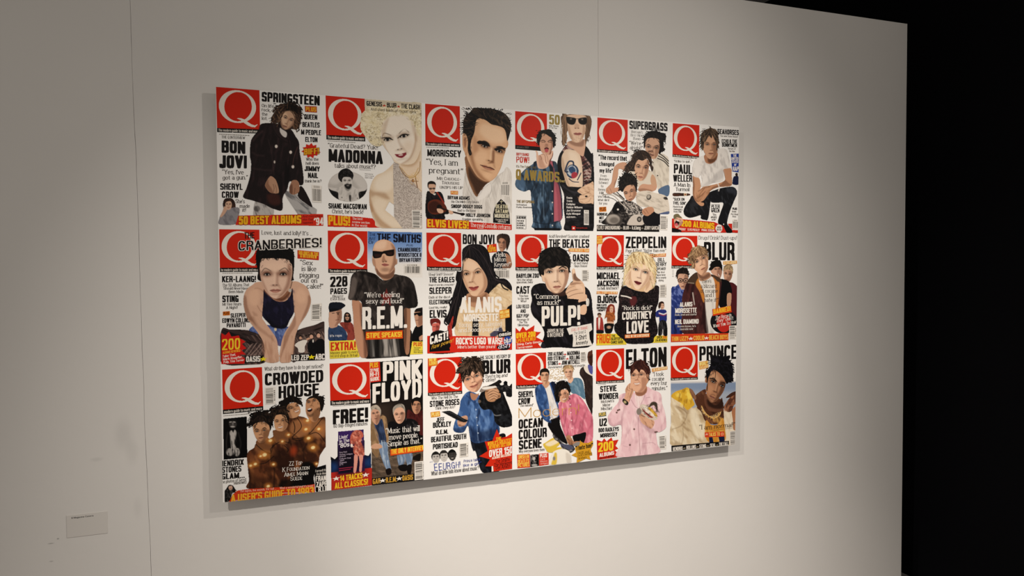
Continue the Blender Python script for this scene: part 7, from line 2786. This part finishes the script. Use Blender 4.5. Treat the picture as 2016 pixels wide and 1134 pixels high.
T('Cardigans', 250, 1054, 320, 1048, 16, 'f0c8bc', 'r')
F = Fig('inset_photograph', 'dark black and white picture')
F.m('121011', '!160,966 238,960 240,1066 162,1078')
F.n('9a9694', '165,970 215,975 215,1060 180,1070', 80, .12, .06, 4, .9)
F.e('c8c4c0', 195, 1000, 12, 16, 0, 5, .8)
F.e('b0acaa', 200, 1060, 26, 12, 0, 4, .8)
F.done()
B('burst')
poly('d8a028', '560,905 600,880 610,850 640,862 680,860 720,840 722,880 700,920 715,970 690,975 700,1010 660,1000 620,1020 575,1040 580,990 530,970 570,945')
poly('d8a028', '606,836 630,870 606,880')
T('“I hate him!”', 564, 930, 722, 898, 40, '1a1612', 'b')
T('OASIS and', 584, 964, 686, 948, 22, '4a3008', 's')
T("rock's battling", 586, 986, 712, 962, 22, '4a3008', 's')
T('brothers', 592, 1010, 664, 998, 22, '4a3008', 's')


cover(4, 2, (1166, 676, 1326, 914), 762, 'cover of a person in a pale pink suit holding a sandwich')
Q(33, 57, 299, 44, 300, 340, 34, 355, 25)
issue_line(50, 390, 130, 384, 4)
B('headline')
T('ELTON', 314, 242, 696, 216, 184, font='b')
B('flash')
quad('dc8a28', '558,236 704,214 704,244 560,268')
T('THE Q INTERVIEW', 564, 262, 700, 240, 24, 'f4e4b8', 'b')
B('cover_line')
for s, a, y, b in (('“I took', 566, 308, 668), ('cocaine', 560, 352, 674), ('every four', 548, 392, 700), ('minutes.”', 560, 440, 704)):
    T(s, a, y, b, y - 5, 36, '4a4440', 's')
T('STEVIE', 74, 458, 228, 446, 56, font='b')
T('WONDER', 60, 528, 242, 518, 56, font='b')
T("Motown's", 82, 560, 204, 550, 28, '5a544e', 's')
T('Mister', 98, 592, 170, 588, 28, '5a544e', 's')
T('Mischief', 82, 626, 186, 620, 28, '5a544e', 's')
B('flash')
quad('4a5a5c', '58,654 128,640 130,680 60,690')
T('PLUS', 64, 684, 124, 674, 30, 'e8c860', 'b')
B('cover_line')
T('U2', 66, 778, 136, 772, 72, font='b')
T('BOO RADLEYS', 58, 834, 248, 820, 38, font='b')
T('MORRISSEY', 74, 884, 234, 870, 38, font='b')
bars(624, 868, 692, 862, 692, 990, 628, 994, True, 35)
B('burst')
poly('d42c18', '42,904 90,920 110,890 134,918 180,880 190,912 246,902 216,960 244,985 210,1000 240,1030 232,1068 46,1092')
T('200', 54, 1020, 198, 1000, 88, 'f4d030', 'b')
T('ALBUMS', 66, 1066, 204, 1042, 36, 'f4ece4', 'b')
T('RATED INSIDE', 68, 1086, 204, 1062, 16, '5a100c', 'b')
F = Fig('portrait', 'smiling person in a pale pink suit')
st_ = '250,490 300,465 400,460 430,490 500,430 520,405 560,430 640,470 655,560 680,640 692,720 690,790 640,830 600,845 610,940 615,1030 240,1066 250,980 268,920 270,770 200,780 160,760 146,720 150,670 200,600 245,545'
F.m('e4bcc4', st_)
F.n('f2d6da', st_, 80, .035, .012, 10, .8, .45, .75, 3)
F.n('b48490', st_, 100, .035, .012, 10, .5, .52, .8, 6)
F.p('b88894', '268,640 285,760 270,900 268,770', 8, .6)
F.p('c49aa4', '150,700 200,760 268,720 270,775 200,785 160,764', 12, .7)
F.p('b48a94', '400,640 440,700 560,790 600,840 520,830 430,720', 14, .6)
F.l('9a6c78', '365,530 400,590 440,630 430,760 440,900 448,1040', 5, 3, .7)
F.l('9a6c78', '500,440 480,520 450,580 440,620', 5, 3, .7)
F.l('9a6c78', '505,510 540,505', 5, 3, .7)
F.l('a87c88', '470,940 560,930 590,950', 5, 3, .6)
F.l('a87c88', '290,960 330,970', 5, 3, .5)
F.p('f0dcdc', '400,480 470,490 455,560 435,600 415,560', 5)
F.n('d8b4b8', '400,480 470,490 435,600', 85, .1, .02, 4, .6)
for bx, by in ((392, 804), (352, 952), (238, 628), (228, 648), (252, 622), (590, 832), (604, 830)):
    F.e('7a5a54', bx, by, 9, 9, 0, 3)
# hand at the mouth
F.m('d8a484', '308,430 330,390 350,372 385,372 400,395 392,440 370,490 345,545 325,575 285,545 300,510 312,470')
F.n('8c5a42', '308,430 385,372 392,440 345,545', 110, .1, .02, 4, .6)
F.l('7a4a36', '352,378 345,420 370,430', 4, 2, .7)
F.l('7a4a36', '330,395 325,430 352,445', 4, 2, .7)
F.m('3c3430', '282,530 296,518 336,552 330,578 310,575 284,548')
F.e('b0a070', 306, 550, 14, 12, 40, 3)
# hand and food
F.m('d8a484', '440,660 470,660 540,700 580,730 575,770 550,800 520,780 470,750 446,710')
F.n('8c5a42', '440,660 540,700 580,730 550,800 470,750', 60, .1, .02, 4, .6)
F.m('cfc0b0', '445,600 470,570 540,600 610,690 580,720 520,700 460,650')
F.p('a83c38', '470,610 500,640 570,690 540,695 480,640', 5)
F.p('e8dcd0', '470,585 530,610 600,690 585,700 500,640', 5)
F.p('d8a838', '520,610 545,600 605,665 598,690 560,650', 4)
F.p('5a4c3c', '530,600 545,560 575,545 605,560 612,610 605,650 590,600 570,580', 5)
F.n('2a2018', '430,610 612,560 612,700 460,680', 40, .14, .06, 4, .6)
F.e('8a8078', 436, 640, 22, 30, 0, 6, 1, 1)
# head
F.m('c08668', '400,400 500,390 510,450 470,490 420,490 400,460')
F.p('84503a', '410,450 470,460 505,420 505,460 460,492 415,485', 8, .6)
F.m('deaa8a', '362,280 380,240 440,230 500,270 515,330 505,400 470,450 420,458 380,430 360,370')
F.p('945a44', '460,330 512,330 505,400 465,452 425,458 460,410', 10, .55)
F.m('4a2420', '356,300 358,230 385,185 430,158 480,165 520,200 538,260 532,320 518,370 508,300 490,260 455,245 440,275 410,240 385,265 365,290')
F.n('7a4438', '356,300 385,185 480,165 538,260 518,370 490,260 410,240', 70, .1, .02, 4, .6)
F.m('c8906e', '505,300 525,290 530,330 515,375 504,370')
F.hairs('356,300 358,230 385,185 430,158 480,165 520,200 538,260 530,330 515,320 490,255 450,240 410,242 370,285', (450, 165), ('3a1a16', '5c302a', '7a463a', '2c1210'), 90, 55, 3, .15, 3, .8, .4)
F.face((385, 300), (458, 294), (412, 340), (418, 378), 66, 'deaa8a', '945a44', lip='a85850', brow='5a3428', iris='3a2c24', side=1, smile=1, teeth=1, bw=.07, hl='f0c4a6')
for gx, gy in ((386, 302), (458, 296)):
    F.l('6a5448', f'{gx - 30},{gy - 4} {gx - 20},{gy + 24} {gx + 20},{gy + 24} {gx + 30},{gy - 6} {gx},{gy - 18} {gx - 30},{gy - 4}', 3, 2, .7)
F.l('6a5448', '416,296 430,294', 3, 2)
F.done()


cover(5, 2, (1312, 670, 1464, 898), 756, 'cover of a black-haired person in a yellow top and cream jacket against a blue sky')
F = Fig('sky_background', 'pale blue printed backdrop')
F.m('8094b4', '!41,398 380,398 690,398 690,880 41,880')
F.p('dcd8d4', '!41,380 690,380 690,408 41,420', 12, .9)
F.p('a8b0bc', '!41,500 690,500 690,800 41,800', 40, .8)
F.done()
Q(40, 56, 306, 44, 307, 358, 42, 368, 26)
B('headline')
T('PRINCE', 322, 202, 690, 182, 140, font='b')
B('flash')
quad('e08a24', '316,212 408,198 412,270 322,288')
T('WORLD', 322, 252, 408, 238, 38, 'f6e490', 'b')
T('EXCLUSIVE', 326, 282, 410, 266, 24, 'f6e0a0', 'b')
F = Fig('portrait', 'black-haired person in a yellow top and open cream jacket')
F.m('cdb894', '44,560 100,560 180,620 260,660 330,640 360,700 420,820 440,1000 48,1030 44,800')
F.n('e8dcc0', '44,560 260,660 420,820 440,1000 48,1030', 70, .03, .012, 10, .8, .45, .75, 3)
F.n('9a7c54', '44,560 260,660 420,820 440,1000 48,1030', 40, .03, .012, 10, .6, .5, .78, 7)
F.l('8a6c48', '120,650 200,720 150,830 60,870', 8, 6, .6)
F.l('8a6c48', '160,860 165,940 150,1010', 6, 5, .6)
F.l('9a7c58', '300,660 280,800 330,960', 6, 5, .5)
F.p('f0e6cc', '230,690 290,680 330,800 380,900 300,960 250,820', 20, .6)
F.m('d8a828', '44,545 90,500 150,480 205,460 240,500 260,580 276,630 240,660 200,680 150,620 100,590')
F.n('f4d858', '44,545 205,460 276,630 200,680', 70, .04, .02, 8, .8, .45, .7)
F.n('a06c14', '44,545 205,460 276,630 200,680', 100, .05, .02, 6, .6, .52, .75, 5)
F.m('e8dcc4', '555,680 620,700 660,680 690,700 690,1010 570,1010 560,850')
F.n('b89c74', '555,680 660,680 690,1010 570,1010', 85, .05, .01, 8, .5)
F.m('6a3c28', '270,560 330,500 385,480 380,560 350,620 340,660 300,650')
F.n('9a6444', '270,560 385,480 350,620 300,650', 60, .06, .02, 6, .5)
F.m('9a6a4c', '225,470 260,490 290,550 285,580 260,570 240,530')
F.n('5a3420', '225,470 290,550 260,570', 60, .14, .03, 4, .6)
F.m('6a3c26', '300,650 380,560 540,580 560,700 556,790 500,820 440,820 380,790 340,700')
F.n('3c1e12', '300,650 540,580 560,700 440,820', 60, .05, .02, 10, .7)
F.p('9a6040', '380,740 440,780 500,780 460,810 400,800', 10, .6)
F.m('d08a28', '385,790 440,825 500,822 552,760 570,850 568,985 400,985')
F.n('e8ac4c', '385,790 552,760 568,985 400,985', 80, .05, .02, 8, .6)
F.p('1c2c5c', '!415,950 450,945 462,1000 420,1004', 3)
F.p('1c2c5c', '!508,940 568,930 570,990 520,994', 3)
F.m('6e3e2c', '560,660 590,600 620,560 660,520 690,500 690,600 660,640 640,690 600,700')
F.n('b87854', '560,660 660,520 690,600 600,700', 110, .08, .02, 4, .8)
F.m('5c3424', '580,560 640,510 690,498 680,520 620,560')
F.l('c07a50', '590,690 620,640 660,640', 5, 3, .7)
F.m('b87850', '640,690 680,640 690,660 690,860 655,870 650,780')
# necklace
F.l('d8a04c', '345,645 370,700 420,745 470,760 520,730 530,690', 9, 2)
F.n('fae0a0', '340,640 420,740 530,690 530,720 460,770 360,720', 45, .25, .25, 3, .8)
for k in range(7):
    F.l('d8a04c', f'{358 + 25 * k},{680 + (0, 30, 52, 66, 68, 56, 30)[k]} {360 + 25 * k},{704 + (0, 30, 52, 66, 68, 56, 30)[k]}', 6, 2)
# neck, head
F.m('7a4a34', '388,520 440,600 500,620 545,560 550,680 500,700 420,690 384,640 370,580')
F.p('2c160e', '400,580 480,630 550,570 552,660 480,670 410,640', 14, .8)
F.m('a8704e', '376,400 388,350 402,360 404,400 392,420')
F.m('b47c58', '398,420 402,340 440,290 520,310 570,380 580,430 560,500 520,560 480,600 450,612 425,600 400,550 386,480')
F.p('5e3524', '520,400 578,410 560,500 520,562 480,602 455,610 500,530 530,460', 12, .75)
F.p('cc9a74', '420,320 490,330 520,400 470,420 430,390', 18, .7)
F.p('c89068', '400,450 440,440 460,480 430,520 405,500', 16, .6)
F.p('4a2a1c', '400,540 440,600 480,604 450,616 420,604', 8, .5)
hair = '392,350 400,300 430,240 432,190 470,165 500,150 540,155 580,165 620,190 645,240 655,300 652,370 635,410 610,415 590,430 575,400 560,370 530,330 490,300 455,290 430,320 410,370 400,410'
F.m('0f0e16', hair)
F.n('2e2c3c', hair, 60, .1, .04, 5, .6, .5, .75, 3)
for a in ('500,165 503,130', '540,160 556,132', '470,175 458,152', '585,172 606,158', '640,230 656,240', '640,380 650,398'):
    F.l('0f0e16', a, 14, 2, 1, 1)
F.l('0f0e16', '470,295 480,330 476,370', 5, 2)
F.l('0f0e16', '455,295 458,330', 5, 2)
F.l('0f0e16', '398,400 400,450 396,490', 9, 3)
F.hairs('392,350 400,300 430,240 432,190 470,165 540,155 580,165 620,190 645,240 655,300 645,390 600,405 570,370 520,320 450,290 415,350', (520, 240), ('0a0910', '16141e', '2c2a38'), 120, 55, 5, .25, 3)
F.face((456, 406), (544, 446), (478, 500), (450, 556), 58, 'b47c58', '5e3524', lip='94584a', brow='0e0a0a', iris='1c120c', bw=.1, side=1, eye=1.05, arch=.12, sock=.7, hl='d4a47c')
F.l('0e0a0a', '424,372 450,376 490,402', 9, 3)
F.l('3c2014', '426,540 450,530 476,540', 4, 3, .6)
F.done()
B('cover_line')
T('“I am', 320, 872, 446, 872, 44, '3a2c20', 's')
T('normal!”', 464, 866, 672, 844, 44, '3a2c20', 'i')
quad('3a2c20', '462,880 646,856 646,859 462,883')
B('flash')
quad('d83c20', '374,902 566,892 568,942 376,950')
T('*', 382, 936, 410, 934, 34, 'f0b8a0')
T('TALKS TO', 414, 940, 522, 934, 36, 'f4d060', 'b')
T('O', 532, 934, 560, 932, 30, 'f4a070', 'b')
bars(620, 890, 686, 884, 682, 1020, 622, 1026, True, 36)
B('banner')
quad('100e0e', '48,1032 612,984 612,1022 50,1088')
T('HENDRIX', 62, 1082, 158, 1072, 36, 'eee8e0', 'b')
T('*', 162, 1072, 190, 1068, 30, '8a7c64')
T('ROLLINS', 194, 1068, 288, 1058, 36, 'eee8e0', 'b')
T('*', 292, 1058, 318, 1054, 30, '8a7c64')
T('STING', 322, 1056, 388, 1050, 36, 'eee8e0', 'b')
T('*', 394, 1048, 420, 1045, 30, '8a7c64')
T('SEAL', 426, 1046, 482, 1040, 34, 'eee8e0', 'b')
T('*', 486, 1040, 508, 1037, 30, '8a7c64')
T('THE FALL', 512, 1036, 606, 1026, 34, 'eee8e0', 'b')

if cv.b:
    cv.b.close()
